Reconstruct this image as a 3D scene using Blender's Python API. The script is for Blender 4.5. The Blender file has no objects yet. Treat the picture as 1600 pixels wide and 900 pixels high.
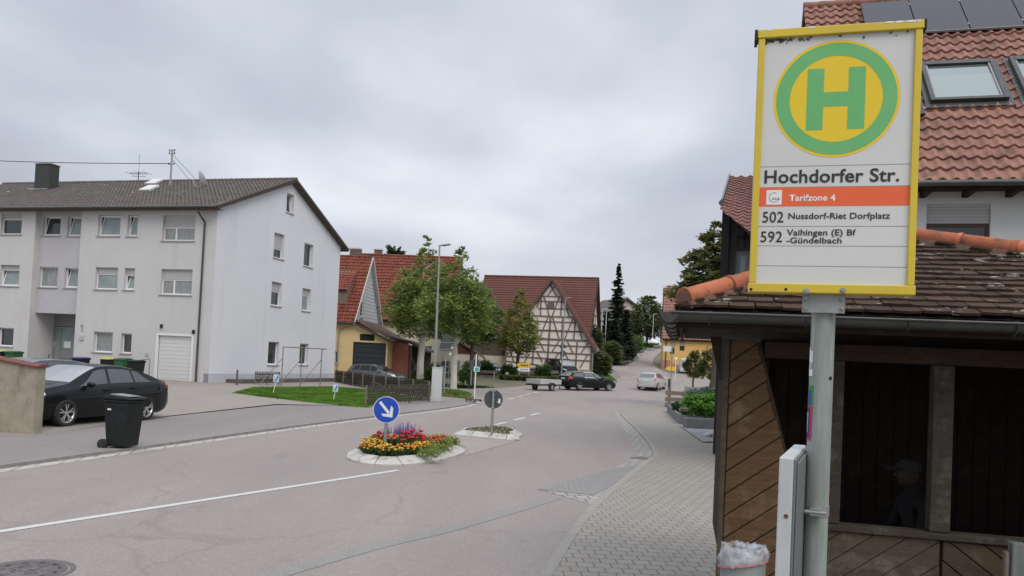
import bpy, bmesh, math, random
from mathutils import Vector, Matrix, noise
from mathutils.geometry import tessellate_polygon
rnd = random.Random(7)
scene = bpy.context.scene
col = scene.collection
R = math.radians
V = Vector
# ---------------------------------------------------------------- camera model
FPX, PITCH, ROLL, EYE = 1230.0, R(1.5), R(2.7), 2.05
SH = 567 - 450 - FPX*math.tan(PITCH)
_f = V((0, math.cos(PITCH), math.sin(PITCH))); _u = V((0, -math.sin(PITCH), math.cos(PITCH))); _r = V((1, 0, 0))
CR = _r*math.cos(ROLL) + _u*math.sin(ROLL); CU = _u*math.cos(ROLL) - _r*math.sin(ROLL); CF = _f
CAMP = V((0, 0, EYE))
def ray(px, py): return CF + CR*((px-800)/FPX) + CU*((450+SH-py)/FPX)
def gp(px, py, z=0.0):                     # where a sight line meets the level z
    d = ray(px, py); return CAMP + d*((z-EYE)/d.z)
def at(px, py, Y):                         # where a sight line meets the depth Y
    d = ray(px, py); return CAMP + d*(Y/d.y)
TER = [(-500, 0), (58, 0), (62, .10), (66, .25), (70, .50), (76, .80), (80, 1.0), (90, 1.75), (100, 2.5), (120, 4.2), (140, 5.9), (170, 7.5), (220, 9), (400, 10), (900, 10)]
def ter(Y):
    for (a, b), (c, d) in zip(TER, TER[1:]):
        if Y <= c: return b + (d-b)*max(0, (Y-a))/(c-a)
    return TER[-1][1]
def gt(px, py):                            # where a sight line meets the terrain
    d = ray(px, py); t = 3.0
    while t < 600:
        p = CAMP + d*t
        if p.z <= ter(p.y): return p
        t *= 1.002
    return p
class Fr:                                  # a local frame: x along the front to the right, y into the building
    def __init__(s, o, deg):
        s.o = V(o); s.a = R(deg); s.m = Matrix.Rotation(s.a, 3, 'Z'); s.i = s.m.inverted()
    def loc(s, p): return s.i @ (V(p)-s.o)
    def wor(s, p): return s.m @ V(p) + s.o
    def py(s, px, py_, y=0.0):             # sight line meets local plane y
        e = s.i @ (CAMP-s.o); d = s.i @ ray(px, py_); return e + d*((y-e.y)/d.y)
    def pxl(s, px, py_, x=0.0):            # sight line meets local plane x
        e = s.i @ (CAMP-s.o); d = s.i @ ray(px, py_); return e + d*((x-e.x)/d.x)
    def pl(s, px, py_, q, n):              # sight line meets local plane through q with normal n
        e = s.i @ (CAMP-s.o); d = s.i @ ray(px, py_); n = V(n); return e + d*((V(q)-e).dot(n)/d.dot(n))
# ---------------------------------------------------------------- objects
def tag(o, label=None, cat=None, group=None, kind=None):
    if label: o['label'] = label
    if cat: o['category'] = cat
    if group: o['group'] = group
    if kind: o['kind'] = kind
    return o
def thing(name, label, cat, loc=(0, 0, 0), rz=0.0, group=None):
    o = bpy.data.objects.new(name, None); col.objects.link(o); o.location = loc; o.rotation_euler = (0, 0, rz)
    o.empty_display_size = .2
    return tag(o, label, cat, group)
class MB:
    def __init__(s): s.v = []; s.f = []; s.mi = []; s.sm = []; s.cur = 0; s.smooth = False; s.M = None
    def add(s, vs, fs):
        b = len(s.v)
        s.v += [tuple(s.M @ V(v)) for v in vs] if s.M else [tuple(v) for v in vs]
        for f in fs: s.f.append([i+b for i in f]); s.mi.append(s.cur); s.sm.append(s.smooth)
    def box(s, a, b):
        (x0, y0, z0), (x1, y1, z1) = [min(p, q) for p, q in zip(a, b)], [max(p, q) for p, q in zip(a, b)]
        s.add([(x0,y0,z0),(x1,y0,z0),(x1,y1,z0),(x0,y1,z0),(x0,y0,z1),(x1,y0,z1),(x1,y1,z1),(x0,y1,z1)],
              [(3,2,1,0),(4,5,6,7),(0,1,5,4),(1,2,6,5),(2,3,7,6),(3,0,4,7)])
    def cbox(s, c, d, rot=None):
        h = [k/2 for k in d]; vs = [V((x*h[0], y*h[1], z*h[2])) for z in (-1,1) for x, y in ((-1,-1),(1,-1),(1,1),(-1,1))]
        if rot: vs = [rot @ v for v in vs]
        s.add([v+V(c) for v in vs], [(3,2,1,0),(4,5,6,7),(0,1,5,4),(1,2,6,5),(2,3,7,6),(3,0,4,7)])
    def beam(s, p, q, w, d, up=(0, 0, 1)):  # bar of section w (across) x d (along up-ish) from p to q
        p, q = V(p), V(q); t = (q-p).normalized(); u = V(up)
        if abs(t.dot(u)) > .98: u = V((0, 1, 0))
        a = t.cross(u).normalized(); b = a.cross(t)
        vs = [k + a*(x*w/2) + b*(y*d/2) for k in (p, q) for x, y in ((-1,-1),(1,-1),(1,1),(-1,1))]
        s.add(vs, [(3,2,1,0),(4,5,6,7),(0,1,5,4),(1,2,6,5),(2,3,7,6),(3,0,4,7)])
    def cyl(s, p, q, r, r2=None, n=12, cap=True):
        p, q = V(p), V(q); r2 = r if r2 is None else r2; t = (q-p).normalized()
        u = V((0, 0, 1)) if abs(t.z) < .9 else V((1, 0, 0)); a = t.cross(u).normalized(); b = t.cross(a)
        vs = []
        for k, rr in ((p, r), (q, r2)):
            vs += [k + a*(math.cos(6.28319*i/n)*rr) + b*(math.sin(6.28319*i/n)*rr) for i in range(n)]
        fs = [(i, (i+1) % n, n+(i+1) % n, n+i) for i in range(n)]
        if cap: fs += [tuple(range(n-1, -1, -1)), tuple(range(n, 2*n))]
        o = s.smooth; s.smooth = True; s.add(vs, fs[:n]); s.smooth = False
        if cap: s.add(vs, fs[n:])
        s.smooth = o
    def tube(s, pts, r, n=8):
        for a, b in zip(pts, pts[1:]): s.cyl(a, b, r, n=n)
    def lathe(s, prof, c=(0, 0, 0), n=16, axis='Z'):
        vs = []; k = len(prof); c = V(c)
        for i in range(n):
            a = 6.283185*i/n; ca, sa = math.cos(a), math.sin(a)
            for r_, h in prof:
                vs.append(c + (V((r_*ca, r_*sa, h)) if axis == 'Z' else V((r_*ca, h, r_*sa)) if axis == 'Y' else V((h, r_*ca, r_*sa))))
        fs = [(i*k+j, ((i+1) % n)*k+j, ((i+1) % n)*k+j+1, i*k+j+1) for i in range(n) for j in range(k-1)]
        o = s.smooth; s.smooth = True; s.add(vs, fs); s.smooth = o
    def poly(s, pts): s.add(pts, [tuple(range(len(pts)))])
    def prism(s, pts, ext):                # polygon (3-D) extruded by ext
        n = len(pts); pts = [V(p) for p in pts]; e = V(ext)
        s.add(pts + [p+e for p in pts], [tuple(range(n-1, -1, -1)), tuple(range(n, 2*n))] + [(i, (i+1) % n, n+(i+1) % n, n+i) for i in range(n)])
    def holed(s, outer, holes, f, depth=0.0, inn=None):   # 2-D outline with holes, f maps (s,z)->3-D, reveals go by vector inn*depth
        loops = [[V((a, b, 0)) for a, b in outer]] + [[V((a, b, 0)) for a, b in h] for h in holes]
        flat = [p for l in loops for p in l]
        s.add([f(p.x, p.y) for p in flat], [tuple(t) for t in tessellate_polygon(loops)])
        if depth:
            e = V(inn)*depth
            for h in holes:
                q = [V(f(a, b)) for a, b in h]
                for i in range(len(q)):
                    a, b = q[i], q[(i+1) % len(q)]; s.add([a, b, b+e, a+e], [(0, 1, 2, 3)])
    def ball(s, c, r, n=8, m=6):
        rx, ry, rz = (r, r, r) if not hasattr(r, '__len__') else r
        vs = []; c = V(c)
        for j in range(m+1):
            t = math.pi*j/m
            for i in range(n):
                a = 6.283185*i/n; vs.append(c+V((rx*math.sin(t)*math.cos(a), ry*math.sin(t)*math.sin(a), rz*math.cos(t))))
        o = s.smooth; s.smooth = True
        s.add(vs, [(j*n+i, j*n+(i+1) % n, (j+1)*n+(i+1) % n, (j+1)*n+i) for j in range(m) for i in range(n)]); s.smooth = o
    def build(s, name, mats, parent=None, bevel=0.0, sharp=None, seg=2, weld=False):
        me = bpy.data.meshes.new(name); me.from_pydata(s.v, [], s.f)
        mats = mats if isinstance(mats, (list, tuple)) else [mats]
        for m in mats: me.materials.append(m)
        me.polygons.foreach_set('material_index', s.mi); me.polygons.foreach_set('use_smooth', s.sm)
        me.update()
        if s.fix_normals:
            b = bmesh.new(); b.from_mesh(me)
            if weld: bmesh.ops.remove_doubles(b, verts=b.verts, dist=1e-5)
            bmesh.ops.recalc_face_normals(b, faces=b.faces); b.to_mesh(me); b.free()
        if sharp: me.set_sharp_from_angle(angle=R(sharp))
        o = bpy.data.objects.new(name, me); col.objects.link(o)
        if parent: o.parent = parent
        if bevel:
            m = o.modifiers.new('bevel', 'BEVEL'); m.width = bevel; m.segments = seg; m.limit_method = 'ANGLE'; m.angle_limit = R(40)
        return o
    fix_normals = True
def copy_tree(o, parent=None):
    c = o.copy(); col.objects.link(c)
    if parent: c.parent = parent
    for ch in list(o.children): copy_tree(ch, c)
    return c
# ---------------------------------------------------------------- materials
def nodes(name):
    m = bpy.data.materials.new(name); m.use_nodes = True; nt = m.node_tree
    b = nt.nodes['Principled BSDF']; return m, nt, b
def N(nt, typ, **kw):
    n = nt.nodes.new(typ)
    for k, v in kw.items():
        if k in n.inputs: n.inputs[k].default_value = v
        else: setattr(n, k, v)
    return n
def L(nt, a, b): nt.links.new(a, b)
def c4(c): return (c[0], c[1], c[2], 1)
def mixc(nt, fac, a, b, blend='MIX'):
    n = nt.nodes.new('ShaderNodeMix'); n.data_type = 'RGBA'; n.blend_type = blend
    for s_, v in ((0, fac), (6, a), (7, b)):
        if hasattr(v, 'is_output'): L(nt, v, n.inputs[s_])
        else: n.inputs[s_].default_value = v if s_ == 0 else c4(v)
    return n.outputs[2]
def ramp(nt, src, p0, p1, c0=(0, 0, 0), c1=(1, 1, 1)):
    n = nt.nodes.new('ShaderNodeValToRGB'); e = n.color_ramp.elements
    e[0].position = p0; e[1].position = p1; e[0].color = c4(c0); e[1].color = c4(c1); L(nt, src, n.inputs[0]); return n.outputs[0]
def tnoise(nt, co, scale, detail=4, rough=.6, sx=(1, 1, 1), rz=0):
    mp = N(nt, 'ShaderNodeMapping'); mp.inputs['Scale'].default_value = sx; mp.inputs['Rotation'].default_value = (0, 0, rz); L(nt, co, mp.inputs[0])
    n = N(nt, 'ShaderNodeTexNoise', Scale=scale, Detail=detail, Roughness=rough); L(nt, mp.outputs[0], n.inputs['Vector']); return n.outputs['Fac']
def bump(nt, b, src, strength, dist=.01):
    n = N(nt, 'ShaderNodeBump', Strength=strength, Distance=dist); L(nt, src, n.inputs['Height']); L(nt, n.outputs[0], b.inputs['Normal'])
def mat(name, c, rough=.7, metal=0.0, c2=None, scale=4, lo=.35, hi=.7, bmp=0.0, bscale=60, isl=None, spec=.5, coat=0.0, sx=(1, 1, 1), dirt=None, bd=.01):
    m, nt, b = nodes(name)
    tc = N(nt, 'ShaderNodeTexCoord').outputs['Object']
    out = None
    if c2: out = mixc(nt, ramp(nt, tnoise(nt, tc, scale, 5, .6, sx), lo, hi), c, c2)
    if isl:
        g = N(nt, 'ShaderNodeNewGeometry').outputs['Random Per Island']
        out = mixc(nt, g, out or c, isl) if not isinstance(isl, float) else mixc(nt, .7, out or c, ramp(nt, g, 0, 1, [k*(1-isl) for k in c], [min(1, k*(1+isl)) for k in c]))
    if dirt: out = mixc(nt, ramp(nt, tnoise(nt, tc, dirt[1], 6, .65, dirt[2] if len(dirt) > 2 else (1, 1, 1)), dirt[3] if len(dirt) > 3 else .55, dirt[4] if len(dirt) > 4 else .8), out or c, dirt[0])
    if out: L(nt, out, b.inputs['Base Color'])
    else: b.inputs['Base Color'].default_value = c4(c)
    b.inputs['Roughness'].default_value = rough; b.inputs['Metallic'].default_value = metal
    b.inputs['Specular IOR Level'].default_value = spec; b.inputs['Coat Weight'].default_value = coat; b.inputs['Coat Roughness'].default_value = .04
    if bmp: bump(nt, b, tnoise(nt, tc, bscale, 3, .6, sx), bmp, bd)
    return m
def leafmat(name, cols, rough=.55):
    cols = [tuple(min(.6, k*LEAFGAIN) for k in c) for c in cols]
    m, nt, b = nodes(name); g = N(nt, 'ShaderNodeNewGeometry').outputs['Random Per Island']
    n = nt.nodes.new('ShaderNodeValToRGB'); cr = n.color_ramp
    while len(cr.elements) < len(cols): cr.elements.new(.5)
    for i, c in enumerate(cols): cr.elements[i].position = i/(len(cols)-1); cr.elements[i].color = c4(c)
    L(nt, g, n.inputs[0]); tc = N(nt, 'ShaderNodeTexCoord').outputs['Object']
    out = mixc(nt, ramp(nt, tnoise(nt, tc, .9, 2), .4, .65), n.outputs[0], [k*.75 for k in cols[0]])
    L(nt, out, b.inputs['Base Color']); b.inputs['Roughness'].default_value = rough; b.inputs['Specular IOR Level'].default_value = .3
    t = N(nt, 'ShaderNodeBsdfTranslucent'); L(nt, out, t.inputs[0]); mx = N(nt, 'ShaderNodeMixShader', Fac=.45)
    L(nt, b.outputs[0], mx.inputs[1]); L(nt, t.outputs[0], mx.inputs[2]); L(nt, mx.outputs[0], nt.nodes['Material Output'].inputs[0]); return m
def asphalt(name, c, c2, speck, speckw=.5, seed=0.0, cracks=True):
    m, nt, b = nodes(name); tc = N(nt, 'ShaderNodeTexCoord').outputs['Object']
    o = mixc(nt, ramp(nt, tnoise(nt, tc, .45, 6, .6, (1, .35, 1), .25), .35, .68), c, c2)
    o = mixc(nt, ramp(nt, tnoise(nt, tc, 2.3, 6, .7), .5, .8), o, [k*.86 for k in c])
    o = mixc(nt, ramp(nt, tnoise(nt, tc, 1.1, 3, .55, (1, .035, 1), R(14)), .42, .66, (0, 0, 0), (.55, .55, .55)), o, [k*.84 for k in c])
    o = mixc(nt, ramp(nt, tnoise(nt, tc, 1.7, 2, .5), .66, .74, (0, 0, 0), (.35, .35, .35)), o, [k*.6 for k in c])
    v = N(nt, 'ShaderNodeTexVoronoi', Scale=105.0); L(nt, tc, v.inputs['Vector'])
    o = mixc(nt, ramp(nt, v.outputs['Color'], .62, .95, (0, 0, 0), (speckw, speckw, speckw)), o, speck)
    o = mixc(nt, ramp(nt, tnoise(nt, tc, 160, 2, .7), .5, .75, (0, 0, 0), (.5, .5, .5)), o, [k*.45 for k in c])
    if cracks:
        w = N(nt, 'ShaderNodeTexNoise', Scale=.55, Detail=5.0); L(nt, tc, w.inputs['Vector'])
        ad = N(nt, 'ShaderNodeVectorMath', operation='MULTIPLY_ADD'); L(nt, w.outputs['Color'], ad.inputs[0]); ad.inputs[1].default_value = (2.2, 2.2, 0); L(nt, tc, ad.inputs[2])
        vc = N(nt, 'ShaderNodeTexVoronoi', Scale=.16, feature='DISTANCE_TO_EDGE'); L(nt, ad.outputs[0], vc.inputs['Vector'])
        o = mixc(nt, ramp(nt, vc.outputs['Distance'], .0015, .007, (.22, .22, .22), (0, 0, 0)), o, [k*.4 for k in c])
    L(nt, o, b.inputs['Base Color']); b.inputs['Roughness'].default_value = .85; b.inputs['Specular IOR Level'].default_value = .25
    bump(nt, b, tnoise(nt, tc, 130, 3, .7), .5, .006); return m
def bricks(name, c, c2, mortar, w, h, rz=0.0, msize=.03, rough=.85, off=.5, axis='XY', bmp=.4, dirt=None):
    m, nt, b = nodes(name); tc = N(nt, 'ShaderNodeTexCoord').outputs['Object']
    mp = N(nt, 'ShaderNodeMapping'); mp.inputs['Rotation'].default_value = (R(90) if axis == 'XZ' else 0, 0, rz)
    if axis == 'XZ': mp.inputs['Rotation'].default_value = (R(-90), 0, 0)
    L(nt, tc, mp.inputs[0])
    t = N(nt, 'ShaderNodeTexBrick', Scale=1.0); t.offset = off; t.inputs['Color1'].default_value = c4(c); t.inputs['Color2'].default_value = c4(c2); t.inputs['Mortar'].default_value = c4(mortar)
    t.inputs['Mortar Size'].default_value = msize*h; t.inputs['Brick Width'].default_value = w; t.inputs['Row Height'].default_value = h; t.inputs['Mortar Smooth'].default_value = .3
    L(nt, mp.outputs[0], t.inputs['Vector'])
    o = mixc(nt, ramp(nt, tnoise(nt, tc, 1.3, 5), .4, .75, (0, 0, 0), (.55, .55, .55)), t.outputs[0], [k*.72 for k in c])
    o = mixc(nt, ramp(nt, tnoise(nt, tc, 45, 3), .45, .75, (0, 0, 0), (.4, .4, .4)), o, [k*.65 for k in c])
    if dirt: o = mixc(nt, ramp(nt, tnoise(nt, tc, dirt[1], 6, .7), dirt[2], dirt[3]), o, dirt[0])
    L(nt, o, b.inputs['Base Color']); b.inputs['Roughness'].default_value = rough; b.inputs['Specular IOR Level'].default_value = .25
    bump(nt, b, t.outputs['Fac'], -bmp, .008); return m
M = {}
M['ground'] = mat('ground_earth', (.11, .105, .06), .95, c2=(.17, .14, .10), scale=.6, bmp=.4, bscale=20)
M['road'] = asphalt('road_asphalt', (.290, .250, .230), (.232, .206, .194), (.50, .47, .45), .55)
M['walk'] = asphalt('walk_asphalt', (.252, .227, .214), (.212, .193, .184), (.39, .365, .345), .35)
M['yard'] = asphalt('yard_concrete', (.30, .268, .235), (.25, .225, .20), (.42, .38, .34), .25)
M['paver'] = bricks('paver_blocks', (.31, .285, .25), (.275, .253, .223), (.115, .104, .088), .175, .185, R(-2), .05, bmp=.6)
M['paver_far'] = bricks('crossing_pavers', (.36, .315, .275), (.32, .285, .25), (.22, .2, .18), .2, .1, R(-20), .06)
M['gutter'] = bricks('gutter_stone', (.47, .45, .41), (.40, .38, .35), (.17, .16, .15), .30, .6, R(-14), .03, bmp=.5)
M['edging'] = mat('edging_blocks', (.285, .265, .236), .85, c2=(.245, .228, .204), scale=6, bmp=.3)
M['sett'] = bricks('gutter_setts', (.36, .345, .315), (.30, .285, .265), (.13, .12, .11), .2, .28, R(-6), .06, bmp=.8)
M['sett_blue'] = bricks('sett_patch', (.265, .252, .24), (.24, .23, .222), (.19, .182, .175), .11, .11, R(-25), .08, bmp=.5)
M['kerb'] = mat('kerb_stone', (.26, .25, .235), .85, c2=(.19, .18, .17), scale=5, bmp=.4)
M['white_paint'] = mat('road_paint', (.54, .53, .505), .7, c2=(.38, .36, .345), scale=14, lo=.5, hi=.85)
M['concrete'] = mat('pale_concrete', (.50, .48, .43), .85, c2=(.38, .36, .32), scale=4, bmp=.4, bscale=40, dirt=((.18, .17, .14), 9, (1, 1, 1), .6, .8))
M['plaster'] = mat('grey_render', (.545, .535, .535), .9, c2=(.50, .49, .49), scale=.5, bmp=.12, bscale=90, dirt=((.43, .42, .41), 1.1, (1, 1, .10), .56, .85))
M['plaster_gable'] = mat('white_render', (.635, .645, .675), .9, c2=(.60, .61, .64), scale=.4, bmp=.12, bscale=90, dirt=((.53, .54, .56), 1.0, (1, 1, .09), .56, .85))
M['plaster_recess'] = mat('lilac_render', (.47, .46, .485), .9, c2=(.42, .41, .43), scale=.6, bmp=.1, bscale=80)
M['plinth'] = mat('plinth_render', (.47, .485, .52), .9, c2=(.42, .43, .46), scale=1)
M['white'] = mat('white_frame', (.72, .72, .72), .4)
M['shutter'] = mat('shutter_slats', (.42, .42, .42), .6)
M['sill'] = mat('window_sill', (.30, .29, .29), .6)
M['dark_glass'] = mat('dark_window_glass', (.022, .028, .03), .06, c2=(.05, .055, .055), scale=1.5, spec=.7)
M['curtain_glass'] = mat('curtained_glass', (.16, .18, .18), .08, c2=(.31, .32, .31), scale=5, lo=.3, hi=.7, sx=(3, 3, .4), spec=.6)
M['frost_glass'] = mat('frosted_glass', (.20, .25, .25), .12, c2=(.28, .32, .31), scale=2, spec=.6)
M['tile_brown'] = mat('brown_roof_tiles', (.085, .070, .064), .85, c2=(.125, .105, .095), scale=2.2, dirt=((.15, .125, .06), .9, (1, 1, 1), .58, .75), bmp=.3, bscale=30)
M['tile_red'] = mat('red_roof_tiles', (.26, .078, .05), .9, spec=.12, c2=(.15, .052, .038), scale=3.5, dirt=((.075, .036, .03), 2.6, (1, 1, 1), .45, .72), bmp=.3)
M['tile_barn'] = mat('barn_roof_tiles', (.135, .046, .033), .85, c2=(.095, .037, .028), scale=3.0, dirt=((.085, .035, .028), .8, (1, 1, 1), .55, .8))
M['tile_pink'] = mat('weathered_pantiles', (.325, .172, .132), .9, spec=.12, c2=(.225, .115, .09), scale=2.6, dirt=((.13, .09, .07), 3.4, (1.0, 1.0, 1.0), .48, .72), bmp=.4, bscale=40)
M['tile_pinkdark'] = mat('dusky_roof_tiles', (.27, .125, .105), .8, c2=(.20, .09, .075), scale=2.6, dirt=((.10, .07, .06), 1.6, (1, 1, 1), .55, .8))
M['tile_hut'] = mat('lichened_flat_tiles', (.062, .041, .031), .95, spec=.12, c2=(.125, .058, .041), scale=6, lo=.45, hi=.75, isl=.35, dirt=((.50, .48, .43), 8.5, (.55, 1.4, 1.4), .615, .66), bmp=.6, bscale=70)
M['ridge'] = mat('orange_ridge_tile', (.42, .145, .08), .9, spec=.12, c2=(.29, .10, .058), scale=9, lo=.45, hi=.75, isl=.3, dirt=((.13, .075, .05), 9, (1, 1, 1), .50, .72), bmp=.7, bscale=60, bd=.006)
M['mortar'] = mat('old_mortar', (.22, .13, .09), .95, c2=(.13, .09, .07), scale=20, bmp=.7)
M['darkmetal'] = mat('dark_gutter_metal', (.055, .058, .056), .45, metal=.5, c2=(.085, .085, .08), scale=5)
M['black'] = mat('black_matt', (.012, .012, .012), .8)
M['timber'] = mat('grey_timber', (.135, .105, .092), .9, c2=(.20, .165, .145), scale=3)
M['infill'] = mat('infill_plaster', (.74, .665, .60), .9, c2=(.68, .61, .55), scale=1.2)
M['sandstone'] = mat('sandstone_base', (.42, .31, .20), .9, c2=(.30, .22, .15), scale=1.5)
M['darkboards'] = mat('old_dark_boards', (.075, .055, .045), .9, c2=(.13, .10, .085), scale=2, sx=(6, 6, .3))
M['blackboards'] = mat('black_timber_cladding', (.022, .022, .022), .8, c2=(.045, .042, .04), scale=2, sx=(8, 8, .3))
M['redboards'] = mat('red_brown_boards', (.10, .032, .026), .85, c2=(.14, .05, .04), scale=2, sx=(6, 6, .3))
M['yellow'] = mat('yellow_render', (.72, .56, .29), .9, c2=(.64, .49, .25), scale=.8)
M['yellow_right'] = mat('ochre_render', (.66, .42, .14), .9, c2=(.58, .37, .13), scale=.8)
M['cream'] = mat('cream_render', (.60, .54, .42), .9, c2=(.52, .47, .37), scale=.8)
M['brick'] = bricks('red_brick', (.52, .20, .14), (.42, .155, .11), (.30, .2, .16), .25, .085, axis='XZ', msize=.09)
M['boards_white'] = mat('white_gable_boards', (.50, .515, .53), .8, c2=(.44, .45, .465), scale=2, sx=(.3, .3, 3))
M['anthracite'] = mat('anthracite_door', (.028, .036, .042), .5)
M['galv'] = mat('galvanised_steel', (.33, .34, .335), .5, metal=.4, c2=(.24, .25, .245), scale=12)
M['polegreen'] = mat('weathered_pole', (.29, .325, .305), .6, metal=.1, c2=(.20, .235, .215), scale=6, sx=(3, 3, .5), dirt=((.40, .41, .38), 14, (2.5, 2.5, .25), .52, .78), bmp=.1)
M['signback'] = mat('grey_sign_back', (.055, .06, .065), .55)
M['signyellow'] = mat('yellow_sign_paint', (.62, .46, .03), .42, c2=(.54, .40, .04), scale=4, dirt=((.40, .33, .10), 14, (1, 1, 1), .66, .8))
M['signdisc'] = mat('disc_yellow', (.74, .52, .015), .4)
M['signgreen'] = mat('disc_green', (.115, .41, .135), .4, c2=(.15, .43, .15), scale=6)
M['signwhite'] = mat('sign_white', (.60, .61, .585), .4, c2=(.55, .56, .54), scale=3, dirt=((.36, .36, .33), 40, (1, 1, 1), .74, .8))
M['signorange'] = mat('sign_orange', (.74, .12, .035), .4)
M['letter'] = mat('letter_black', (.018, .02, .022), .5)
M['blue'] = mat('sign_blue', (.008, .065, .42), .35)
M['paintwhite'] = mat('sign_pure_white', (.72, .73, .73), .4)
M['plasticblack'] = mat('black_plastic', (.010, .0125, .0125), .55, c2=(.017, .02, .02), scale=6, spec=.25)
M['plasticgreen'] = mat('green_plastic', (.018, .10, .032), .5)
M['plasticblue'] = mat('blue_plastic', (.012, .035, .16), .45)
M['plasticyellow'] = mat('yellow_plastic', (.50, .47, .05), .55)
M['plasticgrey'] = mat('grey_plastic_bin', (.15, .17, .16), .55, c2=(.11, .125, .12), scale=8)
M['tyre'] = mat('tyre_rubber', (.018, .018, .018), .85)
M['rim'] = mat('alloy_rim', (.50, .50, .50), .3, metal=.8)
M['rimdark'] = mat('dark_rim', (.03, .03, .03), .5)
M['carblack'] = mat('black_car_paint', (.006, .0065, .008), .35, coat=.35, spec=.12)
M['cardark'] = mat('dark_blue_car_paint', (.02, .024, .03), .25, coat=1.0)
M['cargrey'] = mat('grey_car_paint', (.15, .158, .165), .28, metal=.5, coat=.9)
M['carsilver'] = mat('silver_car_paint', (.52, .51, .49), .28, metal=.5, coat=.8)
M['carwhite'] = mat('white_car_paint', (.60, .62, .64), .3, coat=.6)
M['carglass'] = mat('car_glass', (.016, .022, .022), .03, spec=1.0, coat=1.0)
M['screen'] = mat('windscreen_glass', (.20, .215, .23), .08, spec=.9, coat=.8)
M['red_lamp'] = mat('red_lamp_lens', (.42, .01, .015), .2, coat=.6)
M['lamp_lens'] = mat('clear_lamp_lens', (.55, .57, .58), .12, coat=.8)
M['chrome'] = mat('chrome_trim', (.7, .7, .7), .15, metal=1.0)
M['plate'] = mat('number_plate_white', (.66, .66, .64), .5)
M['bark'] = mat('tree_bark', (.09, .07, .055), .95, c2=(.14, .115, .09), scale=8, sx=(3, 3, .6), bmp=.6, bscale=25)
M['palebark'] = mat('pale_tree_bark', (.58, .55, .50), .9, c2=(.42, .39, .345), scale=5, sx=(2, 2, .8), lo=.4, hi=.75, bmp=.3)
M['hutwood'] = None
M['solar'] = mat('solar_cells', (.030, .031, .038), .38, spec=.35)
M['graniteplanter'] = mat('granite_planter', (.135, .14, .145), .75, c2=(.20, .205, .21), scale=60, lo=.4, hi=.7, dirt=((.10, .105, .105), 3, (1, 1, 1), .5, .8))
M['oldwood'] = mat('weathered_wood', (.155, .12, .095), .9, c2=(.22, .18, .15), scale=3, sx=(1, 8, 8), bmp=.4)
M['fencewood'] = mat('lattice_wood', (.038, .034, .024), .9, c2=(.075, .068, .045), scale=5)
M['soil'] = mat('soil', (.045, .032, .022), .95, c2=(.07, .05, .035), scale=14, bmp=.6)
M['wallconc'] = mat('stained_concrete_wall', (.34, .305, .24), .9, c2=(.24, .21, .155), scale=3.5, bmp=.5, bscale=45, dirt=((.10, .09, .055), 2.3, (1, 1, .6), .52, .72))
M['wallcap'] = mat('wall_cap_tiles', (.19, .055, .04), .85, c2=(.12, .05, .04), scale=12)
M['manhole'] = mat('cast_iron_cover', (.17, .15, .15), .6, metal=.3, c2=(.12, .105, .105), scale=20, bmp=.5)
M['cabinet'] = mat('grey_cabinet', (.56, .575, .56), .6, c2=(.50, .515, .50), scale=2)
M['case'] = mat('aluminium_case', (.53, .545, .55), .5, c2=(.45, .465, .47), scale=5, metal=.2)
def wood(name, c, c2, edge, ang):
    m, nt, b = nodes(name); tc = N(nt, 'ShaderNodeTexCoord').outputs['Object']
    mp = N(nt, 'ShaderNodeMapping'); mp.inputs['Rotation'].default_value = (0, R(ang), 0); mp.inputs['Scale'].default_value = (1.2, 6, 16); L(nt, tc, mp.inputs[0])
    n = N(nt, 'ShaderNodeTexNoise', Scale=2.2, Detail=8.0, Roughness=.7, Distortion=.6); L(nt, mp.outputs[0], n.inputs['Vector'])
    g = N(nt, 'ShaderNodeNewGeometry').outputs['Random Per Island']
    o = mixc(nt, ramp(nt, n.outputs['Fac'], .35, .68), c, c2)
    o = mixc(nt, ramp(nt, g, 0, 1, (0, 0, 0), (.5, .5, .5)), o, [k*.55 for k in c])
    o = mixc(nt, ramp(nt, tnoise(nt, tc, 5, 5, .7), .52, .74), o, edge)
    o = mixc(nt, ramp(nt, tnoise(nt, tc, 22, 4, .7), .58, .72), o, [k*.4 for k in c])
    L(nt, o, b.inputs['Base Color']); b.inputs['Roughness'].default_value = .85; b.inputs['Specular IOR Level'].default_value = .2
    bump(nt, b, n.outputs['Fac'], .6, .006); return m
M['hutplank'] = wood('brown_hut_planks', (.130, .077, .039), (.070, .041, .022), (.165, .118, .072), 37)
M['hutplank_grey'] = wood('greyed_hut_planks', (.090, .070, .048), (.053, .041, .029), (.14, .12, .092), 37)
M['hutplank_right'] = wood('olive_hut_planks', (.075, .058, .035), (.048, .038, .024), (.10, .082, .053), -37)
M['hutpost'] = wood('hut_post_wood', (.056, .045, .034), (.033, .027, .020), (.10, .09, .076), 90)
M['hutbeam'] = wood('hut_beam_wood', (.045, .029, .019), (.027, .018, .0125), (.065, .045, .03), 0)
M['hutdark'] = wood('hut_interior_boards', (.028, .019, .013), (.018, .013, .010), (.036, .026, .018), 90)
LEAF = {}; LEAFGAIN = 2.2
LEAF['lime'] = leafmat('lime_leaves', [(.055, .088, .022), (.09, .128, .03), (.135, .168, .04), (.20, .195, .05)])
LEAF['deep'] = leafmat('dark_broad_leaves', [(.035, .065, .018), (.06, .095, .024), (.09, .12, .03)])
LEAF['limeyellow'] = leafmat('yellowing_leaves', [(.055, .08, .02), (.09, .115, .026), (.14, .145, .032), (.23, .16, .036)])
LEAF['chestnut'] = leafmat('chestnut_leaves', [(.036, .052, .02), (.062, .078, .024), (.10, .095, .032), (.17, .12, .04)])
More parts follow.
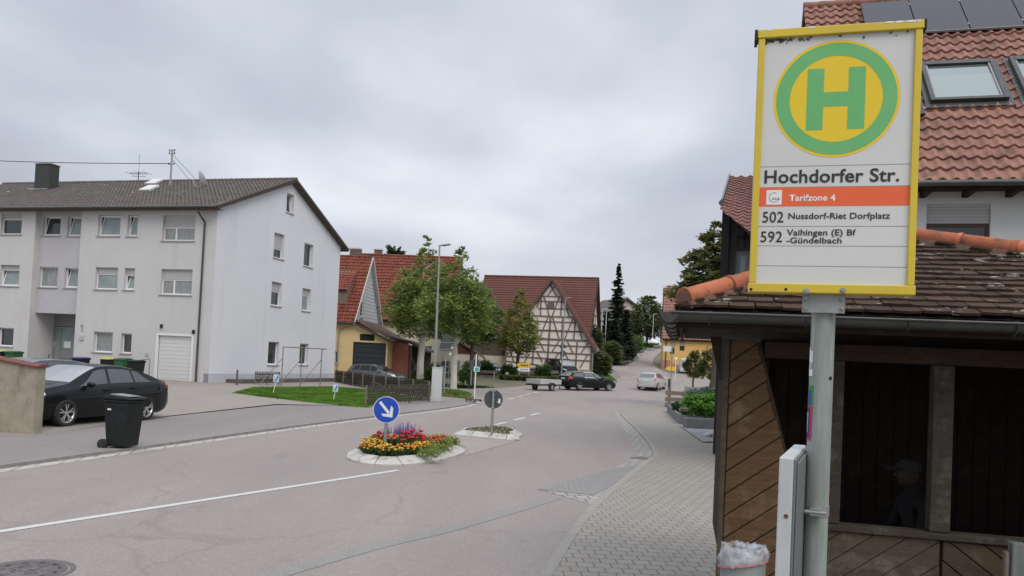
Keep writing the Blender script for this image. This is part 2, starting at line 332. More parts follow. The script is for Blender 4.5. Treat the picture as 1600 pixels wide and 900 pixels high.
LEAF['conifer'] = leafmat('conifer_needles', [(.012, .022, .014), (.018, .032, .018), (.026, .042, .022)])
LEAF['fargreen'] = leafmat('far_leaves', [(.035, .05, .02), (.055, .068, .026), (.085, .085, .032)])
LEAF['hedge'] = leafmat('hedge_leaves', [(.022, .048, .014), (.038, .072, .02), (.06, .095, .026)])
LEAF['bright'] = leafmat('bright_needles', [(.05, .12, .022), (.085, .17, .03), (.12, .22, .04)])
LEAF['bluish'] = leafmat('bluish_needles', [(.03, .055, .035), (.05, .08, .045), (.075, .11, .06)])
LEAF['grey'] = leafmat('silvery_leaves', [(.12, .14, .10), (.17, .19, .14), (.23, .24, .19)])
LEAFGAIN = 1.0
LEAF['grass'] = leafmat('grass_blades', [(.085, .19, .018), (.12, .26, .025), (.17, .32, .04), (.22, .33, .06)])
LEAF['dry'] = leafmat('dry_grass_blades', [(.13, .13, .05), (.22, .19, .09), (.30, .25, .14)])
LEAF['bed'] = leafmat('bed_leaves', [(.03, .075, .018), (.05, .11, .025), (.085, .14, .035)])
# ---------------------------------------------------------------- camera, light, sky
cam = bpy.data.cameras.new('camera'); cam.sensor_width = 36; cam.lens = 36*FPX/1600; cam.shift_y = SH/1600; cam.clip_start = .05; cam.clip_end = 3000
co = bpy.data.objects.new('camera', cam); col.objects.link(co)
co.matrix_world = Matrix.Translation(CAMP) @ Matrix((CR, CU, -CF)).transposed().to_4x4()
scene.camera = co
SUNEL, SUNAZ = R(46), R(150)               # azimuth from +Y towards +X
w = bpy.data.worlds.new('World'); scene.world = w; w.use_nodes = True; nt = w.node_tree; nt.nodes.clear()
out = nt.nodes.new('ShaderNodeOutputWorld'); sky = nt.nodes.new('ShaderNodeTexSky'); sky.sky_type = 'NISHITA'; sky.sun_disc = False
sky.sun_elevation = SUNEL; sky.sun_rotation = SUNAZ; sky.air_density = 1.0; sky.dust_density = 2.0
b1 = nt.nodes.new('ShaderNodeBackground'); b1.inputs[1].default_value = .08; L(nt, sky.outputs[0], b1.inputs[0])
tc = nt.nodes.new('ShaderNodeTexCoord'); sp = nt.nodes.new('ShaderNodeSeparateXYZ'); L(nt, tc.outputs['Generated'], sp.inputs[0])
def mth(op, a, b_=None):
    n = nt.nodes.new('ShaderNodeMath'); n.operation = op
    for i, v in enumerate((a, b_)):
        if v is None: continue
        if hasattr(v, 'is_output'): L(nt, v, n.inputs[i])
        else: n.inputs[i].default_value = v
    return n.outputs[0]
zz = mth('MAXIMUM', sp.outputs[2], 0.0); den = mth('ADD', zz, .16)
cb = nt.nodes.new('ShaderNodeCombineXYZ'); L(nt, mth('DIVIDE', sp.outputs[0], den), cb.inputs[0]); L(nt, mth('DIVIDE', sp.outputs[1], den), cb.inputs[1]); cb.inputs[2].default_value = 3.7
big = tnoise(nt, cb.outputs[0], .62, 3, .45, (1.0, .8, 1), R(20)); fine = tnoise(nt, cb.outputs[0], 1.25, 4, .5, (1.1, .7, 1), R(48))
mixf = mth('ADD', mth('MULTIPLY', big, .68), mth('MULTIPLY', fine, .32))
cc = nt.nodes.new('ShaderNodeValToRGB'); e = cc.color_ramp.elements
e[0].position = .37; e[0].color = (.43, .45, .53, 1); e[1].position = .60; e[1].color = (.87, .92, 1.0, 1)
k = cc.color_ramp.elements.new(.50); k.color = (.63, .675, .765, 1); L(nt, mixf, cc.inputs[0])
hz = ramp(nt, sp.outputs[2], .02, .22, (.75, .75, .75), (0, 0, 0))
cl = mixc(nt, hz, cc.outputs[0], (.80, .83, .89))
gain = mth('ADD', mth('MULTIPLY', ramp(nt, sp.outputs[2], .47, .9), 1.3), 1.0)
cl2 = nt.nodes.new('ShaderNodeVectorMath'); cl2.operation = 'SCALE'; L(nt, cl, cl2.inputs[0]); L(nt, gain, cl2.inputs['Scale'])
b2 = nt.nodes.new('ShaderNodeBackground'); L(nt, cl2.outputs[0], b2.inputs[0]); b2.inputs[1].default_value = 1.0
mx = nt.nodes.new('ShaderNodeMixShader'); mx.inputs[0].default_value = .93; L(nt, b1.outputs[0], mx.inputs[1]); L(nt, b2.outputs[0], mx.inputs[2]); L(nt, mx.outputs[0], out.inputs[0])
sd = bpy.data.lights.new('sun', 'SUN'); sd.energy = 1.5; sd.angle = R(35); sd.color = (1, .92, .82)
so = bpy.data.objects.new('sun', sd); col.objects.link(so)
sdir = V((math.sin(SUNAZ)*math.cos(SUNEL), math.cos(SUNAZ)*math.cos(SUNEL), math.sin(SUNEL)))
so.rotation_euler = sdir.to_track_quat('Z', 'Y').to_euler()
vs = scene.view_settings; vs.view_transform = 'Standard'; vs.look = 'None'; vs.gamma = 1; vs.exposure = 0; vs.use_curve_mapping = False
# ---------------------------------------------------------------- ground sheets
def sheet(name, pts, dz, m, thick=0.0, kind='structure', zf=None):
    """flat polygon (x, y) laid dz above the terrain, folded where the terrain folds; thick gives it a kerb face"""
    bm = bmesh.new()
    loops = [V((p[0], p[1], 0)) for p in pts]
    vs_ = [bm.verts.new(p) for p in loops]
    for t in tessellate_polygon([loops]):
        try: bm.faces.new([vs_[i] for i in t])
        except ValueError: pass
    for Y in [k for k, _ in TER[1:-1]] + ([26, 40] if zf else []):
        g = bm.verts[:] + bm.edges[:] + bm.faces[:]
        bmesh.ops.bisect_plane(bm, geom=g, plane_co=(0, Y, 0), plane_no=(0, 1, 0))
    if thick:
        ed = [e_ for e_ in bm.edges if len(e_.link_faces) == 1]
        r = bmesh.ops.extrude_edge_only(bm, edges=ed); low = {v for v in r['geom'] if isinstance(v, bmesh.types.BMVert)}
    else: low = set()
    for v in bm.verts:
        v.co.z = (zf(v.co.x, v.co.y) if zf else ter(v.co.y) + dz) - (thick if v in low else 0)
    bmesh.ops.recalc_face_normals(bm, faces=bm.faces)
    if sum(f.normal.z*f.calc_area() for f in bm.faces) < 0: bmesh.ops.reverse_faces(bm, faces=bm.faces)
    me = bpy.data.meshes.new(name); bm.to_mesh(me); bm.free(); me.materials.append(m)
    o = bpy.data.objects.new(name, me); col.objects.link(o); tag(o, kind=kind); return o
def g2(*a): return [gp(x, y, z)[:2] for x, y, z in a]
def strip(a, b): return list(a) + list(reversed(b))
def off(pts, d):                          # polyline moved sideways by d (to its right)
    o = []
    for i, p in enumerate(pts):
        a = V(pts[max(0, i-1)]); b = V(pts[min(len(pts)-1, i+1)]); t = (b-a).normalized(); o.append((p[0]+t.y*d, p[1]-t.x*d))
    return o
def smooth(pts, n=6):
    o = []; P = [V((p[0], p[1])) for p in pts]
    for i in range(len(P)-1):
        a, b, c, d = P[max(0, i-1)], P[i], P[i+1], P[min(len(P)-1, i+2)]
        for k in range(n):
            t = k/n; o.append(tuple(.5*((2*b)+(c-a)*t+(2*a-5*b+4*c-d)*t*t+(3*b-a-3*c+d)*t**3)))
    return o + [tuple(P[-1])]
sheet('ground', [(-500, -60), (500, -60), (500, 900), (-500, 900)], -.06, M['ground'])
# kerb line on the left of the road
KL = smooth([(-12.5, -6), (-7.96, 12.45), (-5.47, 22.99), (-2.76, 32.38), (-1.75, 37.6), (-1.75, 39.6), (-2.6, 41.6), (-4.4, 43.2), (-9.0, 46.5)], 5)
# edge of the block paving on the right of the road
PRm = [gp(790, 1000)[:2], gp(845, 900)[:2], gp(925, 790)[:2], gp(1008, 722)[:2]]
PR2 = [gp(1020, 712)[:2], gp(1010, 690)[:2], gp(990, 668)[:2], gp(968, 643)[:2]]
PR3 = [gp(990, 632)[:2], (11.0, 57.0), (14.0, 63.0), (17.5, 67.0), (24.0, 70.0), (45, 74)]
PR = smooth([(-1.6, -6)] + PRm + PR2 + PR3, 5)
hillL = [gt(x, y)[:2] for x, y in ((955, 594), (968, 588), (962, 582), (950, 575), (951, 567), (965, 560), (992, 553), (1010, 548), (1024, 545.5))]
hillR = [gt(x, y)[:2] for x, y in ((1038, 545), (1030, 552), (1021, 561), (1020, 568), (1031, 578), (1046, 583))]
HLw = off(hillL, -1.7)
sheet('hill_pavement', strip(hillL, HLw), .07, M['walk'], .12)
sheet('hill_kerb', strip(hillL, off(hillL, .14)), .085, M['kerb'], .1)
road = [(-12.5, -6)] + list(KL[1:]) + [(-30, 50), (-30, 59.5), (-14, 60.0), (-7, 60.5), (-4.0, 57.5), (-1.0, 60.5), (2, 66.5), (5, 69.0), (8.6, 70.0)] + [(p[0], p[1]) for p in hillL[1:]] + [(p[0], p[1]) for p in hillR] + [(24, 84), (60, 88), (60, 75)] + list(reversed(PR))[1:]
sheet('road', road, 0.0, M['road'])
# left pavement, its kerb and its gutter
KLw = off(KL, -.07); G1 = off(KL, .29)
sheet('kerb', strip(KL, KLw), .063, M['kerb'], .07)
sheet('gutter_strip', strip(KL, G1), .004, M['gutter'])
LZ = .06
WE0 = [(-14.5, 8), (-13.4, 13.5), g2((52, 680, LZ))[0], g2((262, 651, LZ))[0], g2((430, 633, LZ))[0], g2((572, 634, LZ))[0], (-4.6, 36.5), (-3.7, 38.9), (-5.6, 42.6), (-9.3, 45.9)]
WE = WE0
sheet('pavement', strip(KLw, [(-17.5, -6)] + off(WE0, -.5)), LZ, M['walk'], .05)
def yz(x, y): return LZ-.002 + .0174*(-(x-WE[2][0])*.963 + (y-WE[2][1])*.27)
Y0 = [(-19, -6), (-14.5, 8), (-13.4, 13.5), WE[2], WE[3], WE[4], WE[5], (-4.6, 36.5), (-3.7, 38.9), (-9.3, 50.0), (-13, 53.5), (-60, 66), (-60, -6)]
sheet('yard', Y0, 0, M['yard'], zf=yz)
# right pavement of concrete blocks
PRi = off(PR, .12)
sheet('block_pavement', strip(PR, [(60, 70), (60, -6)]), .03, M['paver'], .035)
sheet('edging_course', strip(PR[:40], PRi[:40]), .034, M['edging'])
GR = PR[21:38]
gutter_in = smooth([gp(x, y)[:2] for x, y in ((968, 643), (985, 665), (999, 688), (1004, 702), (985, 719))], 5)
gutter_out = smooth([gp(x, y)[:2] for x, y in ((959, 643.5), (971, 662), (983, 685), (991, 702), (991, 714), (958, 731), (840, 764.5))], 4)
gutter_edge = smooth([gp(x, y)[:2] for x, y in ((970, 643), (988, 664), (1006, 688), (1017, 704), (1018, 713), (1008, 721.5), (926, 789))], 4)
sheet('gutter_setts', strip(gutter_out, gutter_edge), .004, M['sett'])
sheet('sett_patch', g2((838, 765.5, 0), (960, 732, 0), (994, 727.5, 0), (962, 755, 0), (930, 774, 0)), .008, M['sett_blue'])
drain = MB()
p0 = gp(1003, 716); drain.cbox((p0.x, p0.y, .012), (.34, .5, .01), Matrix.Rotation(R(-35), 3, 'Z'))
o = drain.build('gully_grate', M['manhole']); tag(o, 'iron gully grate set in the sett gutter at the pavement corner', 'gully grate')
# worn darker trench repairs in the tarmac
M['road_seam'] = asphalt('road_seam', (.262, .25, .232), (.235, .225, .21), (.48, .46, .44), .5, cracks=False)
sa = smooth([gp(x, y)[:2] for x, y in ((300, 930), (560, 855), (700, 822), (860, 776))], 5)
sheet('tarmac_seam', strip(sa, off(sa, .22)), .004, M['road_seam'])
# painted lines
def mark(pts): sheet('lane_marking', pts, .005, M['white_paint'])
a, b = V(gp(-60, 840)[:2]), V(gp(622, 735)[:2]); t = (b-a).normalized(); n = V((t.y, -t.x))*.06
mark([a+n, b+n, b-n, a-n])
def dash(p, q, wd=.06):
    a, b = V(gt(*p)[:2]), V(gt(*q)[:2]); t = (b-a).normalized(); n = V((t.y, -t.x))*wd; mark([a+n, b+n, b-n, a-n])
for p, q in (((773, 664), (791, 660.2)), ((803, 656.6), (820, 652.9)), ((829, 649), (843, 645.5)), ((793, 624), (805, 622)), ((808, 620), (819, 618)), ((821, 616.6), (831, 615)), ((833, 614), (841, 612.6)), ((861, 607.5), (873, 606)), ((973, 590.4), (982, 590)), ((988, 589.5), (1001, 588.8)), ((427, 624.7), (445, 622.6)), ((540, 632), (547, 631.3))):
    if p[0] in (427, 540):
        a = gp(p[0], p[1], .2); b = gp(q[0], q[1], .2); continue
    dash(p, q, .075)
# paved crossing between the two islands
sheet('crossing_paving', g2((704, 700, 0), (690, 683, 0), (712, 676, 0), (812, 688, 0), (728, 712, 0)), .006, M['paver_far'])
# verge patches
sheet('verge', [(-30, 60), (-14, 60.2), (-7, 60.7), (-4, 57.7), (-1, 60.7), (2, 66.7), (5, 69.2), (8.6, 70.2), (9.5, 76), (9, 90), (-30, 90)], -.02, mat('verge_earth', (.16, .14, .10), .95, c2=(.10, .11, .05), scale=.8))
sheet('side_path', [(-12, 56.5), (-4.2, 56.3), (-3.6, 57.8), (-6.8, 60.6), (-12, 60.3)], .02, mat('pale_path', (.40, .37, .33), .9, c2=(.33, .31, .28), scale=1))
vg = [gp(x, y)[:2] for x, y in ((672, 611), (700, 613), (742, 616), (752, 624), (720, 624), (690, 621))]
sheet('verge_island', [(-4.6, 44.4), (-2.2, 41.9), (-1.9, 43.5), (-2.4, 47), (-3.2, 50.5), (-7.5, 51.5), (-9.0, 47.4)], .11, mat('verge_grass_soil', (.09, .13, .03), .95, c2=(.16, .11, .05), scale=1.3), .12)
# ---------------------------------------------------------------- bus stop shelter
SC = at(1122, 880, 5.75)
S = Fr((SC.x, SC.y, .03), -12.5)
hut = thing('bus_shelter', 'brown timber bus shelter with diagonal planks, mossy flat-tiled hipped roof and orange ridge tiles', 'bus shelter', S.o, S.a)
def sx(px, py_, y=0.0): q = S.py(px, py_, y); return q.x, q.z
ZS = sx(1385, 829)[1]; XM = sx(1470, 840)[0]; ZG = sx(1100, 489, -.42)[1]; XR = 4.25
ZT = ZG - .16
SD = 2.05
def clip(poly, a, b, c):                   # keep a*x+b*z <= c
    o = []
    for i in range(len(poly)):
        p, q = poly[i], poly[(i+1) % len(poly)]; dp, dq = a*p[0]+b*p[1]-c, a*q[0]+b*q[1]-c
        if dp <= 0: o.append(p)
        if dp*dq < 0: t = dp/(dp-dq); o.append((p[0]+t*(q[0]-p[0]), p[1]+t*(q[1]-p[1])))
    return o
def planks(poly, ang, wd, y0, th, gap=.006):
    mb = MB(); ca, sa = math.cos(R(ang)), math.sin(R(ang)); ds = [-sa*x + ca*z for x, z in poly]
    k = math.floor(min(ds)/wd)
    while k*wd < max(ds):
        g = clip(clip(poly, -sa, ca, (k+1)*wd-gap/2), sa, -ca, -(k*wd+gap/2)); k += 1
        if len(g) < 3: continue
        dy = rnd.uniform(-.004, .004)
        # bevelled tongue: front face inset a little
        mb.prism([(x, y0-th+dy, z) for x, z in g], (0, th, 0))
    return mb
q0 = sx(1184, 533); q1 = sx(1226, 707); sl = (q1[0]-q0[0])/(q1[1]-q0[1])
def xs_(z): return q0[0] + sl*(z-q0[1])
panelL = [(.045, .02), (XM-.05, .02), (XM-.05, ZS-.03), (xs_(ZS-.03), ZS-.03), (xs_(ZT), ZT), (.045, ZT)]
planks([(.026, .02), (xs_(ZS-.03), .02), (xs_(ZS-.03), ZS-.03), (xs_(ZT), ZT), (.026, ZT)], 37, .128, 0, .022).build('diagonal_cladding', M['hutplank'], hut, bevel=.006, seg=1)
planks([(xs_(ZS-.03)+.002, .02), (XM-.01, .02), (XM-.01, ZS-.035), (xs_(ZS-.03)+.002, ZS-.035)], 37, .128, .004, .022).build('lower_cladding', M['hutplank_grey'], hut, bevel=.006, seg=1)
planks([(XM+.01, .02), (XR-.1, .02), (XR-.1, ZS-.035), (XM+.01, ZS-.035)], -37, .128, .004, .022).build('lower_cladding', M['hutplank_right'], hut, bevel=.006, seg=1)
mb = MB(); mb.prism([(.0, .012, .03), (xs_(ZS), .012, .03), (xs_(ZS), .012, ZS-.04), (xs_(ZT), .012, ZT), (.0, .012, ZT)], (0, .02, 0)); mb.box((xs_(ZS)+.01, .014, .03), (XR-.1, .034, ZS-.05)); mb.build('lining', M['hutbeam'], hut)
# posts
def post(x0, x1, z0, z1, y0=-.03, y1=.09, m='hutpost', nm='post'):
    mb = MB(); mb.box((x0, y0, z0), (x1, y1, z1)); return mb.build(nm, M[m], hut, bevel=.008)
post(-.014, .022, 0, ZT, -.03, .03, 'hutplank_grey')
xa = sx(1293, 690)[0], sx(1315, 690)[0]; post(xa[0], xa[1], ZS+.021, ZT-.12)
xb = sx(1455, 690)[0], sx(1487, 690)[0]; post(xb[0], xb[1], ZS+.021, ZT-.12)
post(XR-.09, XR+.03, 0, ZT); post(xb[0]+1.15, xb[1]+1.15, ZS+.021, ZT-.12)
mb = MB(); mb.box((.06+xs_(ZT), -.024, ZT-.118), (XR-.1, .085, ZT)); mb.build('top_beam', M['hutbeam'], hut, bevel=.006)
mb = MB(); mb.box((xs_(ZS)+.05, -.045, ZS-.028), (XR-.1, .10, ZS+.018)); mb.build('sill_rail', M['hutpost'], hut, bevel=.006)
mb = MB(); d = V((q1[0]-q0[0], 0, q1[1]-q0[1])).normalized(); a = V((xs_(ZT-.01), -.01, ZT-.01)); b_ = V((xs_(ZS+.02), -.01, ZS+.02)); mb.beam(a, b_, .026, .03, (0, 1, 0)); mb.build('slanted_trim', M['hutbeam'], hut)
# back wall, side panel, floor
mb = MB()
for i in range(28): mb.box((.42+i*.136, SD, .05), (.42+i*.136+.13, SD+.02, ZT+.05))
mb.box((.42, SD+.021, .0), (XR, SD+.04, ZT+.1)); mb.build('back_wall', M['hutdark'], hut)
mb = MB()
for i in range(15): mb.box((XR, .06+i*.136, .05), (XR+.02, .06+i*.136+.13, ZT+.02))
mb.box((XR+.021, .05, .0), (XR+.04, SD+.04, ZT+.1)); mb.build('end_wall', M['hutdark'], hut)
zb = S.pxl(1114, 792, .0).z; zt2 = S.pxl(1122, 590, 0).z
mb = MB()
for i in range(6): mb.box((-.010, .06+i*.16, .74), (.012, .06+i*.16+.157, ZT-.3))
mb.build('side_panel', M['hutbeam'], hut)
mb = MB(); mb.box((.42, SD-.04, 0), (.50, SD-.002, ZT+.03)); mb.build('rear_post', M['hutbeam'], hut)
mb = MB(); mb.prism([(-.037, .0, ZT-.26), (-.037, .0, ZT+.02), (-.12, .0, ZT+.02), (-.06, .0, ZT-.22)], (0, .05, 0)); mb.build('eaves_bracket', M['hutbeam'], hut, bevel=.004)
mb = MB(); mb.box((.05, .05, -.02), (XR, SD, .02)); mb.build('floor', mat('hut_floor', (.05, .048, .045), .9), hut)
# roof
EL, ER, EF, EB = sx(1057, 492, -.42)[0], XR+.42, -.40, SD+.40
AP = S.py(1422, 377, 1.25); ze = ZG + .035
C4 = [V((EL, EF, ze)), V((ER, EF, ze)), V((ER, EB, ze)), V((EL, EB, ze))]
def course_slope(a, b, top, n, tw, seed):
    rr = random.Random(seed); mb = MB(); nrm = (b-a).cross(top-a).normalized()
    if nrm.z < 0: nrm = -nrm
    for k in range(n):
        f0, f1 = k/n, min(1.0, (k+1.35)/n)
        p, q = a.lerp(top, f0), b.lerp(top, f0); p2, q2 = a.lerp(top, f1), b.lerp(top, f1)
        ln = (q-p).length; cnt = max(1, int(ln/tw)); o = .5*(k % 2)/cnt
        for i in range(-1, cnt+1):
            s0, s1 = max(0, (i+o)/cnt), min(1, (i+1+o)/cnt)
            if s1 <= s0: continue
            g = .0035/ln; j = rr.uniform(-.004, .006); dn = rr.uniform(-.05, .05)/n
            lo0 = a.lerp(top, max(0, f0+dn)); lo1 = b.lerp(top, max(0, f0+dn))
            A, B = lo0.lerp(lo1, s0+g), lo0.lerp(lo1, s1-g)
            # upper edge stays within the slope
            x0 = (A-lo0).length; D, C = p2.lerp(q2, s0), p2.lerp(q2, s1)
            D = D + (A - D).project((lo1-lo0).normalized())*.98; C = C + (B - C).project((lo1-lo0).normalized())*.98
            th = .019; u = nrm*(.026+j)
            M0 = (A+B)/2 - (top-(a+b)/2).normalized()*.012
            mb.add([A+u, M0+u, B+u, C+nrm*.004, D+nrm*.004, A+u-nrm*th, M0+u-nrm*th, B+u-nrm*th, C-nrm*.012, D-nrm*.012],
                   [(0,1,2,3,4), (9,8,7,6,5), (0,5,6,1), (1,6,7,2), (2,7,8,3), (3,8,9,4), (4,9,5,0)])
    return mb
for i, sd_ in enumerate((1, 2, 3, 4)): course_slope(C4[i], C4[(i+1) % 4], AP, 15 if i in (0, 2) else 14, .172, sd_).build('roof_tiles', M['tile_hut'], hut)
mb = MB()
for i in range(4): mb.poly([C4[i]-V((0,0,.02)), C4[(i+1) % 4]-V((0,0,.02)), AP-V((0,0,.03))])
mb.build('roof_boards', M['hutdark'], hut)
def hip(a, b, n, skip=0, r=.068):
    mb = MB(); t = (b-a)
    for k in range(n):
        p = a.lerp(b, k/n) + V((0, 0, .045)); q = a.lerp(b, (k+1.12)/n) + V((0, 0, .045+.012))
        mb.cyl(p, q, r*1.06, r*.90, 16)
        d_ = t.normalized(); mb.cyl(p - d_*.002, p + d_*.03, r*1.22, r*1.16, 16)
    o = mb.build('hip_tiles', M['ridge'], hut); m2 = MB()
    for k in range(n):
        p = a.lerp(b, k/n) + V((0, 0, .036)); m2.cyl(p-t.normalized()*.006, p+t.normalized()*.012, r*(.97 if k == 0 else 1.0), r*.9, 14)
    m2.beam(a+V((0,0,.0)), b+V((0,0,.0)), .15, .05); m2.build('hip_mortar', M['mortar'], hut)
hip(C4[0].lerp(AP, .025), AP, 6); hip(C4[1].lerp(AP, .025), AP, 9); hip(C4[2], AP, 9); hip(C4[3], AP, 6)
# gutters
def halfgutter(a, b, nm):
    mb = MB(); a, b = V(a), V(b); t = (b-a).normalized(); s_ = t.cross(V((0, 0, 1))).normalized(); n = 8; r = .062; mb.smooth = True
    def ring(p, r): return [p + s_*(math.cos(math.pi*i/n)*r) - V((0, 0, 1))*(math.sin(math.pi*i/n)*r) for i in range(n+1)]
    A, B, A2, B2 = ring(a, r), ring(b, r), ring(a, r-.004), ring(b, r-.004)
    mb.add(A+B, [(i, i+1, n+2+i, n+1+i) for i in range(n)]); mb.add(A2+B2, [(i, i+1, n+2+i, n+1+i) for i in range(n)])
    mb.smooth = False; mb.add(A, [tuple(range(n+1))]); mb.add(B, [tuple(range(n+1))])
    mb.cyl(a+s_*r, b+s_*r, .009, n=8); mb.cyl(a-s_*r, b-s_*r, .006, n=6)
    k = .25
    while k < (b-a).length:
        p = a + t*k
        for i in range(n):
            q, w_ = ring(p, r+.004)[i], ring(p, r+.004)[i+1]; mb.beam(q, w_, .03, .004, t)
        mb.beam(p+s_*r+V((0,0,.012)), p-s_*r+V((0,0,.02)), .03, .005); k += .62
    o = mb.build(nm, M['darkmetal'], hut); return o
MB.fix_normals = True
halfgutter((EL-.03, EF-.04, ZG-.005), (ER+.03, EF-.04, ZG-.02), 'gutter')
halfgutter((EL-.045, EB, ZG-.012), (EL-.045, EF-.10, ZG-.005), 'gutter')
mb = MB(); mb.box((EL+.02, EF+.02, ze-.14), (ER-.02, EF+.045, ze-.02)); mb.box((EL+.02, EF+.05, ze-.14), (EL+.045, EB-.02, ze-.02)); mb.build('fascia', M['hutbeam'], hut)
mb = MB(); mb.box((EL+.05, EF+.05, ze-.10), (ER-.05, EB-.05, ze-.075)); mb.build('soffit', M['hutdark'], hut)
# things inside: bench and a waiting person
bn = S.py(1440, 792, 1.0)
bx = V((sx(1432, 700, 1.25)[0], 1.25, 0))
bench = thing('bench', 'dark wooden bench inside the timber bus shelter, under the seated person', 'bench', S.wor((bx.x+.35, 1.55, .02)), S.a)
mb = MB(); mb.box((-.62, -.22, .40), (1.5, .2, .44)); mb.build('seat', M['hutbeam'], bench, bevel=.005)
for x in (-.5, 1.35):
    mb = MB(); mb.box((x, -.18, 0), (x+.05, .17, .40)); mb.build('leg', M['hutbeam'], bench)
def skin(name, pts, edges, mats, parent, lev=2):
    me = bpy.data.meshes.new(name); me.from_pydata([p[:3] for p in pts], edges, []); o = bpy.data.objects.new(name, me); col.objects.link(o)
    o.modifiers.new('skin', 'SKIN'); sv = me.skin_vertices[0].data if me.skin_vertices else None
    if sv is None:
        bm = bmesh.new(); bm.from_mesh(me); bm.verts.layers.skin.verify(); bm.to_mesh(me); bm.free(); sv = me.skin_vertices[0].data
    for i, p in enumerate(pts):
        sv[i].radius = (p[3], p[4] if len(p) > 4 else p[3]); sv[i].use_root = (i == 0)
    m = o.modifiers.new('sub', 'SUBSURF'); m.levels = lev; m.render_levels = lev
    dg = bpy.context.evaluated_depsgraph_get(); me2 = bpy.data.meshes.new_from_object(o.evaluated_get(dg)); bpy.data.objects.remove(o)
    for p in me2.polygons: p.use_smooth = True
    me2.materials.clear(); me2.materials.append(mats); me2.name = name
    o = bpy.data.objects.new(name, me2); col.objects.link(o); o.parent = parent; return o
cloth = mat('dark_navy_clothing', (.007, .0075, .009), .95, c2=(.012, .012, .014), scale=9); shade_toned_skin = mat('skin', (.045, .029, .023), .75)  # clothing and skin colours lowered to carry the shelter's shade
per = thing('person', 'person in dark clothes and cap sitting in the shadowy bus shelter', 'person', S.wor((bx.x+.06, 1.42, .02)), S.a + R(-78))
body = [(0, .08, .52, .15, .12), (0, .06, .68, .15, .11), (0, .0, .86, .17, .11), (0, -.03, .99, .13, .09), (0, -.04, 1.06, .055), (0, -.06, 1.13, .055),
        (-.09, -.02, .50, .085), (-.13, -.42, .52, .065), (-.14, -.44, .28, .052), (-.13, -.42, .09, .042), (.09, -.02, .50, .085), (.11, -.40, .52, .065), (.12, -.36, .28, .052), (.12, -.30, .09, .042),
        (-.19, -.02, .96, .06), (-.24, -.08, .73, .045), (-.16, -.28, .61, .036), (.19, -.02, .96, .06), (.24, -.08, .73, .045), (.13, -.28, .61, .036)]
be = [(0,1),(1,2),(2,3),(3,4),(4,5),(0,6),(6,7),(7,8),(8,9),(0,10),(10,11),(11,12),(12,13),(3,14),(14,15),(15,16),(3,17),(17,18),(18,19)]
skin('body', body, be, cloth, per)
mb = MB(); mb.ball((0, -.085, 1.21), (.078, .095, .115), 16, 12); mb.ball((0, -.182, 1.20), (.014, .02, .022), 8, 6); mb.ball((-.08, -.08, 1.2), (.012, .02, .03), 8, 6); mb.ball((.08, -.08, 1.2), (.012, .02, .03), 8, 6); mb.build('head', shade_toned_skin, per)
mb = MB()
for x in (-.03, .03): mb.ball((x, -.172, 1.225), (.012, .008, .008), 8, 6)
mb.box((-.022, -.178, 1.155), (.022, -.17, 1.161)); mb.build('face_features', M['black'], per)
mb = MB(); mb.ball((0, -.075, 1.265), (.09, .105, .075), 16, 8); mb.cbox((0, -.19, 1.262), (.13, .10, .012), Matrix.Rotation(R(12), 3, 'X')); mb.build('cap', mat('shade_toned_cap', (.035, .034, .031), .95), per, bevel=.004)  # cap colour lowered too, shelter shade put into it
for hx in (-.155, .125):
    pts = [(hx, -.29, .605, .034, .024), (hx, -.345, .595, .036, .018)]; ed = [(0, 1)]
    for i, (dx, ln) in enumerate(((-.03, .062), (-.010, .074), (.010, .070), (.03, .055))):
        k = len(pts); pts += [(hx+dx, -.365, .592, .0095), (hx+dx*1.1, -.365-ln*.55, .582, .009), (hx+dx*1.15, -.365-ln*.8, .555, .008)]; ed += [(1, k), (k, k+1), (k+1, k+2)]
    k = len(pts); sg = 1 if hx < 0 else -1; pts += [(hx+sg*.035, -.325, .585, .011), (hx+sg*.05, -.365, .575, .009)]; ed += [(0, k), (k, k+1)]
    skin('hand', pts, ed, shade_toned_skin, per, 1)
shoe = mat('dark_shoe', (.03, .03, .032), .6)
for x, y in ((-.13, -.44), (.12, -.32)):
    mb = MB(); mb.ball((x, y-.07, .045), (.048, .135, .05), 12, 8); mb.box((x-.045, y-.2, 0), (x+.045, y+.06, .02)); mb.build('shoe', shoe, per)
# weathered posts standing by the hut front, right edge of the frame
pq = S.py(1590, 870, -.32)
wp = thing('wooden_post', 'weathered grey-green wooden post pair in front of the shelter wall, cut by the frame edge', 'post', S.wor((pq.x, -.32, 0)), S.a)
h = S.py(1590, 848, -.32).z
mb = MB(); mb.box((-.045, -.04, 0), (.04, .04, h)); mb.build('upright', mat('post_grey', (.16, .18, .17), .9, c2=(.10, .115, .11), scale=4, sx=(8, 8, 1), bmp=.4), wp, bevel=.006)
mb = MB(); mb.box((.05, -.03, 0), (.12, .04, h-.02)); mb.box((-.075, -.02, 0), (-.05, .03, h-.06)); mb.build('board', M['oldwood'], wp, bevel=.005)
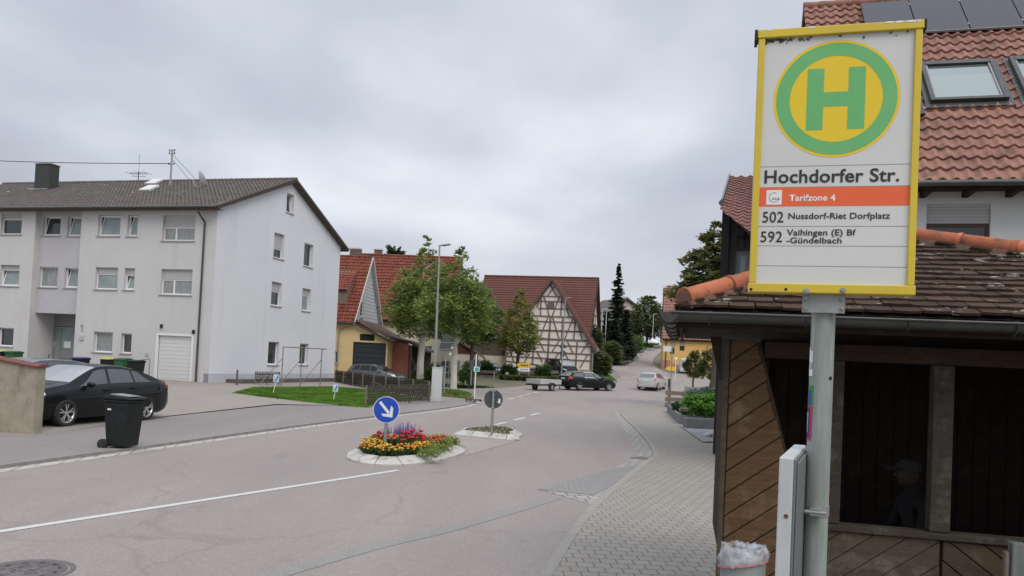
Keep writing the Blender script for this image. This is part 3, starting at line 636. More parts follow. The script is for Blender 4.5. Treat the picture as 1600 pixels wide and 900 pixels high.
# ---------------------------------------------------------------- bus stop pole and sign
pb = at(1287, 485, 2.42); PZ = .03; PRAD = .0345
flag = thing('bus_stop_sign', 'yellow framed bus stop sign reading Hochdorfer Str. on a weathered grey-green pole', 'bus stop sign', (pb.x, pb.y, PZ), 0)
F_ = Fr((pb.x, pb.y, PZ), -15.6)
mb = MB(); mb.cyl((0, 0, 0), (0, 0, at(1287, 455, 2.42).z - PZ), PRAD, n=32); mb.build('pole', M['polegreen'], flag)
bl, br_, tl, tr = [F_.py(x, y, -.075) for x, y in ((1168, 457), (1425, 460), (1188, 50), (1447, 27))]
W_ = ((br_.x-bl.x)+(tr.x-tl.x))/2; x0 = (bl.x+tl.x)/2; z0 = (bl.z+br_.z)/2; H_ = (tl.z+tr.z)/2 - z0
pn = bpy.data.objects.new('sign_panel', None)
yF = -.075                                # front face of the frame
rot = lambda: None
def fl(mb, name, m, bevel=0.0, par=None):
    mb.M = None; vs_ = [F_.m @ V(v) for v in mb.v]; mb.v = [tuple(v) for v in vs_]; return mb.build(name, m, par or flag, bevel)
fw = W_*.043; fb = H_*.034; ft = H_*.032
mb = MB(); mb.box((x0+fw*.5, yF+.010, z0+fb*.5), (x0+W_-fw*.5, yF+.042, z0+H_-ft*.5)); board = fl(mb, 'sign_board', M['signwhite'])
mb = MB(); mb.box((x0, yF, z0+fb), (x0+fw, yF+.05, z0+H_-ft)); mb.box((x0+W_-fw, yF, z0+fb), (x0+W_, yF+.05, z0+H_-ft)); mb.box((x0-.003, yF-.002, z0), (x0+W_+.003, yF+.052, z0+fb)); mb.box((x0-.003, yF-.003, z0+H_-ft), (x0+W_+.003, yF+.053, z0+H_))
frame = fl(mb, 'frame', M['signyellow'], .0025)
mb = MB(); mb.box((x0-.012, yF-.003, z0+H_-ft*1.25), (x0-.0035, yF+.053, z0+H_+.001)); mb.box((x0+W_+.0035, yF-.003, z0+H_-ft*1.1), (x0+W_+.009, yF+.053, z0+H_+.001)); fl(mb, 'end_cap', M['black'], 0, frame)
# worn white paint chips on the top bar and grime under it
mb = MB(); rc = random.Random(3)
for cx, ww in ((.07, .018), (.33, .03), (.80, .03), (.86, .035), (.93, .05), (.97, .02)):
    pts = []
    for i in range(7): a = 6.283*i/7; pts.append((x0+W_*cx + math.cos(a)*ww*rc.uniform(.5, 1)*.5, yF-.0038, z0+H_-.0032+min(.003, math.sin(a)*.004*rc.uniform(.5, 1))))
    mb.poly(pts)
fl(mb, 'paint_chips', M['paintwhite'], 0, frame)
mb = MB()
for i in range(60):
    cx = x0+fw + abs(rc.gauss(0, .055)) if i < 52 else x0+fw+rc.uniform(0, W_-2*fw); s_ = rc.uniform(.002, .007); zz_ = z0+H_-ft-.002-abs(rc.gauss(0, .006)); 
    mb.cbox((min(cx, x0+W_-fw-.008), yF+.0095, zz_), (s_*1.6, .001, s_), Matrix.Rotation(rc.uniform(0, 3), 3, 'Y'))
fl(mb, 'grime', mat('sign_grime', (.13, .12, .09), .95), 0, board)
yS = yF + .0098
def arc(mb, cx, cz, r0, r1, y, n=72):
    for i in range(n):
        a, b = 6.283185*i/n, 6.283185*(i+1)/n
        q = [(cx+r*math.cos(t), y, cz+r*math.sin(t)) for r, t in ((r0, a), (r1, a), (r1, b), (r0, b))]
        if r0 == 0: q = q[1:] if False else [q[0], q[1], q[2]]
        mb.add(q, [tuple(range(len(q)))])
cx, cz, rr_ = x0+W_*.497, z0+H_*.728, W_*.387
mb = MB(); mb.add([(cx+rr_*math.cos(6.283185*i/96), yS-.0004, cz+rr_*math.sin(6.283185*i/96)) for i in range(96)], [tuple(range(96))]); disc = fl(mb, 'stop_disc', M['signdisc'])
mb = MB(); arc(mb, cx, cz, rr_*.735, rr_*.955, yS-.0009, 96); fl(mb, 'disc_ring', M['signgreen'], 0, disc)
hw, hh, st = W_*.178, H_*.116, W_*.103
mb = MB(); y_ = yS-.0009
mb.add([(cx-hw, y_, cz-hh), (cx-hw+st, y_, cz-hh), (cx-hw+st, y_, cz+hh), (cx-hw, y_, cz+hh)], [(0,1,2,3)]); mb.add([(cx+hw-st, y_, cz-hh), (cx+hw, y_, cz-hh), (cx+hw, y_, cz+hh), (cx+hw-st, y_, cz+hh)], [(0,1,2,3)])
mb.add([(cx-hw+st, y_, cz-hh*.25), (cx+hw-st, y_, cz-hh*.25), (cx+hw-st, y_, cz+hh*.22), (cx-hw+st, y_, cz+hh*.22)], [(0,1,2,3)]); fl(mb, 'letter_h', M['signgreen'], 0, disc)
xi0, xi1 = x0+fw, x0+W_-fw
mb = MB()
for f in (.1015, .177, .2505, .3985, .4775): mb.box((xi0, yS-.0002, z0+H_*f-.0008), (xi1, yS+.001, z0+H_*f+.0008))
fl(mb, 'strip_joints', mat('joint_grey', (.20, .20, .19), .8), 0, board)
mb = MB(); mb.box((xi0, yS-.0006, z0+H_*.3265), (xi1, yS+.001, z0+H_*.3975)); orange = fl(mb, 'fare_zone_strip', M['signorange'])
def text(s, x, z, wd, cap, m, parent, name='lettering', bold=.012, yy=None, fr=None):
    cu = bpy.data.curves.new('t', 'FONT'); cu.body = s; cu.size = 1; cu.offset = bold; cu.resolution_u = 4; cu.space_character = 1.02
    o = bpy.data.objects.new('t', cu); col.objects.link(o); dg = bpy.context.evaluated_depsgraph_get(); me = bpy.data.meshes.new_from_object(o.evaluated_get(dg)); bpy.data.objects.remove(o)
    xs = [v.co.x for v in me.vertices]; mn, mx_ = min(xs), max(xs); CAPH = .729
    k = wd/(mx_-mn); kz = cap/CAPH
    yy = yS-.0012 if yy is None else yy; fr = fr or F_
    for v in me.vertices: v.co = fr.m @ V((x+(v.co.x-mn)*k, yy, z+v.co.y*kz))
    me.materials.append(m); o = bpy.data.objects.new(name, me); col.objects.link(o); o.parent = parent; return o
X = lambda f: x0+W_*f
Z = lambda f: z0+H_*f
def tp(s, pl, pr, caph, m, parent, bold):   # left baseline pixel, right baseline pixel -> text on the panel
    a, b = F_.py(pl[0], pl[1], yS), F_.py(pr[0], pr[1], yS); c = F_.py(pl[0], pl[1]-caph, yS)
    text(s, a.x, (a.z+b.z)/2, b.x-a.x, c.z-a.z, m, parent, bold=bold)
tp('Hochdorfer Str.', (1194, 288), (1405, 281), 20.5, M['letter'], board, .019)
tp('Tarifzone 4', (1233, 314.5), (1305, 312.5), 9.8, M['paintwhite'], orange, .022)
tp('502', (1191, 348), (1224, 347), 17.5, M['letter'], board, .008)
tp('592', (1188, 379), (1222, 377.5), 17.5, M['letter'], board, .008)
tp('Nussdorf-Riet Dorfplatz', (1231.5, 343.5), (1391, 340), 9.6, M['letter'], board, .018)
tp('Vaihingen (E) Bf', (1229, 369), (1337, 366.5), 9.6, M['letter'], board, .018)
tp('-Gündelbach', (1228.5, 380.5), (1315, 379.5), 9.2, M['letter'], board, .018)
l0, l1 = F_.py(1197, 320, yS), F_.py(1222, 297, yS)
mb = MB(); mb.box((l0.x, yS-.0012, l0.z), (l1.x, yS, l1.z)); logo = fl(mb, 'logo_square', M['paintwhite'], 0, orange)
lc = V(((l0.x+l1.x)/2, 0, (l0.z+l1.z)/2)); mb = MB(); lr = (l1.x-l0.x)*.34
for i in range(40):
    a, b = R(60+i*7.0), R(60+(i+1)*7.0)
    mb.add([(lc.x+r*math.cos(t), yS-.0018, lc.z+r*math.sin(t)) for r, t in ((lr*.9, a), (lr, a), (lr, b), (lr*.9, b))], [(0,1,2,3)])
fl(mb, 'logo_ring', mat('logo_red', (.45, .12, .09), .5), 0, logo)
text('VVS', lc.x-lr*.45, lc.z-lr*.55, lr*1.5, lr*.5, M['letter'], logo, bold=.01, yy=yS-.0019)
# bolts, holes and clamp plates
mb = MB(); boltpx = [(1259.5, 455), (1317, 454)]
for bxp in boltpx:
    q = F_.py(bxp[0], bxp[1], yF-.003); mb.cyl((q.x, yF-.004, q.z), (q.x, yF-.002, q.z), .0088, n=16); mb.cyl((q.x, yF-.011, q.z), (q.x, yF-.004, q.z), .0055, n=6)
fl(mb, 'bolt', M['galv'], 0, frame)
mb = MB()
for bxp in ((1173.5, 452), (1228, 452)): q = F_.py(bxp[0], bxp[1], yF-.003); mb.cyl((q.x, yF-.0032, q.z), (q.x, yF-.001, q.z), .0045, n=12)
fl(mb, 'bolt_hole', M['black'], 0, frame)
q0_, q1_ = F_.py(1253, 488, -.052), F_.py(1321, 461, -.052)
mb = MB(); mb.box((q0_.x, -.052, q0_.z), (q1_.x, -.046, q1_.z+.012)); mb.cyl((0, 0, q0_.z), (0, 0, q1_.z), PRAD+.003, n=28)
cl_ = fl(mb, 'clamp_plate', M['galv'], .001)
mb = MB()
for px_ in ((1259, 467), (1259, 482), (1316, 467), (1316, 482)):
    q = F_.py(px_[0], px_[1], -.053); mb.cyl((q.x, -.0545, q.z), (q.x, -.052, q.z), .0075, n=14); mb.cyl((q.x, -.061, q.z), (q.x, -.0545, q.z), .0048, n=6)
fl(mb, 'bolt', M['galv'], 0, cl_)
# stickers wrapped round the pole
def sticker(za, zb_, a0, a1, m, nm='sticker', r=PRAD+.0007):
    mb = MB(); n = 8; mb.smooth = True
    for i in range(n):
        t0, t1 = R(a0+(a1-a0)*i/n), R(a0+(a1-a0)*(i+1)/n)
        mb.add([(r*math.cos(t0), r*math.sin(t0), za), (r*math.cos(t1), r*math.sin(t1), za), (r*math.cos(t1), r*math.sin(t1), zb_), (r*math.cos(t0), r*math.sin(t0), zb_)], [(0,1,2,3)])
    return mb.build(nm, m, flag)
zp = lambda y: F_.py(1275, y, -.045).z
vd = math.degrees(math.atan2(-pb.y, -pb.x))  # direction from the pole to the viewer
sticker(zp(648), zp(603), vd-90, vd-36, mat('sticker_green', (.02, .22, .07), .5))
sticker(zp(634), zp(611), vd-92, vd-50, mat('sticker_blue', (.02, .06, .25), .5), r=PRAD+.001)
sticker(zp(690), zp(634), vd-92, vd-38, mat('sticker_pink', (.42, .02, .12), .5), r=PRAD+.0009)
sticker(zp(686), zp(638), vd-92, vd-54, mat('sticker_dark', (.02, .02, .06), .5), r=PRAD+.0012)
mb = MB(); r_ = PRAD+.0016                          # white block letters on the dark sticker, read upwards
for k, ch in enumerate('EST'):
    cu = bpy.data.curves.new('t', 'FONT'); cu.body = ch; cu.offset = .03; o = bpy.data.objects.new('t', cu); col.objects.link(o)
    me = bpy.data.meshes.new_from_object(o.evaluated_get(bpy.context.evaluated_depsgraph_get())); bpy.data.objects.remove(o)
    zc = zp(649+k*11)
    vsn = []
    for v in me.vertices:
        a = R(vd-82 + v.co.x*34); vsn.append((r_*math.cos(a), r_*math.sin(a), zc - .011 + v.co.y*.024))
    mb.add(vsn, [tuple(p.vertices) for p in me.polygons])
mb.build('sticker_letters', M['paintwhite'], flag)
sticker(zp(566), zp(548), vd-92, vd-48, M['paintwhite'], r=PRAD+.0009); sticker(zp(588), zp(577), vd-85, vd-46, M['paintwhite'], r=PRAD+.0009)
mb = MB(); c0 = vd-78
mb.add([((PRAD+.001)*math.cos(R(c0+25*math.cos(6.28*i/20))), (PRAD+.001)*math.sin(R(c0+25*math.cos(6.28*i/20))), zp(562)+.038*math.sin(6.28*i/20)) for i in range(20)], [tuple(range(20))]); mb.build('sticker', M['paintwhite'], flag)
mb = MB(); mb.cyl(((PRAD+.0002)*math.cos(R(vd+48)), (PRAD+.0002)*math.sin(R(vd+48)), zp(590)), ((PRAD+.0015)*math.cos(R(vd+48)), (PRAD+.0015)*math.sin(R(vd+48)), zp(590)), .006, n=12); mb.build('screw_hole', M['black'], flag)
# timetable case seen edge on, clamped to the pole
e0 = at(1229, 716, 2.17); e1 = at(1250, 694, 2.60)
ang = math.atan2(e1.y-e0.y, e1.x-e0.x)
tcs = thing('timetable_case', 'grey metal timetable case clamped edge-on to the bus stop pole', 'timetable case', (e0.x, e0.y, PZ), ang)
L_ = math.hypot(e1.x-e0.x, e1.y-e0.y); zt_ = (e0.z+e1.z)/2 - PZ
mb = MB(); mb.box((0, -.019, zt_-.62), (L_, .019, zt_)); mb.build('case_body', M['case'], tcs, bevel=.004)
mb = MB(); mb.box((.004, -.026, zt_-.616), (L_-.004, -.0195, zt_-.004)); mb.box((.012, -.033, zt_-.60), (L_-.012, -.0265, zt_-.012)); mb.build('door_frame', mat('case_edge', (.17, .18, .18), .5, metal=.3), tcs, bevel=.002)
mb = MB(); mb.cyl((-.002, -.004, zt_-.16), (0.001, -.004, zt_-.16), .006, n=12); mb.build('rust_spot', mat('rust', (.13, .05, .02), .9), tcs)
mb = MB()
for z in (zt_-.18, zt_-.5):
    pc = Matrix.Rotation(-ang, 3, 'Z') @ V((pb.x-e0.x, pb.y-e0.y, 0)); mb.cyl((pc.x, pc.y, z-.016), (pc.x, pc.y, z+.016), PRAD+.0023, n=24); mb.box((pc.x-.012, pc.y+.035, z-.012), (pc.x+.012, -.018, z+.012)) if pc.y < 0 else mb.box((pc.x-.012, .025, z-.012), (pc.x+.012, pc.y-.035, z+.012))
    mb.cbox((pc.x-.047, pc.y, z), (.03, .03, .02)); mb.cyl((pc.x-.058, pc.y-.03, z), (pc.x-.058, pc.y+.03, z), .006, n=8)
mb.build('clamp', M['galv'], tcs)
# litter bin with a plastic bag
lb = at(1160, 900, 4.35); lz = .03
bin_ = thing('litter_bin', 'grey litter bin with clear plastic bag hanging over its rim, beside the bus shelter', 'litter bin', (lb.x, lb.y, lz), 0)
LT = at(1160, 872, 4.35).z - lz
mb = MB(); mb.lathe([(0, .25), (.105, .25), (.122, LT), (.112, LT), (.10, .3), (0, .3)], n=28); mb.build('bin_body', M['plasticgrey'], bin_)
mb = MB(); mb.cyl((0, .1, 0), (0, .1, LT-.05), .02); mb.build('post', M['galv'], bin_)
bagm, nt, b = nodes('clear_plastic_bag'); b.inputs['Base Color'].default_value = (.60, .62, .65, 1); b.inputs['Roughness'].default_value = .18; b.inputs['Alpha'].default_value = .72
tcn = N(nt, 'ShaderNodeTexCoord').outputs['Object']; L(nt, ramp(nt, tnoise(nt, tcn, 14, 3, .6), .35, .7, (.10, .10, .10), (.62, .62, .62)), b.inputs['Alpha'])
mb = MB(); mb.smooth = True; n = 56; rows = [(-.035, .132, 0), (-.015, .135, .5), (.02, .135, .8), (.055, .126, 1), (.085, .110, 1), (.08, .092, 1), (.045, .08, 1), (0, .07, 1), (-.06, .06, 1), (-.12, .0, 0)]
vs_ = []
for j, (dz, r, kk) in enumerate(rows):
    for i in range(n):
        a = 6.283185*i/n; q = noise.noise((math.cos(a)*3.2, math.sin(a)*3.2, j*.55)); q2 = noise.noise((math.cos(a)*9, math.sin(a)*9, j*.9+5))
        sk = .35*dz + (-.025*math.cos(a+2.2) if j < 3 else 0)
        vs_.append((math.cos(a)*(r+q*.022*kk+q2*.012), math.sin(a)*(r+q*.022*kk+q2*.012), LT+dz*.8*(1+.25*q)+q2*.012+(-.03*math.cos(a-2.6) if j < 3 else 0)))
mb.add(vs_, [(j*n+i, j*n+(i+1) % n, (j+1)*n+(i+1) % n, (j+1)*n+i) for j in range(len(rows)-1) for i in range(n)]); bag = mb.build('plastic_bag', bagm, bin_)
mb = MB(); mb.smooth = True
mb.add([(v[0]*1.01, v[1]*1.01, v[2]) for v in vs_[:n]] + [(v[0]*1.012, v[1]*1.012, v[2]+.011) for v in vs_[:n]], [(i, (i+1) % n, n+(i+1) % n, n+i) for i in range(n)]); mb.build('drawstring', mat('pink_drawstring', (.55, .16, .19), .5), bag)
for t_, dz in ((2.2, .13),):
    mb = MB(); mb.cbox((-.06, -.118, LT-dz), (.03, .004, .012), Matrix.Rotation(R(10), 3, 'Y')); mb.cbox((-.025, -.121, LT-dz), (.02, .004, .012)); mb.build('red_sticker', mat('bin_red', (.42, .07, .05), .6), bin_)
# ---------------------------------------------------------------- building kit
def tiles(parent, name, m, O, U, W, Lu, Lw, tw, th, amp=.03, step=.025, nu=6, poly=None):
    """roof covering: rolls across, overlapping courses up the slope; O eave corner, U along the eave, W up the slope"""
    O, U, W = V(O), V(U).normalized(), V(W).normalized(); n = U.cross(W).normalized()
    if n.z < 0: n = -n
    cu = max(1, round(Lu/tw)); cw = max(1, round(Lw/th)); du, dw = Lu/cu, Lw/cw
    mb = MB(); mb.smooth = True; vs_ = []; nx = cu*nu+1; rows = []
    for j in range(cw):
        for f, hgt in ((0, step), (.5, step*.5), (.985, 0.0)): rows.append((j+f, hgt, j))
    rj = random.Random(5)
    jit = {}
    for (t, hgt, j) in rows:
        for i in range(nx):
            ph = (i % nu)/nu; roll = amp*(math.sin(ph*6.283)*.5+.5)**1.4 if nu > 2 else 0
            k = (i//nu, j)
            if k not in jit: jit[k] = (rj.uniform(-.004, .004), rj.uniform(-.02, .02))
            vs_.append(O + U*(i*du/nu) + W*((t+jit[k][1]*(1 if hgt else 0))*dw) + n*(hgt+roll+jit[k][0]))
    fs = []
    for r in range(len(rows)-1):
        for i in range(nx-1): fs.append((r*nx+i, r*nx+i+1, (r+1)*nx+i+1, (r+1)*nx+i))
    # front lip of the eave course
    b = len(vs_)
    for i in range(nx): vs_.append(vs_[i] - n*(step+.03))
    for i in range(nx-1): fs.append((b+i, b+i+1, i+1, i))
    mb.add(vs_, fs); mb.fix_normals = False
    o = mb.build(name, m, parent, sharp=50)
    if poly is not None:
        bm = bmesh.new(); bm.from_mesh(o.data)
        for co_, no_ in poly: bmesh.ops.bisect_plane(bm, geom=bm.verts[:]+bm.edges[:]+bm.faces[:], plane_co=co_, plane_no=no_, clear_outer=True)
        bm.to_mesh(o.data); bm.free()
    return o
def ridge(parent, a, b, m, r=.11, step=.38, name='ridge_tiles'):
    a, b = V(a), V(b); n = max(1, int((b-a).length/step)); mb = MB()
    for k in range(n):
        mb.cyl(a.lerp(b, k/n), a.lerp(b, (k+1.1)/n), r*1.05, r*.93, 8)
    return mb.build(name, m, parent)
def gable_roof(parent, x0, x1, y0, yr, y1, ze, zr, m, tw, th, amp=.03, step=.03, nu=6, under=None, thick=.14, ridge_r=.11, ze1=None):
    """saddle roof along local x"""
    ze1 = ze if ze1 is None else ze1
    s0, s1 = math.hypot(yr-y0, zr-ze), math.hypot(y1-yr, zr-ze1)
    r = tiles(parent, 'roof', m, (x0, y0, ze), (1, 0, 0), (0, yr-y0, zr-ze), x1-x0, s0, tw, th, amp, step, nu)
    tiles(parent, 'roof', m, (x1, y1, ze1), (-1, 0, 0), (0, yr-y1, zr-ze1), x1-x0, s1, tw*2, th*2, amp, step, max(2, nu//2))
    ridge(r, (x0, yr, zr+.02), (x1, yr, zr+.02), m, ridge_r)
    mb = MB(); e = .05
    mb.prism([(x0+.03, y0+.02, ze-.02), (x0+.03, yr, zr-.02), (x0+.03, y1-.02, ze1-.02), (x0+.03, y1-.02, ze1-thick), (x0+.03, yr, zr-thick-.03), (x0+.03, y0+.02, ze-thick)], (x1-x0-.06, 0, 0))
    mb.build('roof_underside', under or M['hutbeam'], r)
    return r
def mapper(kind, o=0.0):                   # (s, d outward, z) -> local 3-D for a front (x) or a right-hand gable (y) wall
    return (lambda s, d, z: (s, o-d, z)) if kind == 'F' else (lambda s, d, z: (o+d, s, z))
def fbox(mb, f, s0, s1, d0, d1, z0, z1):
    a = [f(s, d, z) for z in (z0, z1) for s, d in ((s0, d0), (s1, d0), (s1, d1), (s0, d1))]
    mb.add(a, [(3,2,1,0),(4,5,6,7),(0,1,5,4),(1,2,6,5),(2,3,7,6),(3,0,4,7)])
def window(parent, f, r, recess=.13, shut=0.0, glass='dark_glass', mull=0, bar=.055, fm='white', sill='sill', tilt=False, white_sill=True):
    s0, z0, s1, z1 = r; d1 = -recess; d0 = d1-.06; zs = z1-(z1-z0)*shut
    mb = MB()
    fbox(mb, f, s0, s0+bar, d0, d1, z0, zs); fbox(mb, f, s1-bar, s1, d0, d1, z0, zs); fbox(mb, f, s0+bar, s1-bar, d0, d1, z0, z0+bar*1.3); fbox(mb, f, s0+bar, s1-bar, d0, d1, zs-bar, zs)
    for k in range(mull):
        c = s0+(s1-s0)*(k+1)/(mull+1) - ((s1-s0)*.12 if mull == 1 else 0); fbox(mb, f, c-bar*.8, c+bar*.8, d0, d1+.004, z0+bar*1.3, zs-bar)
    w = mb.build('window', M[fm], parent, bevel=0)
    mb = MB()
    if tilt:                               # sash tipped inwards at the top
        a = [f(s0+bar, d1-.03, z0+bar*1.3), f(s1-bar, d1-.03, z0+bar*1.3), f(s1-bar-.02, d1-.15, zs-bar), f(s0+bar+.10, d1-.15, zs-bar)]; mb.poly(a)
        m2 = MB()
        for p, q in ((0, 1), (1, 2), (2, 3), (3, 0)): m2.beam(V(a[p]), V(a[q]), .05, .05)
        m2.build('sash', M[fm], w)
        m3 = MB(); fbox(m3, f, s0+bar, s1-bar, d0-.25, d0-.24, z0, z1); m3.build('dark_room', M['black'], w)
    else: fbox(mb, f, s0+bar-.01, s1-bar+.01, d1-.04, d1-.03, z0+bar, zs-bar+.01)
    mb.build('glass', M[glass], w)
    if sill:
        mb = MB(); fbox(mb, f, s0-.06, s1+.06, d1+.01, .06, z0-.055, z0-.015); mb.build('sill', M[sill], w)
        if white_sill: mb = MB(); fbox(mb, f, s0, s1, d1-.02, d1+.045, z0-.012, z0+.055); mb.build('sill_strip', M['white'], w)
    if shut:
        mb = MB(); n = max(2, int((z1-zs)/.055)); hh_ = (z1-zs)/n
        for k in range(n): fbox(mb, f, s0+.01, s1-.01, d1-.02, d1+.025-.004*(k % 2), zs+k*hh_+.004, zs+(k+1)*hh_)
        mb.build('shutter', M['shutter'], w)
    return w
def rect(r): return [(r[0], r[1]), (r[2], r[1]), (r[2], r[3]), (r[0], r[3])]
def pr(fr, x0, y0, x1, y1, plane='F', o=0.0):   # window rectangle seen between two pixels -> wall coordinates
    g = (lambda x, y: fr.py(x, y, o)) if plane == 'F' else (lambda x, y: fr.pxl(x, y, o))
    a, b, c, d = g(x0, y0), g(x1, y0), g(x1, y1), g(x0, y1); k = 0 if plane == 'F' else 1
    return ((a[k]+d[k])/2, (c.z+d.z)/2, (b[k]+c[k])/2, (a.z+b.z)/2)
# ---------------------------------------------------------------- grey apartment house
c = at(325, 597, 41.0); A = Fr((c.x, c.y, .3), -15)
apt = thing('apartment_building', 'three-storey pale grey apartment house with brown tiled roof, roller shutters and white garage door', 'building', A.o, A.a)
GD = A.pxl(521, 597).y; yr = A.pxl(462, 284, .35).y
ze = A.py(352, 322, -.55).z; zr = A.pxl(462, 284, .35).z
yr = GD/2 + .1; zr = A.py(300, 283.5, yr).z; XL = A.py(6, 284, yr).x
f = mapper('F'); g_ = mapper('G')
rows = [(1.5, 333.5, 34, 366, .25, 'dark_glass', 0, 0), (153, 335.5, 188, 368.5, .04, 'frost_glass', 0, 1), (199, 335.5, 215, 369, 0.04, 'frost_glass', 0, 1), (254, 336.4, 304.7, 376, .46, 'curtain_glass', 1, 0),
        (0, 414, 30, 446.7, .2, 'frost_glass', 0, 1), (148.7, 417.8, 183.7, 452, .28, 'frost_glass', 0, 0), (194, 419, 210, 452.7, .3, 'frost_glass', 0, 1), (251, 420.7, 300, 460.5, .40, 'curtain_glass', 1, 0),
        (-3, 512, 20.8, 541, 0, 'dark_glass', 0, 0), (146, 518.5, 175.6, 550.3, 0, 'curtain_glass', 0, 0), (189, 521, 205.3, 552, 0, 'dark_glass', 0, 0)]
W = [(pr(A, *r[:4]),) + r[4:] for r in rows]
# openings further left, out of the frame, follow the same rhythm
rl = A.py(55.5, 345).x; rr2 = A.py(127.5, 345).x; zrec = A.py(100, 490, .35).z
gar = pr(A, 244, 524, 299.5, 592); gar = (gar[0], -.1, gar[2], gar[3])
zw = ze + .25
outer = [(XL+.4, -.6), (rl, -.6), (rl, zw), (XL+.4, zw)]
def hin(h, a, b): return h[0] > a-.01 and h[2] < b+.01
h1 = [rect(w_[0]) for w_ in W if w_[0][2] < rl]; h2 = [rect(w_[0]) for w_ in W if w_[0][0] > rr2] + [rect(gar)]
mb = MB(); F3 = lambda s, z: f(s, 0, z)
mb.holed(outer, h1, F3, .32, (0, 1, 0)); mb.holed([(rr2, -.6), (0, -.6), (0, zw), (rr2, zw)], h2, F3, .32, (0, 1, 0))
mb.add([f(rl, 0, zrec), f(rl, -.35, zrec), f(rl, -.35, zw), f(rl, 0, zw)], [(0,1,2,3)]); mb.add([f(rr2, 0, zrec), f(rr2, -.35, zrec), f(rr2, -.35, zw), f(rr2, 0, zw)], [(0,1,2,3)])
mb.add([f(rl, 0, -.3), f(rl, -1.7, -.3), f(rl, -1.7, zrec), f(rl, 0, zrec)], [(0,1,2,3)]); mb.add([f(rr2, 0, -.3), f(rr2, -1.7, -.3), f(rr2, -1.7, zrec), f(rr2, 0, zrec)], [(0,1,2,3)])
mb.build('front_wall', M['plaster'], apt)
fr_ = mapper('F', .35); RW = [(pr(A, *r[:4], 'F', .35),) + r[4:] for r in ((67, 338, 94.5, 368, 0, 'dark_glass', 0, 1), (105.5, 338.5, 126.5, 368.7, 0, 'frost_glass', 0, 1), (61, 417, 90, 448.7, 0, 'curtain_glass', 0, 0), (101, 418.7, 121.7, 449.6, 0, 'frost_glass', 0, 1))]
mb = MB(); mb.holed([(rl, zrec), (rr2, zrec), (rr2, zw), (rl, zw)], [rect(w_[0]) for w_ in RW], lambda s, z: fr_(s, 0, z), .3, (0, 1, 0))
mb.add([f(rl, -.35, zrec), f(rr2, -.35, zrec), f(rr2, -1.7, zrec), f(rl, -1.7, zrec)], [(0,1,2,3)]); mb.build('recessed_wall', M['plaster_recess'], apt)
for r, sh, gl, mu, ti in W: window(apt, f, r, .16, sh, gl, mu, tilt=bool(ti))
for r, sh, gl, mu, ti in RW: window(apt, fr_, r, .14, sh, gl, mu, tilt=bool(ti))
# entrance
fe = mapper('F', 1.7); mb = MB(); xe = rl + .15
zd = A.py(100, 511, 1.7).z; xm = A.py(94, 540, 1.7).x
fbox(mb, fe, rl, rr2, -.05, .0, zd+.03, zrec); mb.build('transom_panel', mat('transom_grey', (.20, .22, .22), .5), apt)
mb = MB()
for a_, b_, z0_, z1_ in ((rl+.02, rl+.12, 0, zd), (xm-.09, xm+.03, 0, zd), (rr2-.14, rr2-.02, 0, zd), (rl+.12, xm-.09, zd-.09, zd), (xm+.03, rr2-.14, zd-.09, zd), (rl+.12, xm-.09, 0, .12), (xm+.03, rr2-.14, .0, .1), (xm+.03, rr2-.14, .80, 1.22)): fbox(mb, fe, a_, b_, -.04, .02, z0_, z1_)
dr = mb.build('entrance_door', M['galv'], apt)
mb = MB(); fbox(mb, fe, rl+.10, rr2-.12, -.03, -.02, .05, zd-.05); mb.build('glass', M['frost_glass'], dr)
mb = MB(); fbox(mb, fe, xm-.75, xm-.38, .001, .006, 1.45, 1.75); fbox(mb, fe, xm+.25, xm+.75, .001, .006, 1.40, 1.78); mb.build('paper_notice', M['paintwhite'], dr)
mb = MB(); mb.cyl(fe(rl+.0, .4, .0), fe(rl+.35, .55, 1.0), .025); mb.build('handrail', M['darkmetal'], apt)
mb = MB(); fbox(mb, fe, rl, rr2, -.1, 1.7, -.2, .02); mb.build('entrance_floor', M['concrete'], apt)
# garage door
mb = MB(); n = 12; hh_ = (gar[3]-.02-gar[1])/n
for k in range(n): fbox(mb, f, gar[0]+.08, gar[2]-.08, -.14, -.10, gar[1]+k*hh_+.008, gar[1]+(k+1)*hh_)
gd_ = mb.build('garage_door', mat('garage_white', (.60, .60, .60), .6), apt)
mb = MB(); fbox(mb, f, gar[0]-.06, gar[0]+.06, -.09, .02, gar[1], gar[3]+.08); fbox(mb, f, gar[2]-.06, gar[2]+.06, -.09, .02, gar[1], gar[3]+.08); fbox(mb, f, gar[0]+.06, gar[2]-.06, -.09, .02, gar[3]-.02, gar[3]+.08); mb.build('door_surround', M['white'], gd_)
# gable wall
GWp = [(448, 302.8, 459, 333, 0, 'dark_glass', 1), (428, 364.8, 444, 404, .6, 'dark_glass', 0), (475, 380.8, 489, 416.8, 0, 'dark_glass', 0), (424, 440.8, 440, 478, .38, 'dark_glass', 0), (472, 451, 485.5, 486, .3, 'frost_glass', 0), (418.8, 534, 435.5, 570, 0, 'dark_glass', 0), (468, 537, 481.5, 570, 0, 'dark_glass', 0)]
GW = [(pr(A, *r[:4], 'G'),) + r[4:] for r in GWp]
mb = MB(); mb.holed([(0, .45), (GD, .45), (GD, ze+.28), (yr, zr-.1), (0, ze+.28)], [rect(w_[0]) for w_ in GW], lambda s, z: g_(s, 0, z), .32, (-1, 0, 0))
mb.build('gable_wall', M['plaster_gable'], apt)
mb = MB(); fbox(mb, g_, 0, GD, -.3, .012, -.7, .45); mb.build('plinth', M['plinth'], apt)
for r, sh, gl, ti in GW: window(apt, g_, r, .18, sh, gl, 0, tilt=bool(ti))
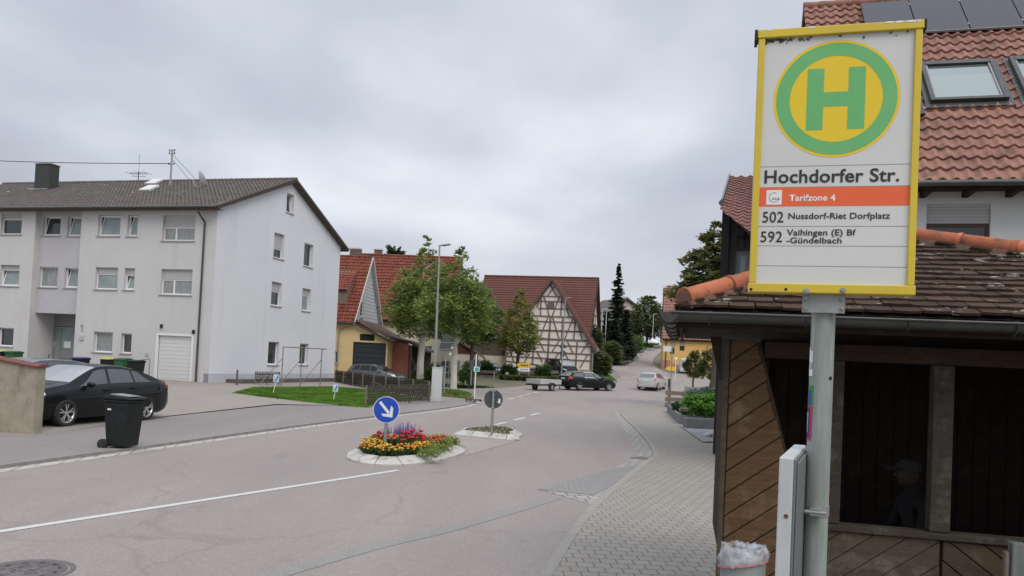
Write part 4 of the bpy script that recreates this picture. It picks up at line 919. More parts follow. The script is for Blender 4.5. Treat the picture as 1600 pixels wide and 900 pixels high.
mb = MB(); mb.add([(0, GD, -.6), (XL+.4, GD, -.6), (XL+.4, GD, zw), (0, GD, zw)], [(0,1,2,3)]); mb.add([(XL+.4, 0, -.6), (XL+.4, GD, -.6), (XL+.4, GD, zw), (XL+.4, yr, zr-.1), (XL+.4, 0, zw)], [(0,1,2,3,4)]); mb.build('rear_wall', M['plaster'], apt)
rf = gable_roof(apt, XL, .35, -.55, yr, GD+.55, ze, zr, M['tile_brown'], .25, .34, .035, .035, 5, M['darkboards'], .16, .13)
mb = MB(); mb.box((XL+.2, -.48, ze-.10), (.3, .04, ze-.07)); mb.build('soffit', M['darkboards'], rf)
mb = MB(); p, q = V((.36, -.55, ze-.05)), V((.36, yr, zr-.03)); mb.beam(p, q, .03, .18); mb.beam(q, V((.36, GD+.55, ze-.05)), .03, .18); mb.build('verge_board', mat('verge_brown', (.05, .036, .03), .8), rf)
mb = MB(); mb.smooth = True
mb.cyl((XL, -.60, ze-.03), (.33, -.60, ze-.03), .065, n=10); mb.build('gutter', M['darkmetal'], apt)
dp = A.py(330, 340).x
mb = MB(); xd = -.75; pts = [V((xd-.1, -.58, ze-.05)), V((xd, -.5, ze-.35)), V((xd+.06, -.08, ze-.75)), V((xd+.06, -.08, .9))]; mb.tube(pts, .05); mb.build('downpipe', M['darkmetal'], apt)
mb = MB(); mb.cyl((xd+.06, -.08, -.2), (xd+.06, -.08, .95), .055); mb.build('pipe_foot', mat('pipe_brown', (.08, .05, .035), .6), apt)
# roof furniture
slope = V((0, yr+.55, zr-ze)).normalized(); sn = V((0, -slope.z, slope.y))
def onroof(px, py_): return A.pl(px, py_, (0, -.55, ze), sn)
cq = onroof(64, 297); ct = A.py(64, 256, cq.y+.2).z
wch = (A.py(78, 280, cq.y).x-A.py(52, 280, cq.y).x)/2
mb = MB(); mb.box((cq.x-wch*.85, cq.y, cq.z-.9), (cq.x+wch*.9, cq.y+.75, ct-.05)); ch = mb.build('chimney', mat('slate_chimney', (.035, .036, .038), .7, c2=(.05, .05, .05), scale=4), apt)
mb = MB(); mb.box((cq.x-wch*.85-.06, cq.y-.06, ct-.05), (cq.x+wch*.9+.06, cq.y+.81, ct)); mb.build('chimney_cap', M['concrete'], ch)
mb = MB(); mb.cbox((cq.x-.2, cq.y-.12, cq.z+.04), (1.5, .3, .03), Matrix.Rotation(math.atan2(slope.z, slope.y), 3, 'X')); mb.build('flashing', M['galv'], ch)
for a_, b_ in (((229, 289.5), (254, 284.5)), ((223, 299), (244, 295))):
    q = onroof((a_[0]+b_[0])/2, (a_[1]+b_[1])/2); mb = MB(); mb.cbox(q + sn*.12, (.78, .95, .12), Matrix.Rotation(math.atan2(slope.z, slope.y)+R(7), 3, 'X')); sk = mb.build('roof_hatch', mat('hatch_pale', (.55, .55, .54), .4), apt, bevel=.01)
q = onroof(266, 290); zt_ = A.py(267, 233, q.y).z
mb = MB(); mb.cyl(q-V((0,0,.2)), (q.x, q.y, zt_), .055); 
for dz in (.12, .3, .95): mb.cyl((q.x-.22, q.y, zt_-dz), (q.x+.2, q.y, zt_-dz), .022, n=6)
ms = mb.build('roof_mast', M['galv'], apt); mb = MB()
for dz in (.12, .3, .95):
    for dx in (-.2, .18): mb.cyl((q.x+dx, q.y, zt_-dz), (q.x+dx, q.y, zt_-dz+.1), .035, n=8)
mb.build('insulator', M['black'], ms)
qs = onroof(305, 283)
mb = MB(); mb.cyl((q.x, q.y, zt_-.6), onroof(296, 283.6)+V((0,0,.1)), .012, n=5); mb.cyl((q.x, q.y, zt_-.3), onroof(304, 281)+V((0,0,.1)), .012, n=5); mb.build('stay_wire', M['darkmetal'], ms)
mast_top = A.wor((q.x, q.y, zt_-.9))
q = onroof(318, 292); zt_ = A.py(318, 268, q.y).z
mb = MB(); mb.tube([q, V((q.x, q.y, zt_-.5))], .035); mb.tube([q+V((.1, 0, .05)), q+V((-.5, -.1, .0)), q+V((-.7, -.1, .45))], .03); arm = mb.build('dish_mount', M['galv'], apt)
mb = MB(); mb.smooth = True; dm = Matrix.Rotation(R(-35), 4, 'Z') @ Matrix.Rotation(R(-65), 4, 'X'); mb.M = Matrix.Translation((q.x-.05, q.y-.12, zt_-.45)) @ dm
mb.lathe([(0, -.09), (.2, -.075), (.36, -.03), (.46, .03)], n=20); mb.M = None; mb.build('satellite_dish', mat('dish_grey', (.62, .63, .64), .5), arm)
q = V((A.py(216, 281, yr+1).x, yr+1.0, zr-.4)); zt_ = A.py(216, 268, q.y).z; zt2 = A.py(217, 240, q.y).z
mb = MB(); mb.cyl(q, (q.x, q.y, zt_), .03, n=6); mb.cyl((q.x, q.y, zt_), (q.x, q.y, zt2), .01, n=5)
for k in range(5): mb.cyl((q.x-.7+.35*k, q.y-.45, zt_-.12), (q.x-.7+.35*k, q.y+.45, zt_-.12), .012, n=5)
mb.cyl((q.x-.75, q.y, zt_-.12), (q.x+.75, q.y, zt_-.12), .015, n=5); mb.cyl((q.x-.5, q.y, zt_-.3), (q.x+.6, q.y, zt_-.34), .015, n=5); mb.build('roof_antenna', M['darkmetal'], apt)
mb = MB()
for px_, py_ in ((12, 306), (205, 308)):
    q = onroof(px_, py_); mb.tube([q, q+V((.08, -.1, .25)), q+V((.3, -.2, .22))], .03)
mb.build('roof_vent', M['concrete'], apt)
mb = MB()
for px_, py_ in ((253, 509), (303, 518)): q = A.py(px_, py_); mb.box((q.x-.06, -.09, q.z-.12), (q.x+.06, 0, q.z+.08))
mb.build('wall_lamp', M['black'], apt)
q = A.py(128, 528); mb = MB(); mb.box((q.x-.13, -.07, q.z-.12), (q.x+.12, 0, q.z+.14)); q = A.py(229.5, 553); mb.box((q.x-.09, -.05, q.z-.1), (q.x+.1, 0, q.z+.08)); mb.build('meter_box', M['shutter'], apt)
q = A.py(129, 512); nb_ = Fr(A.o, -15)
mb = MB(); mb.box((q.x-.04, -.03, q.z-.22), (q.x+.03, 0, q.z+.2)); mb.box((q.x-.12, -.03, q.z+.05), (q.x-.04, -.001, q.z+.14)); mb.build('house_number', M['sill'], apt)
q1_, q2_ = A.py(214, 562, -1.6), A.py(234, 563, -1.6)
mb = MB(); mb.tube([V((q1_.x, -1.6, -.15)), V((q1_.x, -1.6, .95)), V((q2_.x, -1.6, 1.1)), V((q2_.x, -1.6, -.15))], .025); hr = mb.build('stair_railing', M['galv'], apt)
# garage ramp lip and a pale board lying on the yard
mb = MB(); q = A.py(262, 592, -.9); mb.prism([(gar[0]-.1, -.1, -.32), (gar[2]+.1, -.1, -.32), (gar[2]+.1, -1.1, -.32), (gar[0]-.1, -1.1, -.32), (gar[0]-.35, -.6, -.32)], (0, 0, .28)); mb.build('garage_step', mat('step_dark', (.16, .145, .13), .9), apt)
# overhead line from the mast out of frame
mb = MB(); e_ = at(-120, 246, mast_top.y+3); n = 14
pts = [mast_top.lerp(e_, i/n) - V((0, 0, .12*math.sin(math.pi*i/n))) for i in range(n+1)]; mb.tube(pts, .022, 6)
tag(mb.build('overhead_cable', M['black']), 'thin black overhead cable running left from the roof mast against the sky', 'cable')
# ---------------------------------------------------------------- farmhouse with the white boarded gable
c = at(546.5, 585, 61.0); B = Fr((c.x, 61.0, 0), 0)
rear = at(591, 510, 69.0); fa = math.degrees(math.atan2(-(rear.x-c.x), 8.0)); B = Fr((c.x, 61.0, 0), fa)
fh = thing('farmhouse', 'yellow farmhouse with red tiled roof, white boarded gable and dark garage door', 'house', B.o, B.a)
ze = B.py(546.5, 502).z; yd = 8.2; ya = yd/2; zr = B.pxl(577, 402, .0).z; yaa = B.pxl(577, 402, .0).y
ya = 4.1; zr = B.py(560, 401.5, ya).z
mb = MB(); wv = pr(B, 523, 549, 529, 567); mb.holed([(-9, -.5), (0, -.5), (0, ze), (-9, ze)], [rect(wv)], lambda s, z: (s, 0, z), .2, (0, 1, 0)); mb.add([(-9, yd, -.5), (0, yd, -.5), (0, yd, ze), (-9, yd, ze)], [(0,1,2,3)]); mb.add([(0, 0, -.5), (0, yd, -.5), (0, yd, ze), (0, 0, ze)], [(0,1,2,3)])
mb.build('wall', M['yellow'], fh); window(fh, mapper('F'), wv, .1, .0, 'dark_glass', white_sill=False)
mb = MB(); gw = pr(B, 563, 471.5, 569, 496.5, 'G')
gw = (gw[0], gw[1], gw[0]+.95, gw[3])
mb.holed([(0, ze), (yd, ze), (ya, zr-.15)], [rect(gw)], lambda s, z: (.0, s, z), .15, (-1, 0, 0)); gb = mb.build('gable', M['boards_white'], fh)
mb = MB(); k = 0
while ze+.28*k < zr-.4:
    z = ze+.28*k; t_ = (z-ze)/(zr-.15-ze); mb.beam((.008, ya*t_+.05, z), (.008, yd-(yd-ya)*t_-.05, z), .02, .025); k += 1
mb.build('board_joints', mat('board_joint_grey', (.36, .37, .385), .8), gb)  # board joints in a slightly darker grey
window(gb, mapper('G'), gw, .06, 0, 'dark_glass', 0, bar=.12, white_sill=False)
rf = gable_roof(fh, -9, .28, -.35, ya, yd+.35, ze-.1, zr, M['tile_red'], .28, .36, .06, .06, 6, M['boards_white'], .16, .12)
mb = MB(); p, q, r_ = V((.29, -.35, ze-.12)), V((.29, ya, zr)), V((.29, yd+.35, ze-.12)); mb.beam(p, q, .06, .20); mb.beam(q, r_, .06, .20); mb.build('verge_board', mat('verge_pale', (.50, .49, .47), .8), rf)
# shed dormer on the left
q0_ = B.py(532, 462, .55); dz0 = q0_.z; xdm = B.py(548, 440, 1.6).x
sl_ = (zr-ze+.1)/(ya+.35)
mb = MB(); mb.prism([(xdm, .75, ze+sl_*1.0), (xdm, .75, ze+sl_*1.0+1.25), (xdm, 3.2, ze+sl_*3.4+.1)], (-3, 0, 0)); dmr = mb.build('dormer', M['oldwood'], fh)
tiles(dmr, 'dormer_roof', M['tile_red'], (xdm-3.2, .55, ze+sl_*1.0+1.2), (1, 0, 0), (0, 2.75, sl_*2.4-1.1), 3.3, math.hypot(2.75, sl_*2.4-1.1), .28, .36, .05, .05, 5)
# lean-to garage on the gable
g1 = B.py(606, 532, 0); zlo = g1.z; xg = g1.x
dv = pr(B, 545, 535, 602, 600); dv = (.14, -.1, dv[2], dv[3]); vn = pr(B, 562, 522, 585, 532.5)
ztop = lambda s: ze-.1 + (zlo-ze+.1)*s/xg
mb = MB(); mb.holed([(0.002, -.5), (xg, -.5), (xg, zlo), (0.002, ze-.1)], [rect(dv), rect(vn)], lambda s, z: (s, 0.0, z), .25, (0, 1, 0)); mb.add([(xg, 0, -.5), (xg, 7.5, -.5), (xg, 7.5, zlo), (xg, 0, zlo)], [(0,1,2,3)]); mb.build('garage_wall', M['yellow'], fh)
mb = MB()
for k in range(8): mb.box((dv[0]+.03, .12, dv[1]+.02+k*(dv[3]-dv[1])/8), (dv[2]-.03, .16, dv[1]+(k+1)*(dv[3]-dv[1])/8-.01))
mb.box((dv[0]+.03, .165, dv[1]), (dv[2]-.03, .19, dv[3])); gdr = mb.build('garage_door', M['anthracite'], fh)
mb = MB(); mb.box((dv[0]-.04, .08, dv[1]), (dv[0]+.03, .2, dv[3]+.08)); mb.box((dv[2]-.03, .08, dv[1]), (dv[2]+.04, .2, dv[3]+.08)); mb.box((dv[0]+.03, .08, dv[3]+.0), (dv[2]-.03, .2, dv[3]+.08)); mb.build('door_frame', M['black'], gdr)
mb = MB(); mb.box((vn[0], .1, vn[1]), (vn[2], .14, vn[3])); mb.build('vent_opening', M['black'], fh)
U_ = V((xg+.45, 0, (zlo-ze)*(xg+.45)/xg))
tiles(fh, 'lean_to_roof', mat('lean_to_tiles', (.10, .065, .05), .85, c2=(.15, .085, .065), scale=4), (xg+.45, -.3, zlo+.15-(ze-zlo)*.45/xg), (0, 1, 0), (-(xg+.42), 0, (ze-zlo)*(xg+.45)/xg+.02), 7.8, U_.length, .3, .36, .04, .04, 4)
mb = MB(); mb.beam((.0, -.3, ze-.05), (xg+.45, -.3, zlo+.08-(ze-zlo)*.45/xg), .05, .2); mb.build('bargeboard', mat('barge_brown', (.075, .045, .035), .8), fh)
mb = MB(); q = B.py(530, 512, -.1); mb.tube([V((B.py(546, 505, -.4).x, -.4, ze-.15)), V((q.x+.1, -.12, q.z-.1)), V((q.x-.0, -.1, q.z-.7)), V((q.x, -.1, 0))], .05); mb.build('downpipe', M['sill'], fh)
mb = MB(); mb.smooth = True; mb.cyl((-9, -.42, ze-.16), (.2, -.42, ze-.16), .07, n=8); mb.build('gutter', M['darkmetal'], fh)
for px_, py_, w_ in ((555.5, 388, .42),):
    qq = B.py(px_, 398, 4.6+(3 if px_ > 580 else 0)); zt_ = B.py(px_, py_, qq.y).z; mb = MB(); mb.box((qq.x-w_, qq.y-.3, zr-1.2), (qq.x+w_, qq.y+.4, zt_-.12)); chm = mb.build('chimney', mat('chimney_%d' % int(px_), (.17, .12, .10), .9, c2=(.11, .08, .07), scale=6), fh)
    mb = MB(); mb.box((qq.x-w_-.05, qq.y-.35, zt_-.12), (qq.x+w_+.05, qq.y+.45, zt_)); mb.build('chimney_cap', M['concrete'], chm)
# brick shed beside it
c = at(609, 582, 62.5); K = Fr((c.x, c.y, .2), fa)
ks = thing('brick_shed', 'small red brick lean-to with open timber side beside the yellow garage', 'shed', K.o, K.a)
w1 = K.py(638, 560).x; h0, h1_ = K.py(610, 531).z, K.py(638, 538).z; w2 = K.py(655, 560).x
mb = MB(); mb.prism([(.1, 0, -.4), (w1, 0, -.4), (w1, 0, h1_), (.1, 0, h0)], (0, .25, 0)); mb.build('brick_wall', M['brick'], ks)
mb = MB(); mb.box((.08, -.03, -.4), (w1+.02, 0.0, .35)); mb.build('base', M['concrete'], ks)
mb = MB(); mb.box((w1+.1, .0, -.3), (w1+.24, .14, h1_-.1)); mb.box((w2, .0, -.3), (w2+.14, .14, h1_-.3)); mb.beam((w1+.2, .07, h1_-.9), (w2, .07, .4), .08, .08); mb.beam((w1+.2, .07, .5), (w2, .07, 1.7), .07, .07); mb.build('timber_posts', M['oldwood'], ks)
mb = MB(); mb.box((-.1, 4.0, -.3), (w2+.2, 4.1, h1_)); mb.build('back_wall', M['darkboards'], ks)
mb = MB(); mb.prism([(-.3, -.3, h0+.15), (w1, -.3, h1_+.12), (w2+.5, -.3, h1_-.55), (w2+.5, -.3, h1_-.40), (w1, -.3, h1_+.28), (-.3, -.3, h0+.30)], (0, 4.6, 0)); mb.build('roof', M['tile_brown'], ks)
mb = MB(); mb.box((-.12, -.12, -.3), (.06, .06, h0)); mb.beam((-.03, -.06, h0-.9), (-.5, -.06, h0-.15), .12, .12); mb.build('corner_post', M['hutbeam'], ks)
# long red-roofed house behind
c = at(580, 575, 74); H2 = Fr((c.x-3, c.y, .3), fa)
rh = thing('red_roofed_house', 'long red tiled house with cream walls rising behind the two pale-trunked trees', 'house', H2.o, H2.a)
zr = H2.py(650, 401, 5.0).z; ze = 5.2; xr_ = H2.py(722, 407, 5.0).x
mb = MB(); mb.box((.3, .3, -.6), (xr_-.3, 9.7, ze+.2)); mb.prism([(.3, .35, ze), (.3, 9.65, ze), (.3, 5, zr-.2)], (xr_-.6, 0, 0)); mb.build('wall', M['cream'], rh)
gable_roof(rh, 0, xr_, -.2, 5, 10.2, ze, zr, M['tile_red'], .34, .40, .06, .07, 5, M['hutbeam'], .18, .14)
f2 = mapper('F', .3)
for xx in (3.2, 6.4): window(rh, f2, (xx, 2.0, xx+1.0, 3.3), -.02, 0, 'dark_glass')
q = H2.py(591, 391, 5.2); mb = MB(); mb.box((q.x-.35, 5.0, zr-.8), (q.x+.35, 5.6, q.z)); chm = mb.build('chimney', mat('chimney_small', (.15, .11, .09), .9), rh)
mb = MB(); mb.box((q.x-.42, 4.93, q.z), (q.x+.42, 5.67, q.z+.1)); mb.build('chimney_cap', M['concrete'], chm)
# ---------------------------------------------------------------- boarded shed and the red-brown hut
c = at(705, 582, 82); D2 = Fr((c.x, c.y, .9), 0)
sd_ = thing('boarded_shed', 'long low shed with dark weathered board front, left of the timbered barn', 'shed', D2.o, D2.a)
w_ = D2.py(796, 550).x; zt_ = D2.py(750, 526).z; zm = D2.py(750, 553).z
mb = MB(); mb.box((-.5, 0, -1), (w_, 5, zm)); mb.build('wall', M['cream'], sd_)
mb = MB(); n = 26
for k in range(n): mb.box((-.5+k*(w_+.5)/n+.015, -.05-.02*(k % 2), zm-.05), (-.5+(k+1)*(w_+.5)/n, .02, zt_-.12))
mb.build('board_front', M['darkboards'], sd_)
mb = MB(); mb.box((-.9, -.5, zt_-.1), (w_+.2, 5.4, zt_+.08)); mb.build('roof', mat('sheet_roof', (.18, .19, .19), .6), sd_)
c = at(681, 585, 77); E2 = Fr((c.x, c.y, .5), 0)
hb = thing('red_brown_hut', 'low hut with dark red boarded gable, pale wall and mossy tile roof', 'hut', E2.o, E2.a)
zr = E2.py(712, 530).z; x1 = E2.py(757, 561).x; z1 = E2.py(757, 561).z; xa = E2.py(712, 540).x; zm = E2.py(700, 552).z; x0_ = E2.py(676, 550).x
mb = MB(); mb.box((x0_, 0, -1), (x1-.8, 4, zm)); mb.build('wall', M['infill'], hb)
mb = MB(); mb.prism([(x0_-.3, -.04, zm), (x1-.6, -.04, zm), (xa, -.04, zr-.1), (x0_-.3, -.04, zm+.9)], (0, .1, 0)); mb.build('gable_boards', M['redboards'], hb)
mb = MB(); mb.prism([(xa, -.3, zr), (x1, -.3, z1), (x1, -.3, z1+.14), (xa, -.3, zr+.15)], (0, 4.5, 0)); mb.prism([(xa, -.3, zr), (x0_-.8, -.3, zm+.7), (x0_-.8, -.3, zm+.85), (xa, -.3, zr+.15)], (0, 4.5, 0)); mb.build('roof', mat('hut_roof', (.15, .085, .06), .9, c2=(.10, .075, .05), scale=5), hb)
mb = MB(); mb.box((E2.py(703, 575).x, -.06, 0), (E2.py(719, 575).x, .05, E2.py(710, 563).z)); mb.build('door', mat('shed_door', (.30, .31, .31), .6), hb)
# ---------------------------------------------------------------- half-timbered barn
c = at(863, 590, 80); gz = .95; T = Fr((c.x, 80, gz), -13.0)
barn = thing('timbered_barn', 'large half-timbered barn with pale infill, steep front gable and dark red tiled roof', 'barn', T.o, T.a)
ap = T.py(863.5, 437); le, re = T.py(796, 545), T.py(927, 544); lb_, rb_ = T.py(790, 585), T.py(925, 580)
xl, xr = T.py(791.5, 560).x, T.py(925.5, 560).x; zev = T.py(925.5, 541).z
apx = ap.x; slp = (ap.z-zev-.15)/(xr-apx)
zl = ap.z - slp*(apx-xl)-.1
mb = MB(); mb.poly([(xl, 0, -1), (xr, 0, -1), (xr, 0, zev), (apx, 0, ap.z-.25), (xl, 0, zl)]); mb.add([(xr, 0, -1), (xr, 8, -1), (xr, 8, zev), (xr, 0, zev)], [(0,1,2,3)]); mb.add([(xl, 0, -1), (xl, 8, -1), (xl, 8, zl), (xl, 0, zl)], [(0,1,2,3)])
mb.build('wall', M['infill'], barn)
zs_ = T.py(900, 577).z; mb = MB(); mb.box((xl-.02, -.12, -1), (xr+.02, 0.05, zs_)); mb.build('base', M['sandstone'], barn)
mb = MB()
def tb(x0, y0, x1, y1, w=.20): # zoom coordinates of one beam in the gable
    a, b = T.py(x0, y0), T.py(x1, y1); a.y = b.y = -.02; mb.beam(a, b, .09, w, (0, 1, 0)) if False else mb.beam(a, b, w, .09, (0, 1, 0))
u = lambda x, y: (785+x/10, 430+y/10); l = lambda x, y: (785+x/10, 500+y/10)
BM = [(u(615,325), u(950,338), 2), (u(545,402), u(995,415), 2), (u(560,515), u(1080,530), 2), (u(470,630), u(1140,660), 2.3), (u(430,715), u(1210,742), 2), (u(300,845), u(1320,885), 2.2),
      (l(300,150), l(1320,188), 2), (l(200,275), l(1400,328), 3), (l(60,355), l(1390,420), 1.9), (l(60,460), l(1390,540), 2.0), (l(40,560), l(1390,640), 2.0), (l(60,640), l(560,700), 2.0),
      (u(752,150), u(842,320), 2), (u(828,150), u(712,320), 2), (u(608,330), u(598,632), 2), (u(930,345), u(910,645), 2), (u(655,335), u(735,640), 2), (u(885,345), u(780,640), 2), (u(965,415), u(1045,650), 2), (u(575,410), u(545,500), 1.8),
      (u(755,640), l(705,640), 3), (u(715,650), l(575,300), 2), (u(785,650), l(890,300), 2), (u(945,655), l(925,320), 2.2), (u(1105,670), l(970,310), 2), (u(1140,680), l(1115,320), 2.4), (u(1180,745), l(1250,320), 2), (u(555,700), l(545,290), 2),
      (l(565,310), l(660,490), 2), (l(890,320), l(780,490), 2), (l(1012,320), l(1105,510), 2), (l(1345,350), l(1225,520), 2), (l(1172,325), l(1145,745), 2.6), (l(940,330), l(910,700), 2.6), (l(540,490), l(625,650), 2), (l(880,510), l(790,660), 2), (l(990,530), l(1085,740), 2), (l(1330,545), l(1215,745), 2),
      (l(495,300), l(470,700), 2.6), (l(190,330), l(250,460), 1.9), (l(290,330), l(255,640), 2.4), (l(120,480), l(180,640), 1.9), (l(430,520), l(340,670), 1.9), (l(65,350), l(45,720), 2.8), (l(1395,330), l(1375,800), 3.0)]
for p, q, k in BM: tb(p[0], p[1], q[0], q[1], k*.056)
mb.build('timber_frame', M['timber'], barn)
hr_ = pr(T, 856, 471.5, 866, 482); mb = MB(); mb.box((hr_[0], -.1, hr_[1]), (hr_[2], -.03, hr_[3])); mb.build('loft_hatch', mat('hatch_wood', (.16, .115, .10), .9, c2=(.11, .08, .07), scale=3, sx=(1, 1, 8)), barn)
# cross wing roof and its verge
yR = 7.5
for sgn in (1, -1):
    ex = (xr+.45 if sgn > 0 else xl-.45); ez = ap.z - slp*abs(ex-apx) - .1
    O = (ex, -.35 if sgn > 0 else yR+1, ez); sl2 = math.hypot(ex-apx, ap.z+.02-ez)
    tiles(barn, 'wing_roof', M['tile_barn'], O, (0, 1 if sgn > 0 else -1, 0), (apx-ex, 0, ap.z+.02-ez), yR+1.35, sl2, .36, .34, .03, .04, 3)
mb = MB()
a_ = V((apx, -.40, ap.z)); mb.beam(a_, (xr+.45, -.40, ap.z-slp*(xr+.45-apx)-.12), .05, .24); mb.beam(a_, (xl-.45, -.40, ap.z-slp*(apx-xl+.45)-.12), .05, .24); mb.build('verge_board', mat('barn_verge', (.10, .062, .05), .85), barn)
mb = MB(); q = T.py(927, 541, -.3); mb.tube([V((xr+.55, -.3, T.py(938, 541, -.3).z-.15)), V((xr+.5, -.35, zev-.5)), V((xr+.06, -.15, zev-.75)), V((xr+.05, -.15, -.3))], .06); mb.build('downpipe', M['galv'], barn)
# main roof
zR = T.py(870, 433.8, yR).z; xL_ = T.py(757, 433, yR).x; xR_ = T.py(935.5, 437, yR).x; zE = zev+.2; yF_ = yR - (zR-zE)/1.45
r1 = tiles(barn, 'main_roof', M['tile_barn'], (xL_, yF_, zE), (1, 0, 0), (0, yR-yF_, zR-zE), xR_-xL_, math.hypot(yR-yF_, zR-zE), .36, .34, .03, .045, 3)
tiles(barn, 'main_roof', M['tile_barn'], (xR_, 2*yR-yF_, zE), (-1, 0, 0), (0, yF_-yR, zR-zE), xR_-xL_, math.hypot(yR-yF_, zR-zE), .7, .7, .03, .03, 2)
ridge(r1, (xL_, yR, zR+.03), (xR_, yR, zR+.03), M['tile_barn'], .12)
yB = 2*yR-yF_
mb = MB(); mb.poly([(xR_-.35, yF_+.3, -1), (xR_-.35, yB-.3, -1), (xR_-.35, yB-.3, zE), (xR_-.35, yR, zR-.25), (xR_-.35, yF_+.3, zE)]); mb.poly([(xL_+.35, yF_+.3, -1), (xL_+.35, yB-.3, -1), (xL_+.35, yB-.3, zE), (xL_+.35, yR, zR-.25), (xL_+.35, yF_+.3, zE)]); mb.add([(xL_+.35, yF_+.3, -1), (xR_-.35, yF_+.3, -1), (xR_-.35, yF_+.3, zE+.2), (xL_+.35, yF_+.3, zE+.2)], [(0,1,2,3)]); mb.build('main_wall', M['infill'], barn)
mb = MB()
for k in range(6):
    z = zE+.3+k*1.05; t_ = (z-zE)/(zR-zE); mb.beam((xR_-.33, yF_+.3+(yR-yF_)*t_, z), (xR_-.33, yB-.3-(yR-yF_)*t_, z), .06, .18)
for y in (yR-2.6, yR-1.2, yR, yR+1.3): mb.beam((xR_-.32, y, zE-3), (xR_-.32, y, zR-abs(y-yR)*1.4-.5), .06, .18)
mb.build('side_timber', M['timber'], barn)
mb = MB(); mb.beam((xR_+.02, yF_, zE), (xR_+.02, yR, zR), .06, .24); mb.beam((xR_+.02, yR, zR), (xR_+.02, yB, zE), .06, .24); mb.build('verge_board', M['black'], barn)
# ---------------------------------------------------------------- ochre house across the junction
c = at(1035, 575, 97); Q = Fr((c.x, 97, ter(97)-.1), -9)
oh = thing('ochre_house', 'ochre house with dusky red tiled roof at the bend of the road', 'house', Q.o, Q.a)
ze = Q.py(1060, 529, -.3).z; zr = Q.py(1060, 451.5, 4.5).z; wl = 15
f = mapper('F'); ws = [pr(Q, 1047, 535, 1054, 553), pr(Q, 1062, 533, 1069.5, 548)]; dr_ = pr(Q, 1065, 563, 1075, 592); dr_ = (dr_[0], -.2, dr_[2], dr_[3])
mb = MB(); mb.holed([(0, -2), (wl, -2), (wl, ze+.2), (0, ze+.2)], [rect(r) for r in ws+[dr_]], lambda s, z: f(s, 0, z), .2, (0, 1, 0)); mb.poly([(0, 0, -2), (0, 9, -2), (0, 9, ze+.2), (0, 4.5, zr-.15), (0, 0, ze+.2)]); mb.add([(0, 9, -2), (wl, 9, -2), (wl, 9, ze), (0, 9, ze)], [(0,1,2,3)]); mb.build('wall', M['yellow_right'], oh)
brown = mat('brown_frame', (.07, .035, .022), .6); M['brownf'] = brown
for r in ws: window(oh, f, r, .12, .5, 'dark_glass', fm='brownf', sill=None)
mb = MB(); mb.box((dr_[0], .1, dr_[1]), (dr_[2], .16, dr_[3])); mb.build('door', M['redboards'], oh)
q0_ = Q.py(1078, 572); ra = (Q.py(1094, 572).x-q0_.x)/2; mb = MB(); pts = [(q0_.x+ra+ra*1.05*math.cos(math.pi*i/12), -.03, Q.py(1086, 566).z-.6+ra*1.1*math.sin(math.pi*i/12)) for i in range(13)]; mb.prism([(q0_.x-.1, -.03, 0)][:0]+pts+[(pts[-1][0], -.03, 0), (pts[0][0], -.03, 0)], (0, .08, 0)); mb.build('arched_window', M['paintwhite'], oh)
mb = MB(); q = Q.py(1036, 575); mb.box((-.06, -.06, -2), (.9, 0.02, 1.1)); mb.box((1.2, -.05, -2), (wl, .02, .75)); mb.build('plinth', mat('pink_plinth', (.42, .20, .15), .9, c2=(.36, .17, .13), scale=2), oh)
rf = gable_roof(oh, -.15, wl+.3, -.35, 4.5, 9.35, ze-.1, zr, M['tile_pinkdark'], .42, .46, .07, .05, 5, M['hutbeam'], .2, .13)
mb = MB(); mb.beam((-.16, -.35, ze-.15), (-.16, 4.5, zr), .05, .2); mb.build('verge_board', M['hutbeam'], rf)
ns = V((0, -(zr-ze+.1), 4.85)).normalized(); q = Q.pl(1053, 546-30, (0, -.35, ze-.1), ns); q = Q.pl(1053, 506, (0, -.35, ze-.1), ns)
mb = MB(); mb.cbox(q+ns*.12, (.8, .95, .12), Matrix.Rotation(math.atan2(zr-ze+.1, 4.85), 3, 'X')); rw = mb.build('roof_window', M['darkmetal'], rf)
mb = MB(); mb.cbox(q+ns*.185, (.58, .72, .01), Matrix.Rotation(math.atan2(zr-ze+.1, 4.85), 3, 'X')); mb.build('glass', mat('skylight_pane', (.45, .48, .5), .1), rw)
mb = MB(); mb.tube([V((.35, -.35, ze-.2)), V((.35, -.1, ze-.7)), V((.35, -.1, -.5))], .06); mb.build('downpipe', M['darkmetal'], oh)
# ---------------------------------------------------------------- pale block far up the road
c = at(985, 540, 155); P2 = Fr((c.x, 155, ter(155)), 20)
pb_ = thing('pale_house', 'distant pale house with a shallow gable and balconies showing between the conifers', 'house', P2.o, P2.a)
za = at(975, 468, 155).z-ter(155); zr_ = at(997, 482, 155).z-ter(155)
mb = MB(); mb.prism([(-5, 0, -3), (1.8, 0, -3), (1.8, 0, zr_-.3), (-1.4, 0, za), (-5, 0, zr_-1.0)], (0, 10, 0)); mb.build('wall', mat('pale_far_wall', (.50, .48, .44), .9), pb_)
mb = MB(); mb.prism([(-1.4, -.6, za+.05), (2.3, -.6, zr_-.5), (2.3, -.6, zr_-.2), (-1.4, -.6, za+.4), (-5.4, -.6, zr_-1.0), (-5.4, -.6, zr_-1.3)], (0, 11, 0)); mb.build('roof', M['tile_brown'], pb_)
mb = MB(); mb.prism([(-3, -2.2, za-3.6), (.4, -2.2, za-3.9), (.4, -.1, za-2.4), (-3, -.1, za-2.0)], (0, 0, .25)); mb.build('porch_roof', M['tile_red'], pb_)
mb = MB()
for z in (zr_-2.4, zr_-5.2): mb.box((.2, -.04, z), (1.5, .02, z+1.3))
mb.build('window', M['dark_glass'], pb_)
mb = MB()
